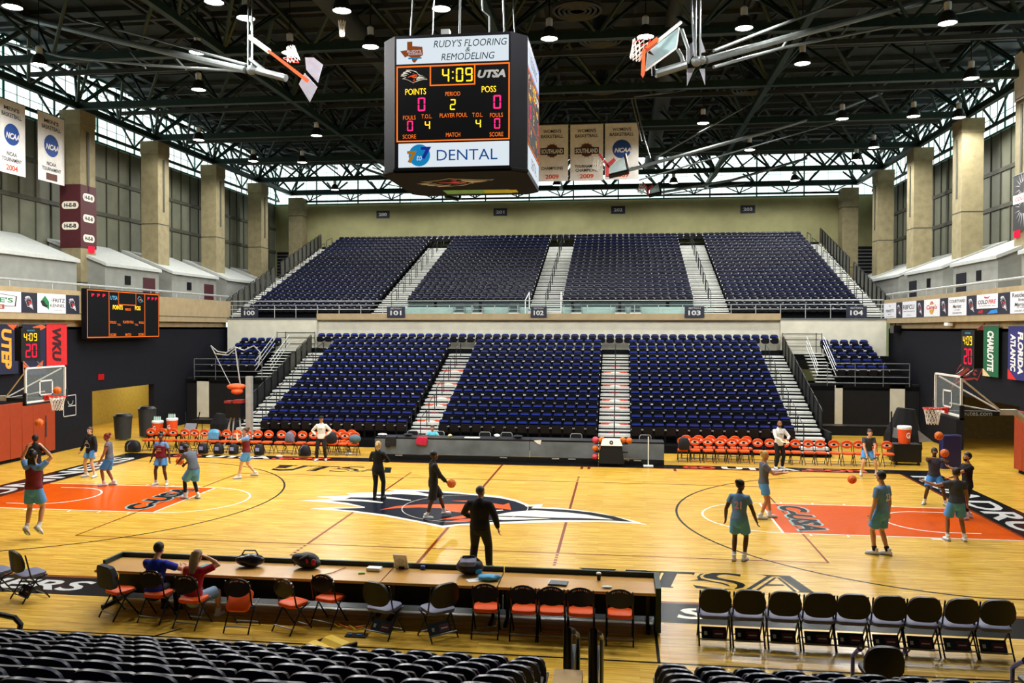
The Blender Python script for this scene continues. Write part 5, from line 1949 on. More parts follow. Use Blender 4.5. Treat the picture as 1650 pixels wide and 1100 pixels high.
board_face(frame((0, -R_, 0), (1, 0, 0), (0, 0, 1)), False).build('front_display', SBM, sb)
board_face(frame((R_, 0, 0), (0, 1, 0), (0, 0, 1)), True).build('side_display', SBM, sb)
m = MB()
m.prism(octo, -.12, -.0)
m.box((0, -R_, -.02), (3.1, .06, .08))
for a, c_ in (((-C_, -R_), (-R_, -C_)), ((C_, -R_), (R_, -C_))):
    m.cyl((*a, -.06), (*c_, -.06), .05, None, 6)
m.build('bottom_frame', BOXK, sb)
m = MB()
T = frame((.0, .1, -.125), (1, 0, 0), (0, -1, 0))
emblem(m, frame((-.2, -.45, -.125), (1, 0, 0), (0, 1, 0)) @ Matrix.Scale(-1, 4, (0, 0, 1)), 2.3, 1.3, 0, 1, 2, .002)
m.rect(-1.0, 1.0, .85, 1.55, .0, 3, frame((.15, 0, -.13), (1, 0, 0), (0, 1, 0)))
m.rect(.2, 1.2, .95, 1.45, .0, 4, frame((.15, 0, -.132), (1, 0, 0), (0, 1, 0)))
m.build('underside_sign', [SILV, BOXK, DECALR, mat('sign_mint', (110, 170, 120), .6), mat('sign_lime', (190, 190, 50), .6)], sb)
for x in (-1.3, 1.3):
    for y in (-1.3, 1.3):
        MB().cyl((x, y, 3.5), (x*.9, y*.9, 6.3), .02, None, 6).build('hanger_cable', GREYM, sb)
MB().tube([(.15, -1.7, 3.5), (.15, -1.6, 4.8), (.1, -1.4, 6.4)], .03, 6).build('hanger_cable', GREYM, sb)
MB().tube([(.95, -1.7, 3.5), (.95, -1.7, 4.0), (.75, -1.6, 4.2), (.6, -1.2, 6.3)], .02, 6).build('hanger_cable', GREYM, sb)
MB().box((-.2, -1.8, 3.58), (.22, .22, .14)).build('top_lamp', GALV, sb)

# ------------------------------------------------------------------ scoreboard on the left balcony
t = thing('wall_scoreboard', 'wide black scoreboard with orange outlines on the left balcony front', 'scoreboard', (-18.38, 12.22, 4.72))
MB().bx(0, .22, -2.85, 2.85, -.05, 2.12).build('case', BOXK, t)
m = MB()
T = frame((.225, 0, 0), (0, 1, 0), (0, 0, 1))
m.rect(-2.8, 2.8, 0, 2.08, .001, 1, T)
for x in (-2.8, -1.27, 1.55, 2.76):
    m.rect(x, x+.04, 0, 2.08, .004, 0, T)
for y in (0, 2.04):
    m.rect(-2.8, 2.8, y, y+.04, .004, 0, T)
for x0, x1, y0, y1 in ((-.55, .85, 1.47, 1.51), (-.55, -.52, 1.47, 2.06), (.82, .85, 1.47, 2.06)):
    m.rect(x0, x1, y0, y1, .004, 0, T)
for s_, cx, cy, w, h, k in (('POINTS', -.60, 1.36, .75, .20, 2), ('POSS', .98, 1.36, .45, .20, 2), ('PERIOD', .2, 1.28, .45, .12, 0), ('FOULS', -.95, .68, .45, .12, 0), ('PLAYER FOUL', .22, .70, .85, .12, 0), ('T.O.L.', -.5, .58, .28, .09, 0), ('T.O.L.', .88, .58, .28, .09, 0), ('FOULS', 1.28, .68, .4, .12, 0),
                          ('SCORE', -.95, .12, .44, .12, 0), ('MATCH', .2, .12, .44, .12, 0), ('SCORE', 1.25, .12, .44, .12, 0), ('UTSA', -.88, 1.78, .55, .18, 3)):
    m.text(s_, cx, cy, w, h, .006, k, T, bold=.02)
for cx in (-2.4, -2.0, -1.62, 1.9, 2.25, 2.55):
    m.text('P', cx, 1.85, .18, .13, .006, 4, T, bold=.04)
emblem(m, T @ Matrix.Translation((1.2, 1.76, .004)), .5, .32, 3, 1, 0, .001, True)
m.build('display', [ORGL, BOXK, AMB, CYANL, REDL], t)

# ------------------------------------------------------------------ advert panels on the balcony fronts
ADP = [mat('panel_white', (226, 228, 234), .6, var=.04), mat('panel_navy', (30, 34, 52), .6, var=.06), mat('panel_red', (190, 40, 36), .6, var=.05), mat('panel_black', (30, 30, 34), .6), mat('panel_brown', (150, 70, 40), .6), mat('panel_green', (30, 120, 70), .6), mat('panel_gold', (200, 160, 60), .6), mat('panel_blue', (40, 130, 210), .6)]


def panel(s, ya, yb, za, zb, label, paint, group='balcony advert panels'):
    """panel between two Y positions as read from the court, ya is the reading start"""
    t = thing('advert_panel', label, 'sign', (s*18.40, (ya+yb)/2, (za+zb)/2), 0, group)
    w, h = abs(yb-ya), zb-za
    MB().box((-s*.012, 0, 0), (.022, w, h)).build('board', ADP[1], t)
    m = MB()
    T = frame((-s*.026, 0, 0), (0, -s, 0), (0, 0, 1))
    paint(m, T, w, h)
    m.build('print', ADP+[SILV, EMNAVY, EMORG], t)


def bird(m, T, w, h):
    emblem(m, T @ Matrix.Translation((0, 0, .002)) @ Matrix.Rotation(-.6, 4, 'Z'), w*.74, h*.5, 0, 1, 2, .0015)


def white_ad(lines):
    def f(m, T, w, h):
        m.rect(-w/2, w/2, -h/2, h/2, .001, 0, T)
        for s_, cx, cy, ww, hh, k, sh in lines:
            m.text(s_, cx*w, cy*h, ww*w, hh*h, .004, k, T, bold=.02, shear=sh)
    return f


def dave(m, T, w, h):
    m.rect(-w/2, w/2, -h/2, h/2, .001, 0, T)
    m.flat([(-w*.5, -h*.28), (w*.42, -h*.22), (w*.44, h*.28), (w*.1, h*.42), (-w*.5, h*.36)], .002, 3, T)
    m.flat([(-w*.5, -h*.25), (w*.40, -h*.19), (w*.42, h*.26), (w*.09, h*.39), (-w*.5, h*.33)], .003, 0, T)
    m.text("BLE DAVE'S", -.08*w, .08*h, .92*w, .24*h, .005, 5, T, bold=.03)
    m.rect(-w*.5, w*.25, -h*.36, -h*.14, .004, 4, T)
    m.text('PIZZAWORKS', -.12*w, -.25*h, .68*w, .12*h, .006, 0, T)


def fritz(m, T, w, h):
    m.rect(-w/2, w/2, -h/2, h/2, .001, 0, T)
    m.flat([(-w*.24, h*.40), (-w*.10, h*.08), (-w*.10, -h*.34), (-w*.40, h*.08)], .003, 5, T)
    m.flat([(-w*.40, h*.1), (-w*.28, h*.16), (-w*.22, -h*.05), (-w*.14, -h*.12), (-w*.2, -h*.22), (-w*.34, -h*.12)], .005, 3, T)
    m.text('FRITZ', .25*w, .17*h, .44*w, .2*h, .004, 3, T, bold=.02)
    m.text('THE', -.02*w, .17*h, .05*w, .16*h, .004, 3, T)
    m.text('KENNEL', .20*w, -.10*h, .54*w, .17*h, .004, 3, T, bold=.01)
    m.text('BOARDING & TRAINING', .22*w, -.33*h, .3*w, .05*h, .004, 3, T)


def cafe(m, T, w, h):
    m.rect(-w/2, w/2, -h/2, h/2, .001, 0, T)
    m.disc((.0, 0), h*.38, .003, 2, 24, T)
    m.disc((.0, -.02), h*.34, .004, 6, 24, T)
    m.flat([(-w*.42, -h*.16), (w*.36, -h*.02), (w*.40, h*.24), (-w*.36, h*.14)], .005, 0, T)
    m.text("Cane's", 0, .05*h, .66*w, .26*h, .007, 2, T, bold=.03, shear=.2)


def cold(m, T, w, h):
    m.rect(-w/2, w/2, -h/2, h/2, .001, 1, T)
    m.rect(-w/2, w/2, -h*.20, h/2, .002, 0, T)
    m.flat([(-.14*w, .40*h), (.02*w, .34*h), (.16*w, .42*h), (.06*w, .28*h), (-.12*w, .30*h)], .004, 2, T)
    m.text('COLD', -.2*w, .12*h, .48*w, .2*h, .004, 3, T, bold=.03, shear=.2)
    m.text('FIRE', .24*w, .12*h, .36*w, .2*h, .004, 2, T, bold=.03, shear=.2)
    m.text('FIRE SUPPRESSANT  Agent', 0, -.08*h, .8*w, .07*h, .004, 3, T)
    m.text('AIR', -.32*w, -.36*h, .26*w, .17*h, .004, 2, T, bold=.04, shear=.3)
    m.flat([(.0, -.48*h), (.5*w, -.44*h), (.48*w, -.26*h), (.2*w, -.30*h)], .004, 7, T)


def yL(u, s):
    return at(u, 490, x=s*18.4).y


ZA, ZB = 5.74, 6.52
panel(-1, 2.2, yL(33, -1), ZA, ZB, 'white pizza advert panel at the left edge of the balcony front', dave)
panel(-1, yL(33, -1)+.01, yL(59, -1), ZA, ZB, 'navy bird emblem panel between the pizza and kennel adverts', bird)
panel(-1, yL(59, -1)+.01, yL(105, -1), ZA, ZB, 'white kennel advert panel with a green diamond on the left balcony', fritz)
panel(-1, yL(105, -1)+.01, yL(127, -1), ZA, ZB, 'navy bird emblem panel nearest the left balcony scoreboard', bird)
XR = [(1425, 1445), (1445, 1455), (1455, 1477.5), (1477.5, 1490), (1490, 1515.5), (1515.5, 1529), (1529, 1558.5), (1558.5, 1575), (1575, 1609), (1609, 1629), (1629, 1666)]
LBR = ['small white advert panel at the far end of the right balcony', 'navy bird panel first from the far end of the right balcony', 'white advert panel with tall black block letters on the right balcony', 'navy bird panel left of the round red and gold badge', 'white panel with a round red and gold badge on the right balcony',
       'navy bird panel right of the round badge advert', 'white hotel advert panel two panels left of the fire advert', 'navy bird panel left of the fire advert', 'white and navy fire suppressant advert panel on the right balcony', 'navy bird panel right of the fire advert', 'white hotel advert panel cut by the right photo edge']
PR = [white_ad([('FERRETTI', 0, -.02, .62, .18, 3, 0), ('law', 0, -.24, .25, .07, 3, 0), ('O', 0, .3, .12, .1, 3, 0), ('ATTORNEYS', 0, -.4, .6, .05, 3, 0)]), bird, white_ad([('RBFCU', -.04, .15, .8, .28, 3, 0), ('Banking, Loans, Insurance', 0, -.12, .8, .08, 3, 0), ('rbfcu.org', 0, -.35, .3, .06, 3, 0)]), bird, cafe, bird,
      white_ad([('COURTYARD', 0, .28, .86, .16, 3, 0), ('Marriott', 0, .0, .46, .18, 3, .2), ('AT UTSA', 0, -.2, .3, .06, 3, 0), ('210.558.7774', 0, -.36, .5, .08, 3, 0)]), bird, cold, bird,
      white_ad([('Residence', 0, .33, .8, .2, 3, 0), ('Inn', 0, .12, .24, .16, 3, 0), ('Marriott', 0, -.1, .6, .18, 3, .2), ('AT UTSA', 0, -.24, .4, .06, 3, 0), ('210.561.0200', 0, -.38, .6, .09, 3, 0)])]
for (a, b_), lb, p in zip(XR, LBR, PR):
    panel(1, yL(a, 1), yL(b_, 1), ZA, ZB, lb, p)

# ------------------------------------------------------------------ number signs
def num_sign(text, p, w, h, label, group, sect=False):
    t = thing('section_sign', label, 'sign', p, 0, group)
    MB().box((0, 0, 0), (w, .04, h)).build('plate', ADP[1], t)
    m = MB()
    T = frame((0, -.022, 0), (1, 0, 0), (0, 0, 1))
    m.text(text, 0, -.08*h if sect else 0, w*.62, h*.42, .001, 0, T, bold=.03)
    if sect:
        m.text('SECTION', 0, .32*h, w*.6, h*.14, .001, 0, T)
    m.build('number', [SILV], t)


for n, u, v in (('200', 617, 345.5), ('201', 806, 341.5), ('202', 996, 338), ('203', 1205, 337)):
    p = at(u, v, y=40.36)
    num_sign(n, p, 1.05, .58, 'navy sign reading %s on the far wall' % n, 'far wall section signs')
for n, u in (('100', 402), ('101', 638), ('102', 868), ('103', 1119), ('104', 1380)):
    p = at(u, 505.5, y=22.8)
    num_sign(n, (p.x, 22.80, 6.08), 1.05 if n != '102' else .9, .62, 'navy sign reading SECTION %s on the upper railing' % n, 'railing section signs', True)

# ------------------------------------------------------------------ banners
BANW = mat('banner_cloth', (234, 233, 230), .8, var=.08, scale=3)
BANK = mat('banner_letter', (44, 44, 50), .7, var=0)
BANO = mat('banner_orange', (226, 80, 36), .7, var=0)
BANB = mat('banner_blue', (36, 76, 150), .7, var=0)
BANBR = mat('banner_brown', (92, 50, 36), .7, var=0)
def cloth(w, h, amp, m=0, nx=8, nz=6, seed=0):
    mb = MB()
    vs, fs = [], []
    for i in range(nx+1):
        for k in range(nz+1):
            x = -w/2+w*i/nx
            z = -h*k/nz
            vs.append((x, amp*math.sin(5*x/w+k*.4+seed)*k/nz, z))
    for i in range(nx):
        for k in range(nz):
            a = i*(nz+1)+k
            fs.append((a, a+1, a+nz+2, a+nz+1))
    mb.add(vs, fs, m)
    mb.add([(x, y+.012, z) for x, y, z in vs], [f[::-1] for f in fs], m)
    return mb


def banner(p, rz, w, h, label, group, art, mats, body=0):
    t = thing('banner', label, 'banner', p, rz, group)
    cloth(w, h, .0, body).build('cloth', mats, t)
    m = MB()
    T = frame((0, -.006, 0), (1, 0, 0), (0, 0, 1))
    art(m, T, w, h)
    m.build('print', mats, t)
    MB().cyl((-w/2-.03, 0, .0), (w/2+.03, 0, 0), .025, None, 8).build('rod', GREYM, t)
    for s in (-1, 1):
        MB().cyl((s*w*.45, 0, 0), (s*w*.45, 0, max(.1, 15.62-p[2]) if p[2] > 12 else .14), .008, None, 5).build('cord', GREYM, t)


def south(top, low, yr):
    def f(m, T, w, h):
        m.text(top[0], 0, -.115*h, .56*w, .06*h, .002, 1, T, bold=.02)
        m.text(top[1], 0, -.205*h, .70*w, .06*h, .002, 1, T, bold=.02)
        m.disc((0, -.46*h), .20*w, .002, 4, 26, T)
        for k in range(14):
            a = 2*PI*k/14
            m.flat([(.17*w*math.cos(a-.1), -.46*h+.17*w*math.sin(a-.1)), (.25*w*math.cos(a), -.46*h+.25*w*math.sin(a)), (.17*w*math.cos(a+.1), -.46*h+.17*w*math.sin(a+.1))], .0025, 4, T)
        m.flat([(-.37*w, -.53*h), (.37*w, -.53*h), (.37*w, -.41*h), (-.37*w, -.41*h)], .004, 1, T)
        m.text('SOUTHLAND', 0, -.47*h, .68*w, .08*h, .006, 0, T, bold=.03)
        for i, s_ in enumerate(low):
            m.text(s_, 0, -(.77 if len(low) == 1 else .745+.07*i)*h, (.68 if s_ == 'CHAMPIONS' else .72)*w, .055*h, .002, 1, T, bold=.02)
        m.text(yr, 0, -.92*h, .42*w, .08*h, .002, 2, T, bold=.03)
    return f


def ncaa(top, yr):
    def f(m, T, w, h):
        m.text(top, 0, -.11*h, .55*w, .055*h, .002, 1, T, bold=.02)
        m.text('BASKETBALL', 0, -.20*h, .72*w, .06*h, .002, 1, T, bold=.02)
        m.disc((0, -.46*h), .28*w, .002, 3, 30, T)
        m.text('NCAA', .03*w, -.48*h, .50*w, .085*h, .004, 0, T, bold=.04, shear=.25)
        m.text('NCAA', 0, -.73*h, .36*w, .055*h, .002, 1, T, bold=.02)
        m.text('TOURNAMENT', 0, -.81*h, .72*w, .055*h, .002, 1, T, bold=.02)
        if yr:
            m.text(yr, 0, -.92*h, .42*w, .08*h, .002, 2, T, bold=.03)
        else:
            m.rect(-.21*w, .21*w, -.97*h, -.87*h, .002, 4, T)
    return f


BM = [BANW, BANK, BANO, BANB, BANBR]
BY = 19.88
def ban_px(u0, u1, v0, v1, label, art, y=None, x=None, rz=0):
    p, q = at(u0, v0, x=x, y=y), at(u1, v0, x=x, y=y)
    c = at((u0+u1)/2, v0, x=x, y=y)
    lo_ = at((u0+u1)/2, v1, x=x, y=y)
    banner(tuple(c), rz, (q-p).length, c.z-lo_.z, label, 'white championship banners', art, BM)


ban_px(864, 915.5, 201, 292, 'white champions banner dated 2009, left of the three hanging together', south(("WOMEN'S", 'BASKETBALL'), ['CHAMPIONS'], '2009'), BY)
ban_px(919, 972, 200, 291, 'white tournament champions banner dated 2009, middle of the three', south(("WOMEN'S", 'BASKETBALL'), ['TOURNAMENT', 'CHAMPIONS'], '2009'), BY)
ban_px(975, 1029, 198, 289, 'white banner with a big blue disc, right of the three', ncaa("WOMEN'S", '2009'), BY)
ban_px(-3, 40, 163, 280, 'white banner with blue disc at the left photo edge, reading 2004', ncaa("MEN'S", '2004'), None, -21.3, PI/2)
ban_px(62, 103, 185, 294, 'white banner with blue disc hanging beside the first left column', ncaa("MEN'S", ''), None, -21.3, PI/2)


def cf(m, T, w, h):
    for cy in (-.25, -.62):
        for k in range(9):
            a = PI*(k+.5)/9
            for sg in (-1, 1):
                m.flat([(.2*w*math.cos(a-.05), cy*h+sg*.02*h+sg*.1*w*math.sin(a-.05)), (.42*w*math.cos(a), cy*h+sg*.42*w*math.sin(a)), (.2*w*math.cos(a+.05), cy*h+sg*.02*h+sg*.1*w*math.sin(a+.05))], .002, 1, T)
    m.rect(-.5*w, .5*w, -.52*h, -.36*h, .003, 1, T)
    m.text('COLDFIRE', 0, -.44*h, .8*w, .07*h, .005, 2, T, shear=.2, bold=.03)


banner((20.7, 12.86, 11.55), -PI/2, 1.9, 2.28, 'dark sponsor banner with white bursts at the right photo edge', 'right edge banners', cf, [ADP[3], BANW, ADP[2]])
banner((20.7, 12.88, 16.6), -PI/2, 1.9, 1.98, 'pale banner high at the right photo edge', 'right edge banners', lambda m, T, w, h: m.rect(-.44*w, .44*w, -.97*h, -.95*h, .002, 1, T), BM)

# conference banners under the balconies, lettering reads downward
def down(text, mtext, shapes=(), w2=.42):
    def f(m, T, w, h):
        for poly, k in shapes:
            m.flat([(x*w, y*h) for x, y in poly], .002, k, T)
        R = T @ Matrix.Translation((0, -.5*h, 0)) @ Matrix.Rotation(-PI/2, 4, 'Z')
        for i, s_ in enumerate(text if isinstance(text, list) else [text]):
            n = len(text) if isinstance(text, list) else 1
            m.text(s_, 0, (0 if n == 1 else (.22 if i == 0 else -.2)*w), .80*h if n == 1 else (.78 if i == 0 else .7)*h, w2*w if n == 1 else .3*w, .004, mtext, R, bold=.05, shear=.15)
    return f


CM = [mat('banner_navy', (28, 32, 62), .8, var=.1), mat('banner_amber', (240, 160, 60), .7), mat('banner_red2', (206, 38, 44), .8, var=.08), mat('banner_ink', (50, 24, 30), .7), mat('banner_green', (24, 96, 62), .8, var=.1), BANW, mat('banner_navy2', (44, 46, 112), .8, var=.1), mat('banner_tan', (224, 196, 150), .8), mat('banner_rust', (206, 92, 44), .8)]
def hung(u, s, z1, w, h, label, art, body):
    y = at(u, 560, x=s*18.5).y
    banner((s*18.55, y, z1), -s*PI/2, w, h, label, 'conference banners under the balconies', art, CM, body)


hung(12, -1, 5.3, 1.25, 1.9, 'navy banner with amber UTEP letters at the left photo edge', down('UTEP', 1, [([(.0, -.0), (.5, -.0), (.3, -.13)], 8)]), 0)
hung(58, -1, 5.3, 1.35, 2.0, 'navy and orange banner behind the left shot clock', down('', 1, [([(-.5, -1), (-.2, -.86), (-.5, -.7)], 8), ([(-.1, -.06), (.3, -.0), (.5, -.06), (.1, -.16)], 8), ([(0, -.86), (.35, -.72), (.3, -.9)], 8)]), 0)
hung(93, -1, 5.32, 1.3, 1.72, 'red banner with dark WKU letters right of the left shot clock', down('WKU', 3), 2)
hung(1594, 1, 5.3, 1.35, 1.95, 'green banner with white CHARLOTTE letters on the right wall', down('CHARLOTTE', 5, [([(-.5, -1), (0, -1), (-.5, -.84)], 7)]), 4)
hung(1636, 1, 5.3, 1.35, 1.95, 'navy banner with white FLORIDA ATLANTIC letters on the right wall', down(['FLORIDA', 'ATLANTIC'], 5, [([(-.5, -1), (0, -1), (-.5, -.8)], 2)]), 6)

# column wrap
t = thing('column_wrap', 'maroon wrap with white oval badges on the first left column', 'column wrap', (-21.4, 13.57, 8.95))
WRAP = mat('maroon_wrap', (74, 26, 32), .7, var=.1)
MB().bx(-.53, .53, -.60, .60, 0, 2.98).build('sleeve', WRAP, t)
m = MB()
for (T, zs) in ((frame((.535, 0, 0), (0, 1, 0), (0, 0, 1)), (2.42, 1.42, .47)), (frame((0, -.605, 0), (1, 0, 0), (0, 0, 1)), (2.0, 1.02))):
    for z in zs:
        m.flat([(x, zz+z-.18) for x, zz in rr(.86, .36, .17, 5)], .003, 0, T)
        m.text('H-E-B', 0, z, .62, .19, .006, 1, T, bold=.05)
m.build('badge', [LWHT, BANK], t)

# red wall emblem and small wall things
m = MB()
T = frame((18.69, 12.5, 4.0), (0, -1, 0), (0, 0, 1))
emblem(m, T @ Matrix.Scale(-1, 4, (1, 0, 0)) @ Matrix.Rotation(-.35, 4, 'Z'), 5.2, 2.0, 0, 1, 0, .003)
tag(m.build('wall_emblem', [mat('dark_red_paint', (130, 40, 30), .7, var=.1), NAVYW]), 'dark red painted bird emblem on the right navy wall', 'wall emblem')
m = MB()
for T in (frame((-18.685, 9.0, 1.86), (0, 1, 0), (0, 0, 1)),):
    for x0, x1, y0, y1 in ((-.42, .42, .41, .45), (-.42, .42, -.45, -.41), (-.42, -.38, -.45, .45), (.38, .42, -.45, .45), (-.1, .4, -.04, .0)):
        m.rect(x0, x1, y0, y1, .004, 0, T)
    m.ring((.05, .2), .15, .18, .004, PI, 2*PI, 16, 0, T)
tag(m.build('wall_chart', [SILV]), 'white outlined chart on the navy wall beside the left basket', 'wall chart')
o = MB().box((0, 0, 0), (.03, .38, .26)).build('exit_sign', emit_mat('exit_red', (220, 40, 40), .7))
o.location = (-18.68, 11.17, 2.95)
tag(o, 'small red exit sign on the left navy wall', 'exit sign')
o = MB().box((0, 0, 0), (.06, .40, .30)).build('exit_sign', emit_mat('exit_red2', (255, 40, 70), 1.4))
p = at(147, 402, x=-20.86)
o.location = (-20.85, p.y, p.z)
tag(o, 'small red lit sign on the first left column below the maroon wrap', 'exit sign')
o = MB().box((0, 0, 0), (.06, .40, .30)).build('exit_sign', emit_mat('exit_red2', (255, 40, 70), 1.4))
p = at(1639, 377, x=20.86)
o.location = (20.85, p.y, p.z)
tag(o, 'small red exit sign below the right edge banner', 'exit sign')

# orange wall pads
PADO = mat('wall_pad_orange', (152, 56, 24), .6, var=.08)
for s, ys in ((-1, [4.1+.64*i for i in range(6)]), (1, [6.1+.64*i for i in range(4)])):
    for i, y in enumerate(ys):
        o = MB().bx(-.06, .06, 0, .625, .14, 2.26).build('wall_pad', PADO, None, bevel=.02)
        o.location = (s*18.63, y, 0)
        tag(o, 'orange wall pad on the %s wall, %s from the doorway' % ('left' if s < 0 else 'right', ORD[len(ys)-1-i]), 'wall pad', 'orange wall pads')
o = MB().box((0, 0, .3), (.03, .06, .6)).box((0, 0, .72), (.03, .03, .3)).build('bottle_decal', BANK)
o.location = (-18.56, 7.35, .75)
tag(o, 'thin black bottle-shaped mark on the last orange pad by the left doorway', 'mark')

# ------------------------------------------------------------------ folded practice baskets under the roof
FR = mat('goal_frame_grey', (112, 118, 118), .4, metal=.4, var=.1)
WPL = mat('goal_white_plate', (150, 149, 162), .5, var=.05)


def A(u, v, y):
    return tuple(at(u, v, y=y))


def plate(mb, pts, th, m=0):
    """solid plate through the given hall points"""
    P_ = [Vector(p) for p in pts]
    n = (P_[1]-P_[0]).cross(P_[2]-P_[0]).normalized()*th/2
    k = len(P_)
    mb.add([tuple(p-n) for p in P_]+[tuple(p+n) for p in P_], [tuple(range(k-1, -1, -1)), tuple(range(k, 2*k))]+[(i, (i+1) % k, k+(i+1) % k, k+i) for i in range(k)], m)


# left folded goal, close to the middle of the hall
Y1 = 1.0
t = thing('ceiling_basket', 'raised practice basket with orange padded edge left of the scoreboard', 'basketball hoop', (0, 0, 0), 0, 'raised ceiling baskets')
m = MB()
m.tube([A(0, 20, 9.0), A(200, 68, 5.0), A(396, 113, Y1)], .11, 10)
m.tube([A(415, 114, Y1), A(461, 126, Y1-.2)], .11, 10)
m.ball(A(405, 113, Y1), .15, 0, 10, 8)
m.build('boom', FR, t, True)
m = MB()
m.tube([A(0, 66, 9), A(100, 92, 6), A(240, 105, 4), A(396, 115, Y1)], .045, 6)
m.tube([A(100, 25, 9), A(230, 58, 5), A(396, 104, Y1)], .04, 6)
m.tube([A(210, 84, 5), A(235, 110, 4.5)], .03, 6).tube([A(285, 95, 3), A(300, 112, 2.8)], .03, 6)
m.build('guy_bar', FR, t, True)
m = MB()
for u in (400, 406):
    m.tube([A(u, -60, Y1), A(u, 62, Y1), A(u, 112, Y1)], .035, 6)
m.tube([A(402, 95, Y1), A(425, 113, Y1)], .06, 6)
m.build('mast', FR, t, True)
m = MB()
m.tube([A(401, 59, Y1-.6), A(434, 83, Y1-.6)], .075, 8)
m.build('upper_edge', WHITE, t, True)
plate_ = MB()
plate(plate_, [A(435, 81, Y1-.7), A(496, 127, Y1-.7), A(493, 132, Y1-.7), A(433, 85, Y1-.7)], .22)
plate_.build('edge_padding', ORANGE, t)
m = MB()
plate(m, [A(402, 60, Y1-.55), A(494, 130, Y1-.55), A(494, 130, Y1+1.2), A(402, 60, Y1+1.2)], .03)
m.build('backboard', GLASS, t)
m = MB()
plate(m, [A(492, 93, Y1+.4), A(506, 93, Y1+.4), A(520, 104, Y1+.4), A(512, 133, Y1+.4), A(494, 113, Y1+.4)], .05)
m.build('white_plate', WPL, t)
m = MB()
plate(m, [A(491, 118, Y1), A(511, 140, Y1), A(499, 164, Y1), A(482, 136, Y1)], .05)
m.build('white_plate', WPL, t)
m = MB()
m.loft([(Vector(A(469, 97, Y1))+Vector((.23*math.cos(2*PI*i/20), .23*math.sin(2*PI*i/20)*.9, -.05*math.cos(2*PI*i/20))), .014) for i in range(20)], 5, 0, False, None, closed=True)
m.build('rim', RIMR, t, True)
m = MB()
T = Matrix.Translation(A(473, 97, Y1)) @ Matrix.Rotation(PI*.93, 4, 'Y')
net(m, (0, 0, 0), .2, .12, .42, 10, 4, T, .012)
m.build('net', NETW, t)
# loose net below a lamp
o = MB()
net(o, (0, 0, 0), .12, .07, .5, 8, 4, None, .014)
o = o.build('hanging_net', NETW)
o.location = A(551, 34, 3.0)
tag(o, 'white net hanging below a lamp left of the scoreboard', 'net')

# right folded goal
Y2 = 1.0
t = thing('ceiling_basket', 'raised practice basket with glass board right of the scoreboard', 'basketball hoop', (0, 0, 0), 0, 'raised ceiling baskets')
m = MB()
m.tube([A(1137, 97, Y2), A(1300, 52, 4.0), A(1500, 0, 8.0), A(1580, -20, 10)], .11, 10)
m.tube([A(1056, 119, Y2-.3), A(1105, 104, Y2-.1)], .12, 10)
m.ball(A(1122, 99, Y2), .15, 0, 10, 8).ball(A(1132, 97, Y2), .12, 0, 10, 8)
m.build('boom', FR, t, True)
m = MB()
m.tube([A(1150, 82, Y2), A(1300, 24, 4), A(1360, 0, 5), A(1400, -20, 6)], .05, 6)
m.tube([A(1150, 108, Y2), A(1260, 77, 4), A(1500, 30, 8), A(1590, 12, 10)], .05, 6)
for (u, v), (u2, v2), y in (((1258, 80), (1276, 53), 4), ((1350, 62), (1384, 18), 6), ((1502, 30), (1528, 0), 8)):
    m.tube([A(u, v, y), A(u2, v2, y)], .035, 6)
m.tube([A(1230, 51, 3.5), A(1304, 22, 4.5), A(1440, -30, 8)], .035, 6)
m.build('guy_bar', FR, t, True)
m = MB()
for u, b_ in ((1112, 8), (1121, 0), (1128, 0)):
    m.tube([A(u, -70, Y2), A(u+b_*.4, 30, Y2), A(u+b_, 95, Y2)], .03, 6)
m.build('mast', GREYM, t, True)
m = MB()
plate(m, [A(1094, 45, Y2), A(1089, 78, Y2-.3), A(1040, 114, Y2-.8), A(1043, 84, Y2-.5)], .05)
m.build('backboard', mat('dim_glass', (170, 198, 202), .2, var=.08, alpha=.75), t)
m = MB()
m.tube([A(1097, 36, Y2), A(1059, 67, Y2-.6)], .05, 6)
m.tube([A(1094, 45, Y2), A(1089, 78, Y2-.3), A(1040, 114, Y2-.8)], .03, 6)
m.build('board_edge', WHITE, t, True)
m = MB()
plate(m, [A(1055, 64, Y2-.7), A(1059, 69, Y2-.7), A(1040, 83, Y2-.9), A(1035, 81, Y2-.9)], .3)
plate(m, [A(1035, 81, Y2-.9), A(1040, 83, Y2-.9), A(1039, 118, Y2-.9), A(1036, 123, Y2-.9), A(1033, 118, Y2-.9)], .3)
m.build('edge_padding', ORANGE, t)
m = MB()
for p0, p1, p2 in (((1098, 47), (1109, 79), (1108, 102)), ((1092, 80), (1098, 90), (1102, 104))):
    MB().tube([A(*p0, Y2), A(*p1, Y2), A(*p2, Y2)], .055, 6).build('fold_arm', FR, t, True)
MB().tube([A(1045, 84, Y2-.5), A(1052, 90, Y2-.5), A(1053, 122, Y2-.4)], .06, 6, 0).build('fold_arm', BLKM, t, True)
for pts in ([(1128, 58), (1137, 84), (1127, 86)], [(1107, 111), (1119, 110), (1107, 138)], [(1127, 111), (1136, 111), (1136, 137)], [(1111, 72), (1120, 66), (1118, 84), (1110, 100)]):
    m = MB()
    plate(m, [A(*p, Y2+.2) for p in pts], .05)
    m.build('white_plate', WPL, t)
m = MB()
T = Matrix.Translation(A(1033, 68, Y2-.9)) @ Matrix.Rotation(.35, 4, 'Y')
net(m, (0, 0, 0), .24, .15, .5, 10, 4, T, .012)
m.build('net', NETW, t)
m = MB()
m.loft([(Vector(A(1034, 68, Y2-.9))+Vector((.24*math.cos(2*PI*i/20), .24*math.sin(2*PI*i/20), .05*math.cos(2*PI*i/20))), .014) for i in range(20)], 5, 0, False, None, closed=True)
m.build('rim', RIMR, t, True)


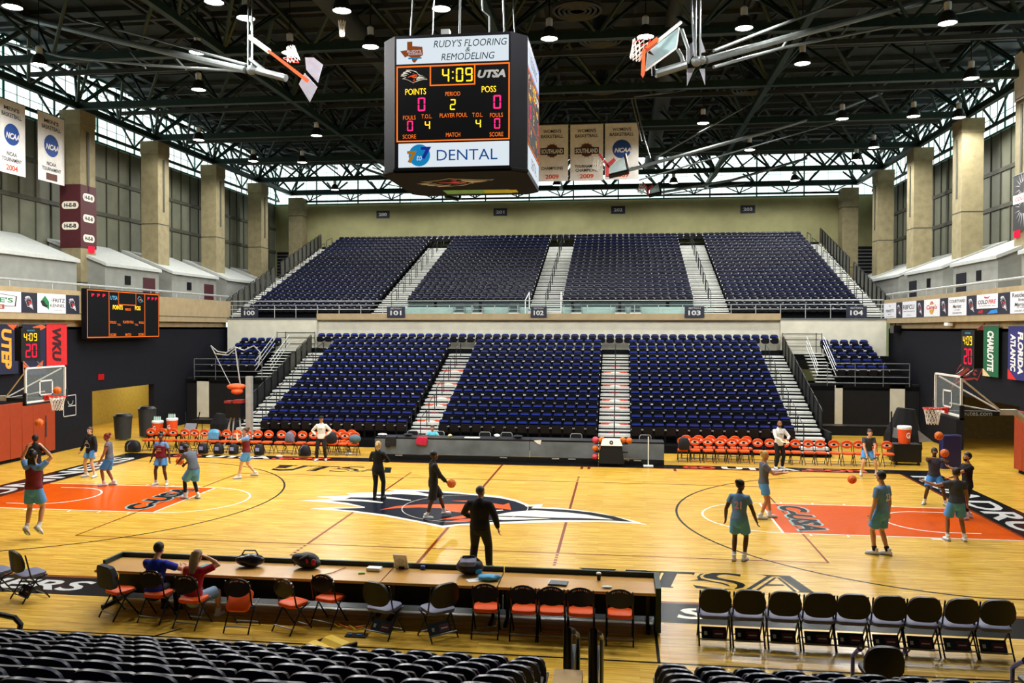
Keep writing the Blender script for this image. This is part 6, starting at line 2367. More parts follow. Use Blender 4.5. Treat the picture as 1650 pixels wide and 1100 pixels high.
def far_goal(label, u0, v0, sc, y, pts_boom, pts_guy, col, flip=1):
    t = thing('ceiling_basket', label, 'basketball hoop', (0, 0, 0), 0, 'raised ceiling baskets')
    m = MB()
    m.tube([A(u, v, yy) for u, v, yy in pts_boom], .085, 8)
    m.build('boom', FR, t, True)
    m = MB()
    for g in pts_guy:
        m.tube([A(u, v, yy) for u, v, yy in g], .035, 6)
    m.build('guy_bar', FR, t, True)
    def q(x, z):
        return A(u0+x*sc*flip, v0+z*sc, y)
    m = MB()
    plate(m, [q(6, 5), q(28, -9), q(33, 12), q(6, 24)], .06)
    m.build('backboard', mat('dim_glass', (170, 198, 202), .2, var=.08, alpha=.75), t)
    m = MB()
    plate(m, [q(-13, -13), q(-11, -15), q(3, 3), q(0, 5)], .25)
    plate(m, [q(0, 3), q(12, -7), q(15, -4), q(3, 9)], .25)
    plate(m, [q(-2, 3), q(4, 5), q(4, 22), q(-1, 22)], .25)
    m.build('edge_padding', col, t)
    m = MB()
    m.tube([q(30, -14), q(34, 6), q(36, 14)], .07, 6).tube([q(4, 22), q(36, 14)], .12, 8)
    m.build('fold_arm', BLKM, t, True)
    m = MB()
    T = Matrix.Translation(q(-11, -6)) @ Matrix.Rotation(.4, 4, 'Y')
    net(m, (0, 0, 0), .26, .16, .55, 10, 3, T, .014)
    m.build('net', NETW, t)


far_goal('far raised basket with red edges before the white banner with blue disc', 977, 262, 1.0, 16.0, [(1013, 274, 16), (1230, 214, 19), (1345, 180, 21), (1420, 150, 23)], [[(1060, 252, 16), (1125, 215, 17), (1240, 150, 19)], [(1030, 290, 16), (1240, 228, 19), (1390, 185, 22)], [(1023, 160, 16), (1040, 230, 16), (1048, 255, 16)], [(1018, 160, 16), (1034, 228, 16)], [(1022, 156, 16), (1095, 147, 17), (1120, 140, 18)]], mat('goal_red', (190, 44, 48), .5))
far_goal('farthest raised basket with red edge below the long right pole', 1043, 302, .62, 30.0, [(1065, 310, 30), (1180, 290, 32), (1300, 255, 34)], [[(1065, 314, 30), (1200, 296, 33)]], mat('goal_red', (190, 44, 48), .5))
far_goal('farthest raised basket hanging dark below the scoreboard underside', 742, 306, .7, 30.0, [(728, 312, 30), (640, 290, 31), (560, 262, 33), (400, 222, 36)], [[(720, 306, 30), (600, 270, 32)], [(732, 318, 30), (620, 296, 32)]], BLKM, -1)
# ------------------------------------------------------------------ people
SKIN = {'light': (222, 170, 138), 'tan': (196, 140, 104), 'mid': (150, 98, 68), 'dark': (84, 54, 40)}
def skinm(k):
    return mat('skin_'+k, SKIN[k], .5, spec=.35, var=.05)


EYE = mat('eye_dark', (26, 20, 18), .3, var=0)
EYEW = mat('eye_white', (226, 222, 214), .4, var=0)
CL = {
    'black': mat('cloth_black', (22, 22, 26), .85, var=.15), 'white': mat('cloth_white', (224, 224, 222), .85, var=.06), 'grey': mat('cloth_grey', (92, 98, 112), .85, var=.1), 'dgrey': mat('cloth_dark_grey', (58, 62, 72), .85, var=.1),
    'steel': mat('cloth_steel_blue', (104, 142, 190), .85, var=.1), 'sky': mat('shorts_sky_blue', (84, 150, 216), .8, var=.1), 'blue': mat('shorts_blue', (60, 132, 200), .8, var=.1), 'maroon': mat('pinnie_maroon', (116, 26, 40), .8, var=.1),
    'royal': mat('shirt_royal_blue', (32, 48, 170), .85, var=.1), 'red': mat('shirt_red', (170, 24, 40), .85, var=.1), 'aqua': mat('shirt_aqua', (100, 196, 214), .85, var=.08), 'denim': mat('shorts_denim', (128, 152, 178), .85, var=.12), 'paper': WHITE,
}
HAIRM = {'black': mat('hair_black', (22, 18, 18), .5, var=.2, scale=30), 'brown': mat('hair_brown', (70, 46, 32), .5, var=.2, scale=30), 'blonde': mat('hair_blonde', (196, 160, 96), .5, var=.2, scale=30), 'grey': mat('hair_grey', (70, 62, 60), .5, var=.25, scale=30), 'red': mat('hair_red', (110, 24, 34), .5, var=.2, scale=30), 'ash': mat('hair_ash_blonde', (150, 126, 98), .5, var=.25, scale=30)}
SHOEW = mat('shoe_white', (232, 232, 236), .5, var=.05)
SHOEK = mat('shoe_dark', (36, 34, 38), .5, var=.1)
SOLE = mat('shoe_sole', (120, 130, 150), .6, var=.05)


def ik(a, t, la, lb, hint):
    a, t, h = Vector(a), Vector(t), Vector(hint)
    d = t-a
    L = min(max(d.length, abs(la-lb)+.01), la+lb-.004)
    d = d.normalized()
    t = a+d*L
    x = (la*la-lb*lb+L*L)/(2*L)
    h = (h-d*h.dot(d))
    if h.length < 1e-5:
        h = Vector((0, 1, 0))
    h.normalize()
    return a+d*x+h*math.sqrt(max(0, la*la-x*x)), t


def remeshed(mb, name, mats, vox, parent, classify=None, smooth_it=2):
    me = mb.mesh(name, mats[:1])
    o = bpy.data.objects.new(name, me)
    COL.objects.link(o)
    r = o.modifiers.new('blend', 'REMESH')
    r.mode = 'VOXEL'
    r.voxel_size = vox
    s = o.modifiers.new('soft', 'SMOOTH')
    s.factor = .5
    s.iterations = smooth_it
    dg = bpy.context.evaluated_depsgraph_get()
    n = bpy.data.meshes.new_from_object(o.evaluated_get(dg))
    o.modifiers.clear()
    o.data = n
    n.name = name
    bpy.data.meshes.remove(me)
    n.materials.clear()
    for m in mats:
        n.materials.append(m)
    n.polygons.foreach_set('use_smooth', [True]*len(n.polygons))
    if classify and len(n.polygons):
        c = np.zeros(len(n.polygons)*3)
        n.polygons.foreach_get('center', c)
        n.polygons.foreach_set('material_index', classify(c.reshape(-1, 3)).astype(int).tolist())
    n.update()
    if parent is not None:
        o.parent = parent
    return o


def rings(mb, pts, n=14):
    """closed limb with rounded ends"""
    P_ = [(Vector(p), r if isinstance(r, tuple) else (r, r)) for p, r in pts]
    d0 = (P_[0][0]-P_[1][0]).normalized()
    d1 = (P_[-1][0]-P_[-2][0]).normalized()
    a, b = P_[0], P_[-1]
    k0, k1 = min(a[1]), min(b[1])
    seq = [(a[0]+d0*k0*.9, (a[1][0]*.35, a[1][1]*.35)), (a[0]+d0*k0*.5, (a[1][0]*.82, a[1][1]*.82))]+P_+[(b[0]+d1*k1*.5, (b[1][0]*.82, b[1][1]*.82)), (b[0]+d1*k1*.9, (b[1][0]*.35, b[1][1]*.35))]
    mb.loft(seq, n)


def figure(label, p, rz, H=1.75, skin='mid', lean=0.0, side=0.0, twist=0.0, hip=(0, 0, .93), LF=(-.12, 0, .085), RF=(.12, 0, .085), lfy=.15, rfy=-.15, toe=0.0, LH=(-.27, .06, .80), RH=(.27, .06, .80), le=(-.5, -1, 0), re=(.5, -1, 0), lk=(-.15, 1, 0), rk=(.15, 1, 0),
           hyaw=0.0, hpitch=0.0, top='grey', sleeve=.55, topz=-.02, bottom='sky', blen=.75, bflare=.03, hair='black', style='short', shoes='w', bulk=1.0, fem=True, bib=None, number=None, numcol=None, socks='white', hold=None, legs=None, undershirt=None, curl=.6, group=None, beard=False, hat=None, chestmark=None, inner=None):
    S = H/1.75
    root = thing('person', label, 'person', p, rz, group)
    V = lambda q: Vector(q)*S
    hip = V(hip)
    R_l = Matrix.Rotation(-lean, 3, 'X') @ Matrix.Rotation(side, 3, 'Y')
    R_t = R_l @ Matrix.Rotation(twist, 3, 'Z')
    def tor(x, y, z):
        """torso point, z measured above the hip centre"""
        f = min(1, max(0, z/.5))
        M_ = Matrix.Rotation(-lean*f, 3, 'X') @ Matrix.Rotation(side*f, 3, 'Y') @ Matrix.Rotation(twist*f, 3, 'Z')
        base = hip
        # bend spread along the spine
        n = 6
        q = Vector((0, 0, 0))
        for i in range(n):
            ff = f*(i+.5)/n
            q += (Matrix.Rotation(-lean*min(1, ff*1.6), 3, 'X') @ Matrix.Rotation(side*min(1, ff*1.6), 3, 'Y')) @ Vector((0, 0, z/n))
        return base+(q+M_ @ Vector((x, y, 0)))*S
    sw = (.165 if fem else .19)*(1+(bulk-1)*.6)
    hw = .088
    b_ = bulk
    TS = [(0, .0, -.06, .155 if fem else .150, .108), (0, 0, .03, .165 if fem else .158, .112), (0, .005, .14, .134 if fem else .146, .094), (0, .008, .26, .145 if fem else .160, .102), (0, .012, .36, .160 if fem else .178, .110), (0, .0, .44, .150 if fem else .172, .092), (0, -.008, .495, .098, .066)]
    body = MB()
    rings(body, [(tor(x, y, z), (rx*S*b_, ry*S*b_)) for x, y, z, rx, ry in TS]+[(tor(0, -.004, .55), (.052*S, .054*S))], 18)
    neck0, neck1 = tor(0, -.005, .50), tor(0, .015, .60)
    rings(body, [(neck0, .058*S), (neck1, .050*S)])
    RH_ = R_t @ Matrix.Rotation(hyaw, 3, 'Z') @ Matrix.Rotation(hpitch, 3, 'X')
    hc = tor(0, .01, .585)+(RH_ @ Vector((0, .018, .105)))*S
    def hd(x, y, z):
        return hc+(RH_ @ Vector((x, y, z)))*S
    HT = lambda c, r: (Matrix.Translation(hd(*c)) @ RH_.to_4x4(), tuple(k*S for k in r))
    def hb(mb, c, r, nu=14, nv=10):
        T, q = HT(c, r)
        mb.ball((0, 0, 0), q, 0, nu, nv, T)
    hb(body, (0, -.008, .022), (.077, .094, .098), 18, 12)
    hb(body, (0, .022, -.050), (.058, .062, .068))
    hb(body, (0, .062, -.088), (.026, .022, .022))
    hb(body, (0, .093, -.018), (.013, .020, .024))
    hb(body, (0, .086, .002), (.010, .014, .030))
    hb(body, (0, .080, .034), (.050, .012, .012))
    hb(body, (0, .084, -.056), (.024, .010, .010))
    for s in (-1, 1):
        hb(body, (s*.080, -.004, -.008), (.010, .022, .032), 8, 6)
        hb(body, (s*.036, .064, -.022), (.022, .018, .020), 8, 6)
    J = {}
    UA_, FA_, TH, SH = .285*S, .250*S, .43*S, .415*S
    for s, hand, eh, key in ((-1, LH, le, 'L'), (1, RH, re, 'R')):
        sh = tor(s*sw, -.005, .445)
        el, wr = ik(sh, V(hand), UA_, FA_, eh)
        J['sh'+key], J['el'+key], J['wr'+key] = sh, el, wr
        rings(body, [(tor(s*sw*.55, -.004, .45), .062*S), (sh, .058*S*(1+(b_-1)*.5)), (sh.lerp(el, .45), .050*S*b_), (el, .039*S*b_), (el.lerp(wr, .3), .041*S*b_), (wr, .027*S)])
        d = (wr-el).normalized()
        # palm frame: thumb side leans to the front or the middle of the body
        tn = Vector((-s*.35, 1, .25)) if abs(d.y) < .8 else Vector((-s, 0, .35))
        tn = (tn-d*tn.dot(d)).normalized()
        pn = d.cross(tn)*(-s)
        kn = wr+d*.095*S
        Tp = Matrix(((tn.x, pn.x, d.x, wr.x), (tn.y, pn.y, d.y, wr.y), (tn.z, pn.z, d.z, wr.z), (0, 0, 0, 1)))
        body.loft([((0, 0, -.015*S), (.014*S, .024*S)), ((0, 0, .02*S), (.016*S, .034*S)), ((0, 0, .07*S), (.016*S, .042*S)), ((0, 0, .098*S), (.012*S, .038*S))], 10, 0, True, Tp @ Matrix(((0, 1, 0, 0), (1, 0, 0, 0), (0, 0, 1, 0), (0, 0, 0, 1))))
        for i, (off, ln) in enumerate(((.030, .068), (.010, .076), (-.011, .071), (-.031, .056))):
            c0 = Vector((off*S, 0, .090*S))
            bend = curl*(.8+.12*i)
            c1 = c0+Vector((off*.12*S, -math.sin(bend*.6)*ln*.52*S, math.cos(bend*.6)*ln*.52*S))
            c2 = c1+Vector((0, -math.sin(bend*1.4)*ln*.48*S, math.cos(bend*1.4)*ln*.48*S))
            body.loft([(c0, .0100*S), (c1, .0095*S), (c2, .0082*S)], 7, 0, True, Tp)
        body.loft([((.030*S, 0, .025*S), .014*S), ((.058*S, -.012*S, .058*S), .0115*S), ((.066*S, -.030*S*(.4+curl), .088*S), .0095*S)], 7, 0, True, Tp)
        J['palm'+key] = Tp @ Vector((0, -.02*S, .09*S))
    for s, ft, kh, key in ((-1, LF, lk, 'L'), (1, RF, rk, 'R')):
        hj = hip+Vector((s*hw*S, 0, -.03*S))
        kn, an = ik(hj, V(ft), TH, SH, kh)
        J['hp'+key], J['kn'+key], J['an'+key] = hj, kn, an
        rings(body, [(hj, .090*S*b_), (hj.lerp(kn, .35), .082*S*b_), (hj.lerp(kn, .75), .062*S*b_), (kn, .053*S*b_), (kn.lerp(an, .28)+Vector((0, -.008*S, 0)), .055*S*b_), (kn.lerp(an, .65), .043*S*b_), (an, .034*S)])
    # feet
    for s, fy, key in ((-1, lfy, 'L'), (1, rfy, 'R')):
        an = J['an'+key]
        Tf = Matrix.Translation(an) @ Matrix.Rotation(fy, 4, 'Z') @ Matrix.Rotation(-toe, 4, 'X')
        rings(body, [(Tf @ Vector((0, -.02*S, -.045*S)), .03*S), (Tf @ Vector((0, .10*S, -.055*S)), .026*S)])
        m = MB()
        m.loft([((0, -.085, -.040), (.022, .030)), ((0, -.075, -.038), (.036, .040)), ((0, -.02, -.028), (.040, .050)), ((0, .05, -.042), (.044, .040)), ((0, .12, -.052), (.047, .030)), ((0, .165, -.058), (.036, .022)), ((0, .18, -.062), (.018, .012))], 12, 0, True, Tf @ Matrix.Scale(S, 4))
        m.loft([((0, -.03, .06), (.042, .040)), ((0, -.025, .0), (.044, .046)), ((0, -.01, -.04), (.04, .05))], 12, 0, True, Tf @ Matrix.Scale(S, 4))
        so = [(x, y) for x, y in ((-.034, -.09), (.034, -.09), (.042, 0), (.052, .09), (.040, .165), (.0, .19), (-.040, .165), (-.052, .09), (-.042, 0))]
        m.prism(so, -.085, -.066, 1, Tf @ Matrix.Scale(S, 4))
        m.build('shoe', [SHOEW if shoes == 'w' else SHOEK, SOLE if shoes == 'w' else SHOEK], root, True)
        if socks:
            kn = J['kn'+key]
            m = MB()
            m.loft([(an.lerp(kn, .0), .043*S), (an.lerp(kn, .12), .047*S), (an.lerp(kn, .24), .051*S*b_)], 12)
            m.build('sock', CL[socks], root, True)
    eyes = [hd(s*.030, .083, .012) for s in (-1, 1)]
    lip = hd(0, .094, -.056)
    jaw = hd(0, .04, -.085)
    LIPM = mat('lip_'+skin, tuple(int(c*.72) for c in SKIN[skin]), .45, var=0)
    lg = CL[legs] if legs else None
    hipz = hip.z
    def classify(c):
        r = np.zeros(len(c))
        for e in eyes:
            d = np.linalg.norm(c-np.array(e), axis=1)
            r[d < .020*S] = 4
            r[d < .012*S] = 1
        r[np.linalg.norm((c-np.array(lip))/np.array([1.8, 1.2, .8]), axis=1) < .014*S] = 2
        if beard:
            f = np.array(RH_.inverted() @ Vector((0, 0, 0)))
            loc = (c-np.array(hc)) @ np.array(RH_)
            r[(loc[:, 2] < -.052*S) & (loc[:, 2] > -.12*S) & (loc[:, 1] > .015*S) & (r == 0) & (np.abs(loc[:, 0]) < .09*S)] = 3
        if lg is not None:
            r[c[:, 2] < hipz-.05*S] = 5
        return r
    remeshed(body, 'body', [skinm(skin), EYE, LIPM, HAIRM['black'], EYEW, lg or EYE], .0085*S, root, classify)
    # shirt
    g = .016
    m = MB()
    z0 = topz
    sec = [(x, y, z, rx, ry) for x, y, z, rx, ry in TS if z > z0+.02]
    def inter(z):
        for a, c in zip(TS, TS[1:]):
            if a[2] <= z <= c[2]:
                k = (z-a[2])/(c[2]-a[2])
                return tuple(a[i]+(c[i]-a[i])*k for i in range(5))
        return TS[0]
    x, y, z, rx, ry = inter(max(z0, -.06))
    sec = [(x, y, z0, rx+.012, ry+.012)]+sec
    m.loft([(tor(x, y, z), ((rx*b_+g)*S, (ry*b_+g)*S)) for x, y, z, rx, ry in sec[:-1]]+[(tor(0, -.008, .49), (.125*S*b_, .090*S*b_)), (tor(0, -.006, .52 if sleeve <= 1 else .535), (.076*S*(b_ if sleeve > 1 else 1), .074*S*(b_ if sleeve > 1 else 1)))]+([(tor(0, -.002, .565), (.070*S, .072*S))] if sleeve > 1 else []), 18)
    for s, key in ((-1, 'L'), (1, 'R')):
        sh, el, wr = J['sh'+key], J['el'+key], J['wr'+key]
        if sleeve <= 0:
            continue
        seq = [(tor(s*sw*.45, -.004, .435), .075*S*b_), (sh, .073*S*(1+(b_-1)*.6)), (sh.lerp(el, .4), .066*S*b_)]
        if sleeve <= 1:
            seq = seq[:2]+[(sh.lerp(el, sleeve*.6), .067*S*b_), (sh.lerp(el, sleeve), .066*S*b_)]
        else:
            seq += [(el, .057*S*b_), (el.lerp(wr, .5), .052*S*b_), (el.lerp(wr, min(.97, sleeve-1)), .040*S)]
        m.loft(seq, 14)
    shirt = remeshed(m, 'shirt', [CL[undershirt or top]], .012*S, root)
    if bib:
        m = MB()
        sec2 = [(x, y, z, rx, ry) for x, y, z, rx, ry in TS if 0 < z < .40]
        m.loft([(tor(0, 0, -.03), (.185*S*b_, .132*S*b_))]+[(tor(x, y, z), ((rx*b_+g+.014)*S, (ry*b_+g+.014)*S)) for x, y, z, rx, ry in sec2]+[(tor(0, .0, .43), (.105*S, .112*S)), (tor(0, 0, .50), (.085*S, .090*S))], 18)
        o = remeshed(m, 'pinnie', [CL[bib]], .012*S, root)
        q = MB()
        M_ = Matrix.Rotation(-lean*.6, 3, 'X')
        c = tor(0, 0, .27)+(M_ @ Vector((0, .150, 0)))*S
        T = frame(c, M_ @ Vector((-1, 0, 0)), M_ @ Vector((0, 0, 1)))
        q.text('UTSA', 0, .03*S, .14*S, .03*S, 0, 0, T, bold=.03).text('BASKETBALL', 0, -.03*S, .18*S, .025*S, 0, 0, T, bold=.03)
        q.build('print', [CL['white']], o)
    if number:
        q = MB()
        M_ = R_t
        c = tor(0, 0, .30)+(M_ @ Vector((0, -.137*b_, 0)))*S
        T = frame(c, M_ @ Vector((1, 0, 0)), M_ @ Vector((0, 0, 1)))
        q.text(number, 0, -.01*S, .15*S, .16*S, 0, 0, T, bold=.04)
        q.build('number', [CL['white'] if not numcol else numcol], shirt)
    if chestmark:
        q = MB()
        c = tor(0, 0, .30)+(R_t @ Vector((0, .150*b_, 0)))*S
        T = frame(c, R_t @ Vector((-1, 0, 0)), R_t @ Vector((0, 0, 1)))
        for i, (s_, w, h) in enumerate(chestmark[0]):
            q.text(s_, 0, (.03-.05*i)*S, w*S, h*S, 0, 0, T, bold=.02)
        if len(chestmark) > 2:
            a = [(-.12, -.10), (-.08, -.05), (.08, -.05), (.12, -.10), (.13, -.19), (-.13, -.19)]
            for i in range(6):
                (x0, y0), (x1, y1) = a[i], a[(i+1) % 6]
                q.loft([((x0*S, y0*S, 0), .003), ((x1*S, y1*S, 0), .003)], 4, 0, True, T)
        q.build('print', [chestmark[1]], shirt)
    # shorts or trousers
    m = MB()
    m.loft([(tor(0, 0, -.10), (.165*S*b_, .118*S*b_)), (tor(0, 0, -.03), (.176*S*b_, .125*S*b_)), (tor(0, 0, .045), (.172*S*b_, .120*S*b_)), (tor(0, 0, .085), (.152*S*b_, .106*S*b_))], 18)
    m.ball(tuple(hip+Vector((0, 0, -.11*S))), (.13*S*b_, .118*S*b_, .10*S), 0, 16, 10)
    for s, key in ((-1, 'L'), (1, 'R')):
        hj, kn, an = J['hp'+key], J['kn'+key], J['an'+key]
        if blen <= 1:
            m.loft([(hj+Vector((0, 0, .05*S)), .090*S*b_), (hj, (.102*S*b_)), (hj.lerp(kn, blen*.5), (.094+bflare*.5)*S*b_), (hj.lerp(kn, blen), (.086+bflare)*S*b_)], 14)
        else:
            m.loft([(hj+Vector((0, 0, .05*S)), .090*S*b_), (hj, .102*S*b_), (hj.lerp(kn, .5), .090*S*b_), (kn, .070*S*b_), (kn.lerp(an, .4), .066*S*b_), (kn.lerp(an, min(.98, blen-1)), .058*S*b_)], 14)
    remeshed(m, 'trousers' if blen > 1 else 'shorts', [CL[bottom]], .012*S, root)
    # hair
    if style != 'bald':
        m = MB()
        T = Matrix.Translation(hc) @ RH_.to_4x4() @ Matrix.Scale(S, 4)
        b = MB()
        b.ball((0, -.014, .030), (.087, .102, .104), 0, 20, 14)
        cut = .052 if style != 'cap' else .06
        keep = [f for f in b.F if not (sum(b.V[i][1] for i in f)/len(f) > .012 and sum(b.V[i][2] for i in f)/len(f) < cut) and sum(b.V[i][2] for i in f)/len(f) > -.055]
        m.add(b.V, keep, 0, T)
        inn = [(x*.93, y*.93-.001, z*.93+.002) for x, y, z in b.V]
        m.add(inn, [f[::-1] for f in keep], 0, T)
        if style == 'bun':
            m.ball((0, -.10, .085), (.05, .05, .048), 0, 12, 8, T)
        if style == 'topbun':
            m.ball((0, -.04, .15), (.055, .055, .05), 0, 12, 8, T)
        if style in ('pony', 'sidepony'):
            x = .0 if style == 'pony' else .05
            m.ball((x*.6, -.105, .06), (.03, .03, .03), 0, 10, 8, T)
            m.loft([((x*.6, -.115, .06), .026), ((x, -.150, .02), .034), ((x*1.3, -.150, -.07), .030), ((x*1.4, -.135, -.15), .012)], 10, 0, True, T)
        if style == 'long':
            m.loft([((0, -.06, .06), (.085, .06)), ((0, -.085, -.03), (.092, .05)), ((0, -.095, -.12), (.090, .042)), ((0, -.10, -.22), (.078, .034)), ((0, -.105, -.30), (.05, .022))], 14, 0, True, T)
        if style == 'braids':
            for i in range(7):
                x = -.06+.02*i
                m.loft([((x, -.09, .0), .013), ((x*1.3, -.11, -.12), .013), ((x*1.4, -.115, -.27), .009)], 6, 0, True, T)
            m.ball((0, -.02, .135), (.05, .05, .035), 0, 12, 8, T)
        m.build('hair', HAIRM[hair], root, True)
    if hat:
        m = MB()
        T = Matrix.Translation(hc) @ RH_.to_4x4() @ Matrix.Scale(S, 4)
        m.loft([((0, -.012, .048), (.091, .108)), ((0, -.014, .09), (.090, .105)), ((0, -.016, .125), (.066, .078)), ((0, -.016, .138), (.03, .035))], 16, 0, True, T)
        m.prism([(-.07, .07), (.07, .07), (.075, .11), (.05, .155), (0, .17), (-.05, .155), (-.075, .11)], .050, .062, 0, T)
        m.build('cap', hat, root, True)
    J['root'] = root
    J['hc'] = hc
    return J


def W(J, q):
    r = J['root']
    return Matrix.Translation(r.location) @ Matrix.Rotation(r.rotation_euler.z, 4, 'Z') @ Vector(q)


def fl(u, v):
    p = at(u, v, z=0)
    return (p.x, p.y, 0.0)


UP = dict(lfy=.1, rfy=-.1)
# left half of the court
p = fl(54, 868)
figure('player in light blue shorts and maroon pinnie jumping with both hands up, nearest at left', (p[0], p[1], .17), .05, 1.98, 'tan', hip=(0, .02, .96), LF=(-.13, -.03, .10), RF=(.13, .0, .12), toe=.75, LH=(-.20, .10, 1.80), RH=(.17, .12, 1.80), le=(-1, .5, -.2), re=(1, .5, -.2), hpitch=.3,
       top='grey', undershirt='steel', bib='maroon', bottom='sky', blen=.72, bflare=.035, style='braids', sleeve=.6, curl=.35)
figure('person all in black standing behind the jumping shooter at the far left', fl(57, 795), .3, 1.84, 'dark', fem=False, top='black', sleeve=1.95, bottom='black', blen=1.95, shoes='k', socks=None, LH=(-.12, .30, 1.15), RH=(.2, .30, 1.2), le=(-.8, -.5, -.4), re=(.8, -.5, -.4))
figure('player in black hoodie and light blue shorts standing by the left baseline', fl(146, 768), PI-.25, 1.74, 'light', LF=(-.20, 0, .085), RF=(.17, .03, .085), lfy=.35, rfy=-.25, LH=(-.34, .08, .86), RH=(.36, .10, .88), top='black', sleeve=1.95, topz=-.10, bottom='sky', blen=.6, hair='brown', style='sidepony', chestmark=([('UTSA', .10, .05), ('BASKETBALL', .16, .03)], CL['white'], 1))
figure('red-haired player in grey top and blue shorts turned to the left basket', fl(175, 782), PI/2+.25, 1.76, 'mid', LF=(-.08, .12, .085), RF=(.09, -.14, .085), hip=(0, -.03, .90), lean=.10, top='grey', sleeve=.18, bottom='blue', blen=.85, hair='red', style='bun', LH=(-.25, .18, .82), RH=(.26, .10, .80), hyaw=.1, socks='white')
figure('player in maroon pinnie over light blue tee facing the camera on the left lane', fl(260, 781), PI+.05, 1.72, 'dark', LF=(-.20, .02, .085), RF=(.19, 0, .085), lfy=.3, rfy=-.3, LH=(-.33, .06, .80), RH=(.34, .05, .80), top='steel', bib='maroon', bottom='sky', blen=.6, style='topbun', hyaw=.25)
J = figure('player in grey tee and black leggings bending over a ball at the left lane', fl(308, 803), PI/2-.5, 1.84, 'dark', hip=(0, -.12, .88), lean=.62, LF=(-.12, .10, .085), RF=(.12, -.16, .085), LH=(-.10, .52, .98), RH=(.10, .50, .90), le=(-1, -.2, -.5), re=(1, -.2, -.5), hpitch=-.5, top='grey', bottom='sky', blen=.82, bflare=.04, legs='black', style='short', curl=.3)
bp = W(J, (J['palmL']+J['palmR'])/2)
ball((bp.x-.02, bp.y+.02, bp.z+.10), 'orange basketball held by the bending player in grey', 'balls in hands')
J = figure('player in maroon pinnie walking left past the left bench, hand at mouth', fl(397, 770), PI/2+.35, 1.76, 'light', hip=(0, 0, .92), LF=(-.09, .24, .085), RF=(.09, -.30, .14), LH=(-.10, .30, 1.50), RH=(.26, .06, .80), le=(-.7, .2, -.8), top='steel', bib='maroon', bottom='sky', blen=.72, hair='brown', style='bun', hyaw=.1)
m = MB()
m.lathe([(.03, -.08), (.034, -.02), (.034, .05), (.014, .08), (.012, .10)], (0, 0, 0), 12)
o = m.build('drink_bottle', mat('bottle_orange', (236, 150, 50), .4, var=.05), None, True)
o.location = W(J, J['palmL'])
o.rotation_euler = (.6, 0, .3)
tag(o, 'orange drink bottle held to the mouth of the walking player', 'bottle')
figure('coach in white sweatshirt and black trousers with hands on hips by the left bench', fl(518, 742), PI+.15, 1.74, 'tan', LF=(-.16, .0, .085), RF=(.18, .02, .085), lfy=.3, rfy=-.3, LH=(-.20, .05, 1.0), RH=(.20, .05, 1.0), le=(-1, -.3, 0), re=(1, -.3, 0), top='white', sleeve=1.9, topz=-.06, bottom='black', blen=1.93, style='short', socks='white', hat=CL['black'], chestmark=([('UTSA', .12, .04)], CL['dgrey']))
figure('blonde woman in black with ponytail seen from behind at the emblem feathers', fl(609, 804), -.1, 1.76, 'light', LF=(-.11, 0, .085), RF=(.13, .05, .085), LH=(-.08, .22, 1.15), RH=(.10, .22, 1.12), le=(-1, -.4, -.2), re=(1, -.4, -.2), top='black', sleeve=1.95, topz=-.08, bottom='black', blen=1.95, hair='blonde', style='sidepony', shoes='k', socks=None, hyaw=-.2)
J = figure('man in black shorts walking right with a ball under his arm at centre court', fl(698, 834), -PI/2+.45, 1.84, 'dark', fem=False, hip=(0, 0, .93), LF=(-.10, .34, .10), RF=(.10, -.20, .085), LH=(-.20, .26, .98), RH=(.22, .30, .96), le=(-1, -.6, -.2), re=(1, -.6, -.2), top='black', sleeve=1.9, topz=-.10, bottom='black', blen=.95, bflare=.03, style='short', hyaw=-.1, curl=.3)
bp = W(J, J['palmR'])
ball((bp.x+.07, bp.y-.02, bp.z+.02), 'orange basketball carried by the man in black shorts', 'balls in hands')
figure('heavy man in black jacket seen from behind before the scorer table', fl(773, 917), -.12, 1.80, 'tan', fem=False, bulk=1.24, LF=(-.16, 0, .085), RF=(.20, .02, .085), LH=(-.20, .20, 1.02), RH=(.42, -.02, .82), le=(-1, -.3, 0), re=(1, -.6, 0), top='black', sleeve=1.93, topz=-.10, bottom='black', blen=1.97, hair='grey', style='short', shoes='k', socks=None, hyaw=-.55)
# right half
J = figure('bald man in white long-sleeved shirt and black trousers holding a sheet by the right bench', fl(1255, 755), PI+.35, 1.80, 'mid', fem=False, LF=(-.13, 0, .085), RF=(.14, .03, .085), LH=(-.16, .30, 1.08), RH=(.05, .32, 1.06), le=(-1, -.3, -.3), re=(1, -.3, -.3), top='white', sleeve=1.93, topz=-.08, bottom='black', blen=1.95, style='bald', shoes='w', socks=None, beard=True, hpitch=-.2, hyaw=-.2, chestmark=([('UTSA', .10, .04)], CL['dgrey']))
o = MB().box((0, 0, 0), (.30, .22, .006)).build('paper_sheet', mat('manila_paper', (214, 200, 160), .7))
bp = W(J, J['palmR'])
o.location = (bp.x, bp.y-.02, bp.z+.02)
o.rotation_euler = (.35, .1, .2)
tag(o, 'cream sheet of paper in the hand of the bald man', 'paper')
figure('player in grey tee bending with hands on knees before the right bench', fl(1399, 766), PI+.05, 1.80, 'light', hip=(0, -.14, .86), lean=.62, LF=(-.28, .02, .085), RF=(.24, .0, .085), lfy=.35, rfy=-.35, LH=(-.10, .30, .74), RH=(.16, .30, .70), le=(-1, .1, .1), re=(1, .1, .1), hpitch=.55, top='dgrey', bottom='sky', blen=.75, hair='brown', style='bun')
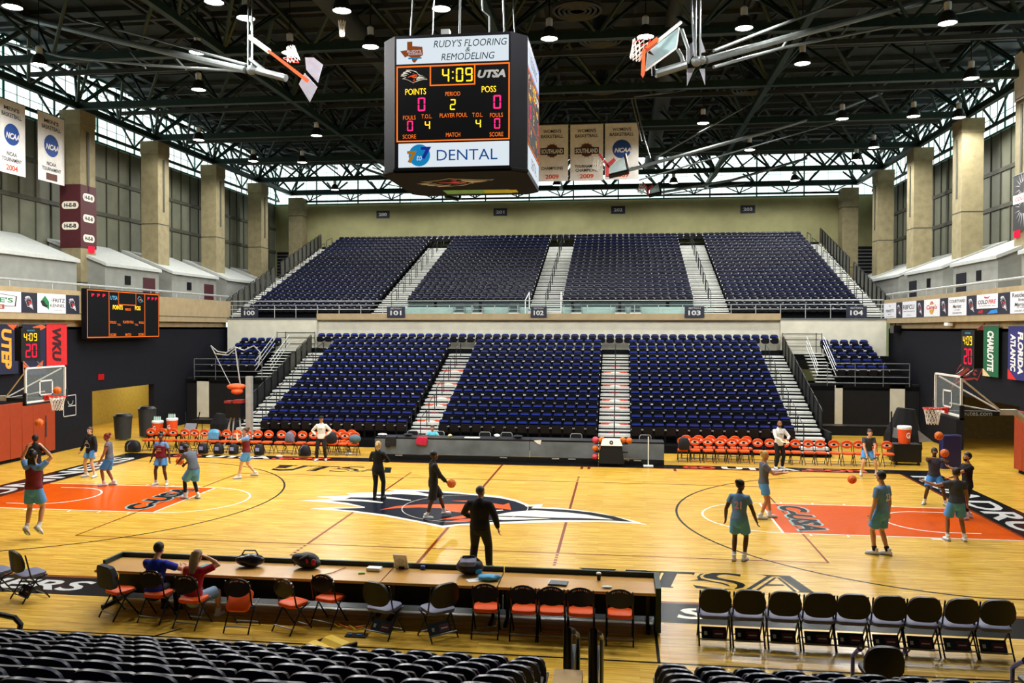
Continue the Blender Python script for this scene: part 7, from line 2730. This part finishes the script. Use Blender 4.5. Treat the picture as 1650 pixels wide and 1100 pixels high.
figure('blonde player in grey tee and light blue shorts facing right with forearms raised', fl(1230, 835), -PI/2+.1, 1.86, 'tan', LF=(-.10, .20, .085), RF=(.11, -.10, .085), lfy=.0, rfy=0, LH=(-.14, .42, 1.18), RH=(.16, .44, 1.20), le=(-.5, -.6, -1), re=(.5, -.6, -1), top='grey', undershirt='grey', bottom='sky', blen=.62, hair='blonde', style='bun')
figure('player in steel blue jersey number 21 seen from behind right of centre', fl(1191, 903), -.35, 1.84, 'dark', hip=(0, -.02, .91), LF=(-.10, -.05, .085), RF=(.10, .04, .085), lean=.08, LH=(-.30, .04, .86), RH=(.34, .10, .84), top='steel', sleeve=.5, bottom='sky', blen=.72, style='bun', number='21', numcol=mat('number_pink', (226, 170, 180), .7), hyaw=-.6)
figure('tall player in dark tee jersey number 23 standing left of the right lane arc', fl(1420, 894), .75, 1.94, 'tan', fem=False, LF=(-.08, .10, .085), RF=(.10, -.08, .085), lfy=.5, rfy=.3, LH=(-.24, .10, .80), RH=(.27, .0, .84), top='steel', sleeve=.6, bottom='sky', blen=.8, style='short', number='23', socks='black', hyaw=-.1)
J = figure('player in dark tee and blue shorts raising a ball beyond the right lane', fl(1505, 813), PI-.2, 1.76, 'dark', hip=(0, -.05, .86), LF=(-.30, .05, .085), RF=(.26, .0, .085), lfy=.4, rfy=-.4, LH=(-.22, .40, 1.42), RH=(.02, .38, 1.42), le=(-1, .2, -.2), re=(1, .2, .1), top='dgrey', bottom='blue', blen=.8, style='bun', curl=.3)
bp = W(J, J['palmL'])
ball((bp.x, bp.y, bp.z+.12), 'orange basketball raised by the player in dark tee at right', 'balls in hands')
figure('player seen from behind with left arm stretched out at the right lane', fl(1540, 871), .05, 1.80, 'mid', LF=(-.19, 0, .085), RF=(.19, -.04, .085), LH=(-.62, .22, 1.36), RH=(.30, .10, .86), le=(-.2, -.6, -1), top='dgrey', bottom='sky', blen=.78, bflare=.035, style='bun', sleeve=.5)
figure('bearded man in black tee reaching left toward a ball near the right baseline', fl(1558, 836), PI/2+.1, 1.84, 'tan', fem=False, hip=(0, 0, .92), LF=(-.12, .10, .085), RF=(.12, -.12, .085), LH=(-.06, .46, 1.34), RH=(.16, .36, 1.05), le=(-.4, -.5, -1), re=(.4, -.6, -1), top='black', sleeve=.7, topz=-.08, bottom='black', blen=.95, legs='black', style='short', beard=True, hpitch=.15)
# seated people
figure('man in blue shirt seated at the long table with his back to the camera', (-3.82, -9.74, -.44), -.08, 1.78, 'tan', fem=False, hip=(0, 0, .93), lean=.22, LF=(-.14, .50, .50), RF=(.14, .46, .50), lk=(-.1, .5, 1), rk=(.1, .5, 1), LH=(-.16, .46, 1.22), RH=(.26, .46, 1.22), le=(-1, -.3, -.3), re=(1, -.3, -.3), top='royal', sleeve=.7, topz=-.06, bottom='black', blen=1.9, style='short', hair='black', shoes='k', socks=None, hat=None)
figure('woman in red shirt with long hair seated at the long table, hand to her head', (-2.99, -9.90, -.45), -.1, 1.72, 'light', hip=(0, 0, .94), lean=.16, LF=(-.14, .46, .51), RF=(.20, .46, .51), lk=(-.1, .5, 1), rk=(.3, .5, 1), LH=(-.14, .42, 1.26), RH=(.17, .16, 1.60), le=(-1, -.3, -.4), re=(1, .2, -.6), top='red', sleeve=.7, topz=-.10, bottom='denim', blen=.85, hair='ash', style='long', shoes='w', socks='white', hpitch=-.1)
figure('small seated person in aqua shirt behind the far table', (at(697, 700, y=9.9).x, 9.95, -.42), PI, 1.62, 'tan', hip=(0, 0, .94), lean=.15, LF=(-.14, .44, .50), RF=(.14, .44, .50), lk=(-.1, .5, 1), rk=(.1, .5, 1), LH=(-.14, .36, 1.26), RH=(.14, .36, 1.26), le=(-1, -.3, -.3), re=(1, -.3, -.3), top='aqua', bottom='dgrey', blen=.9, hair='brown', style='short')
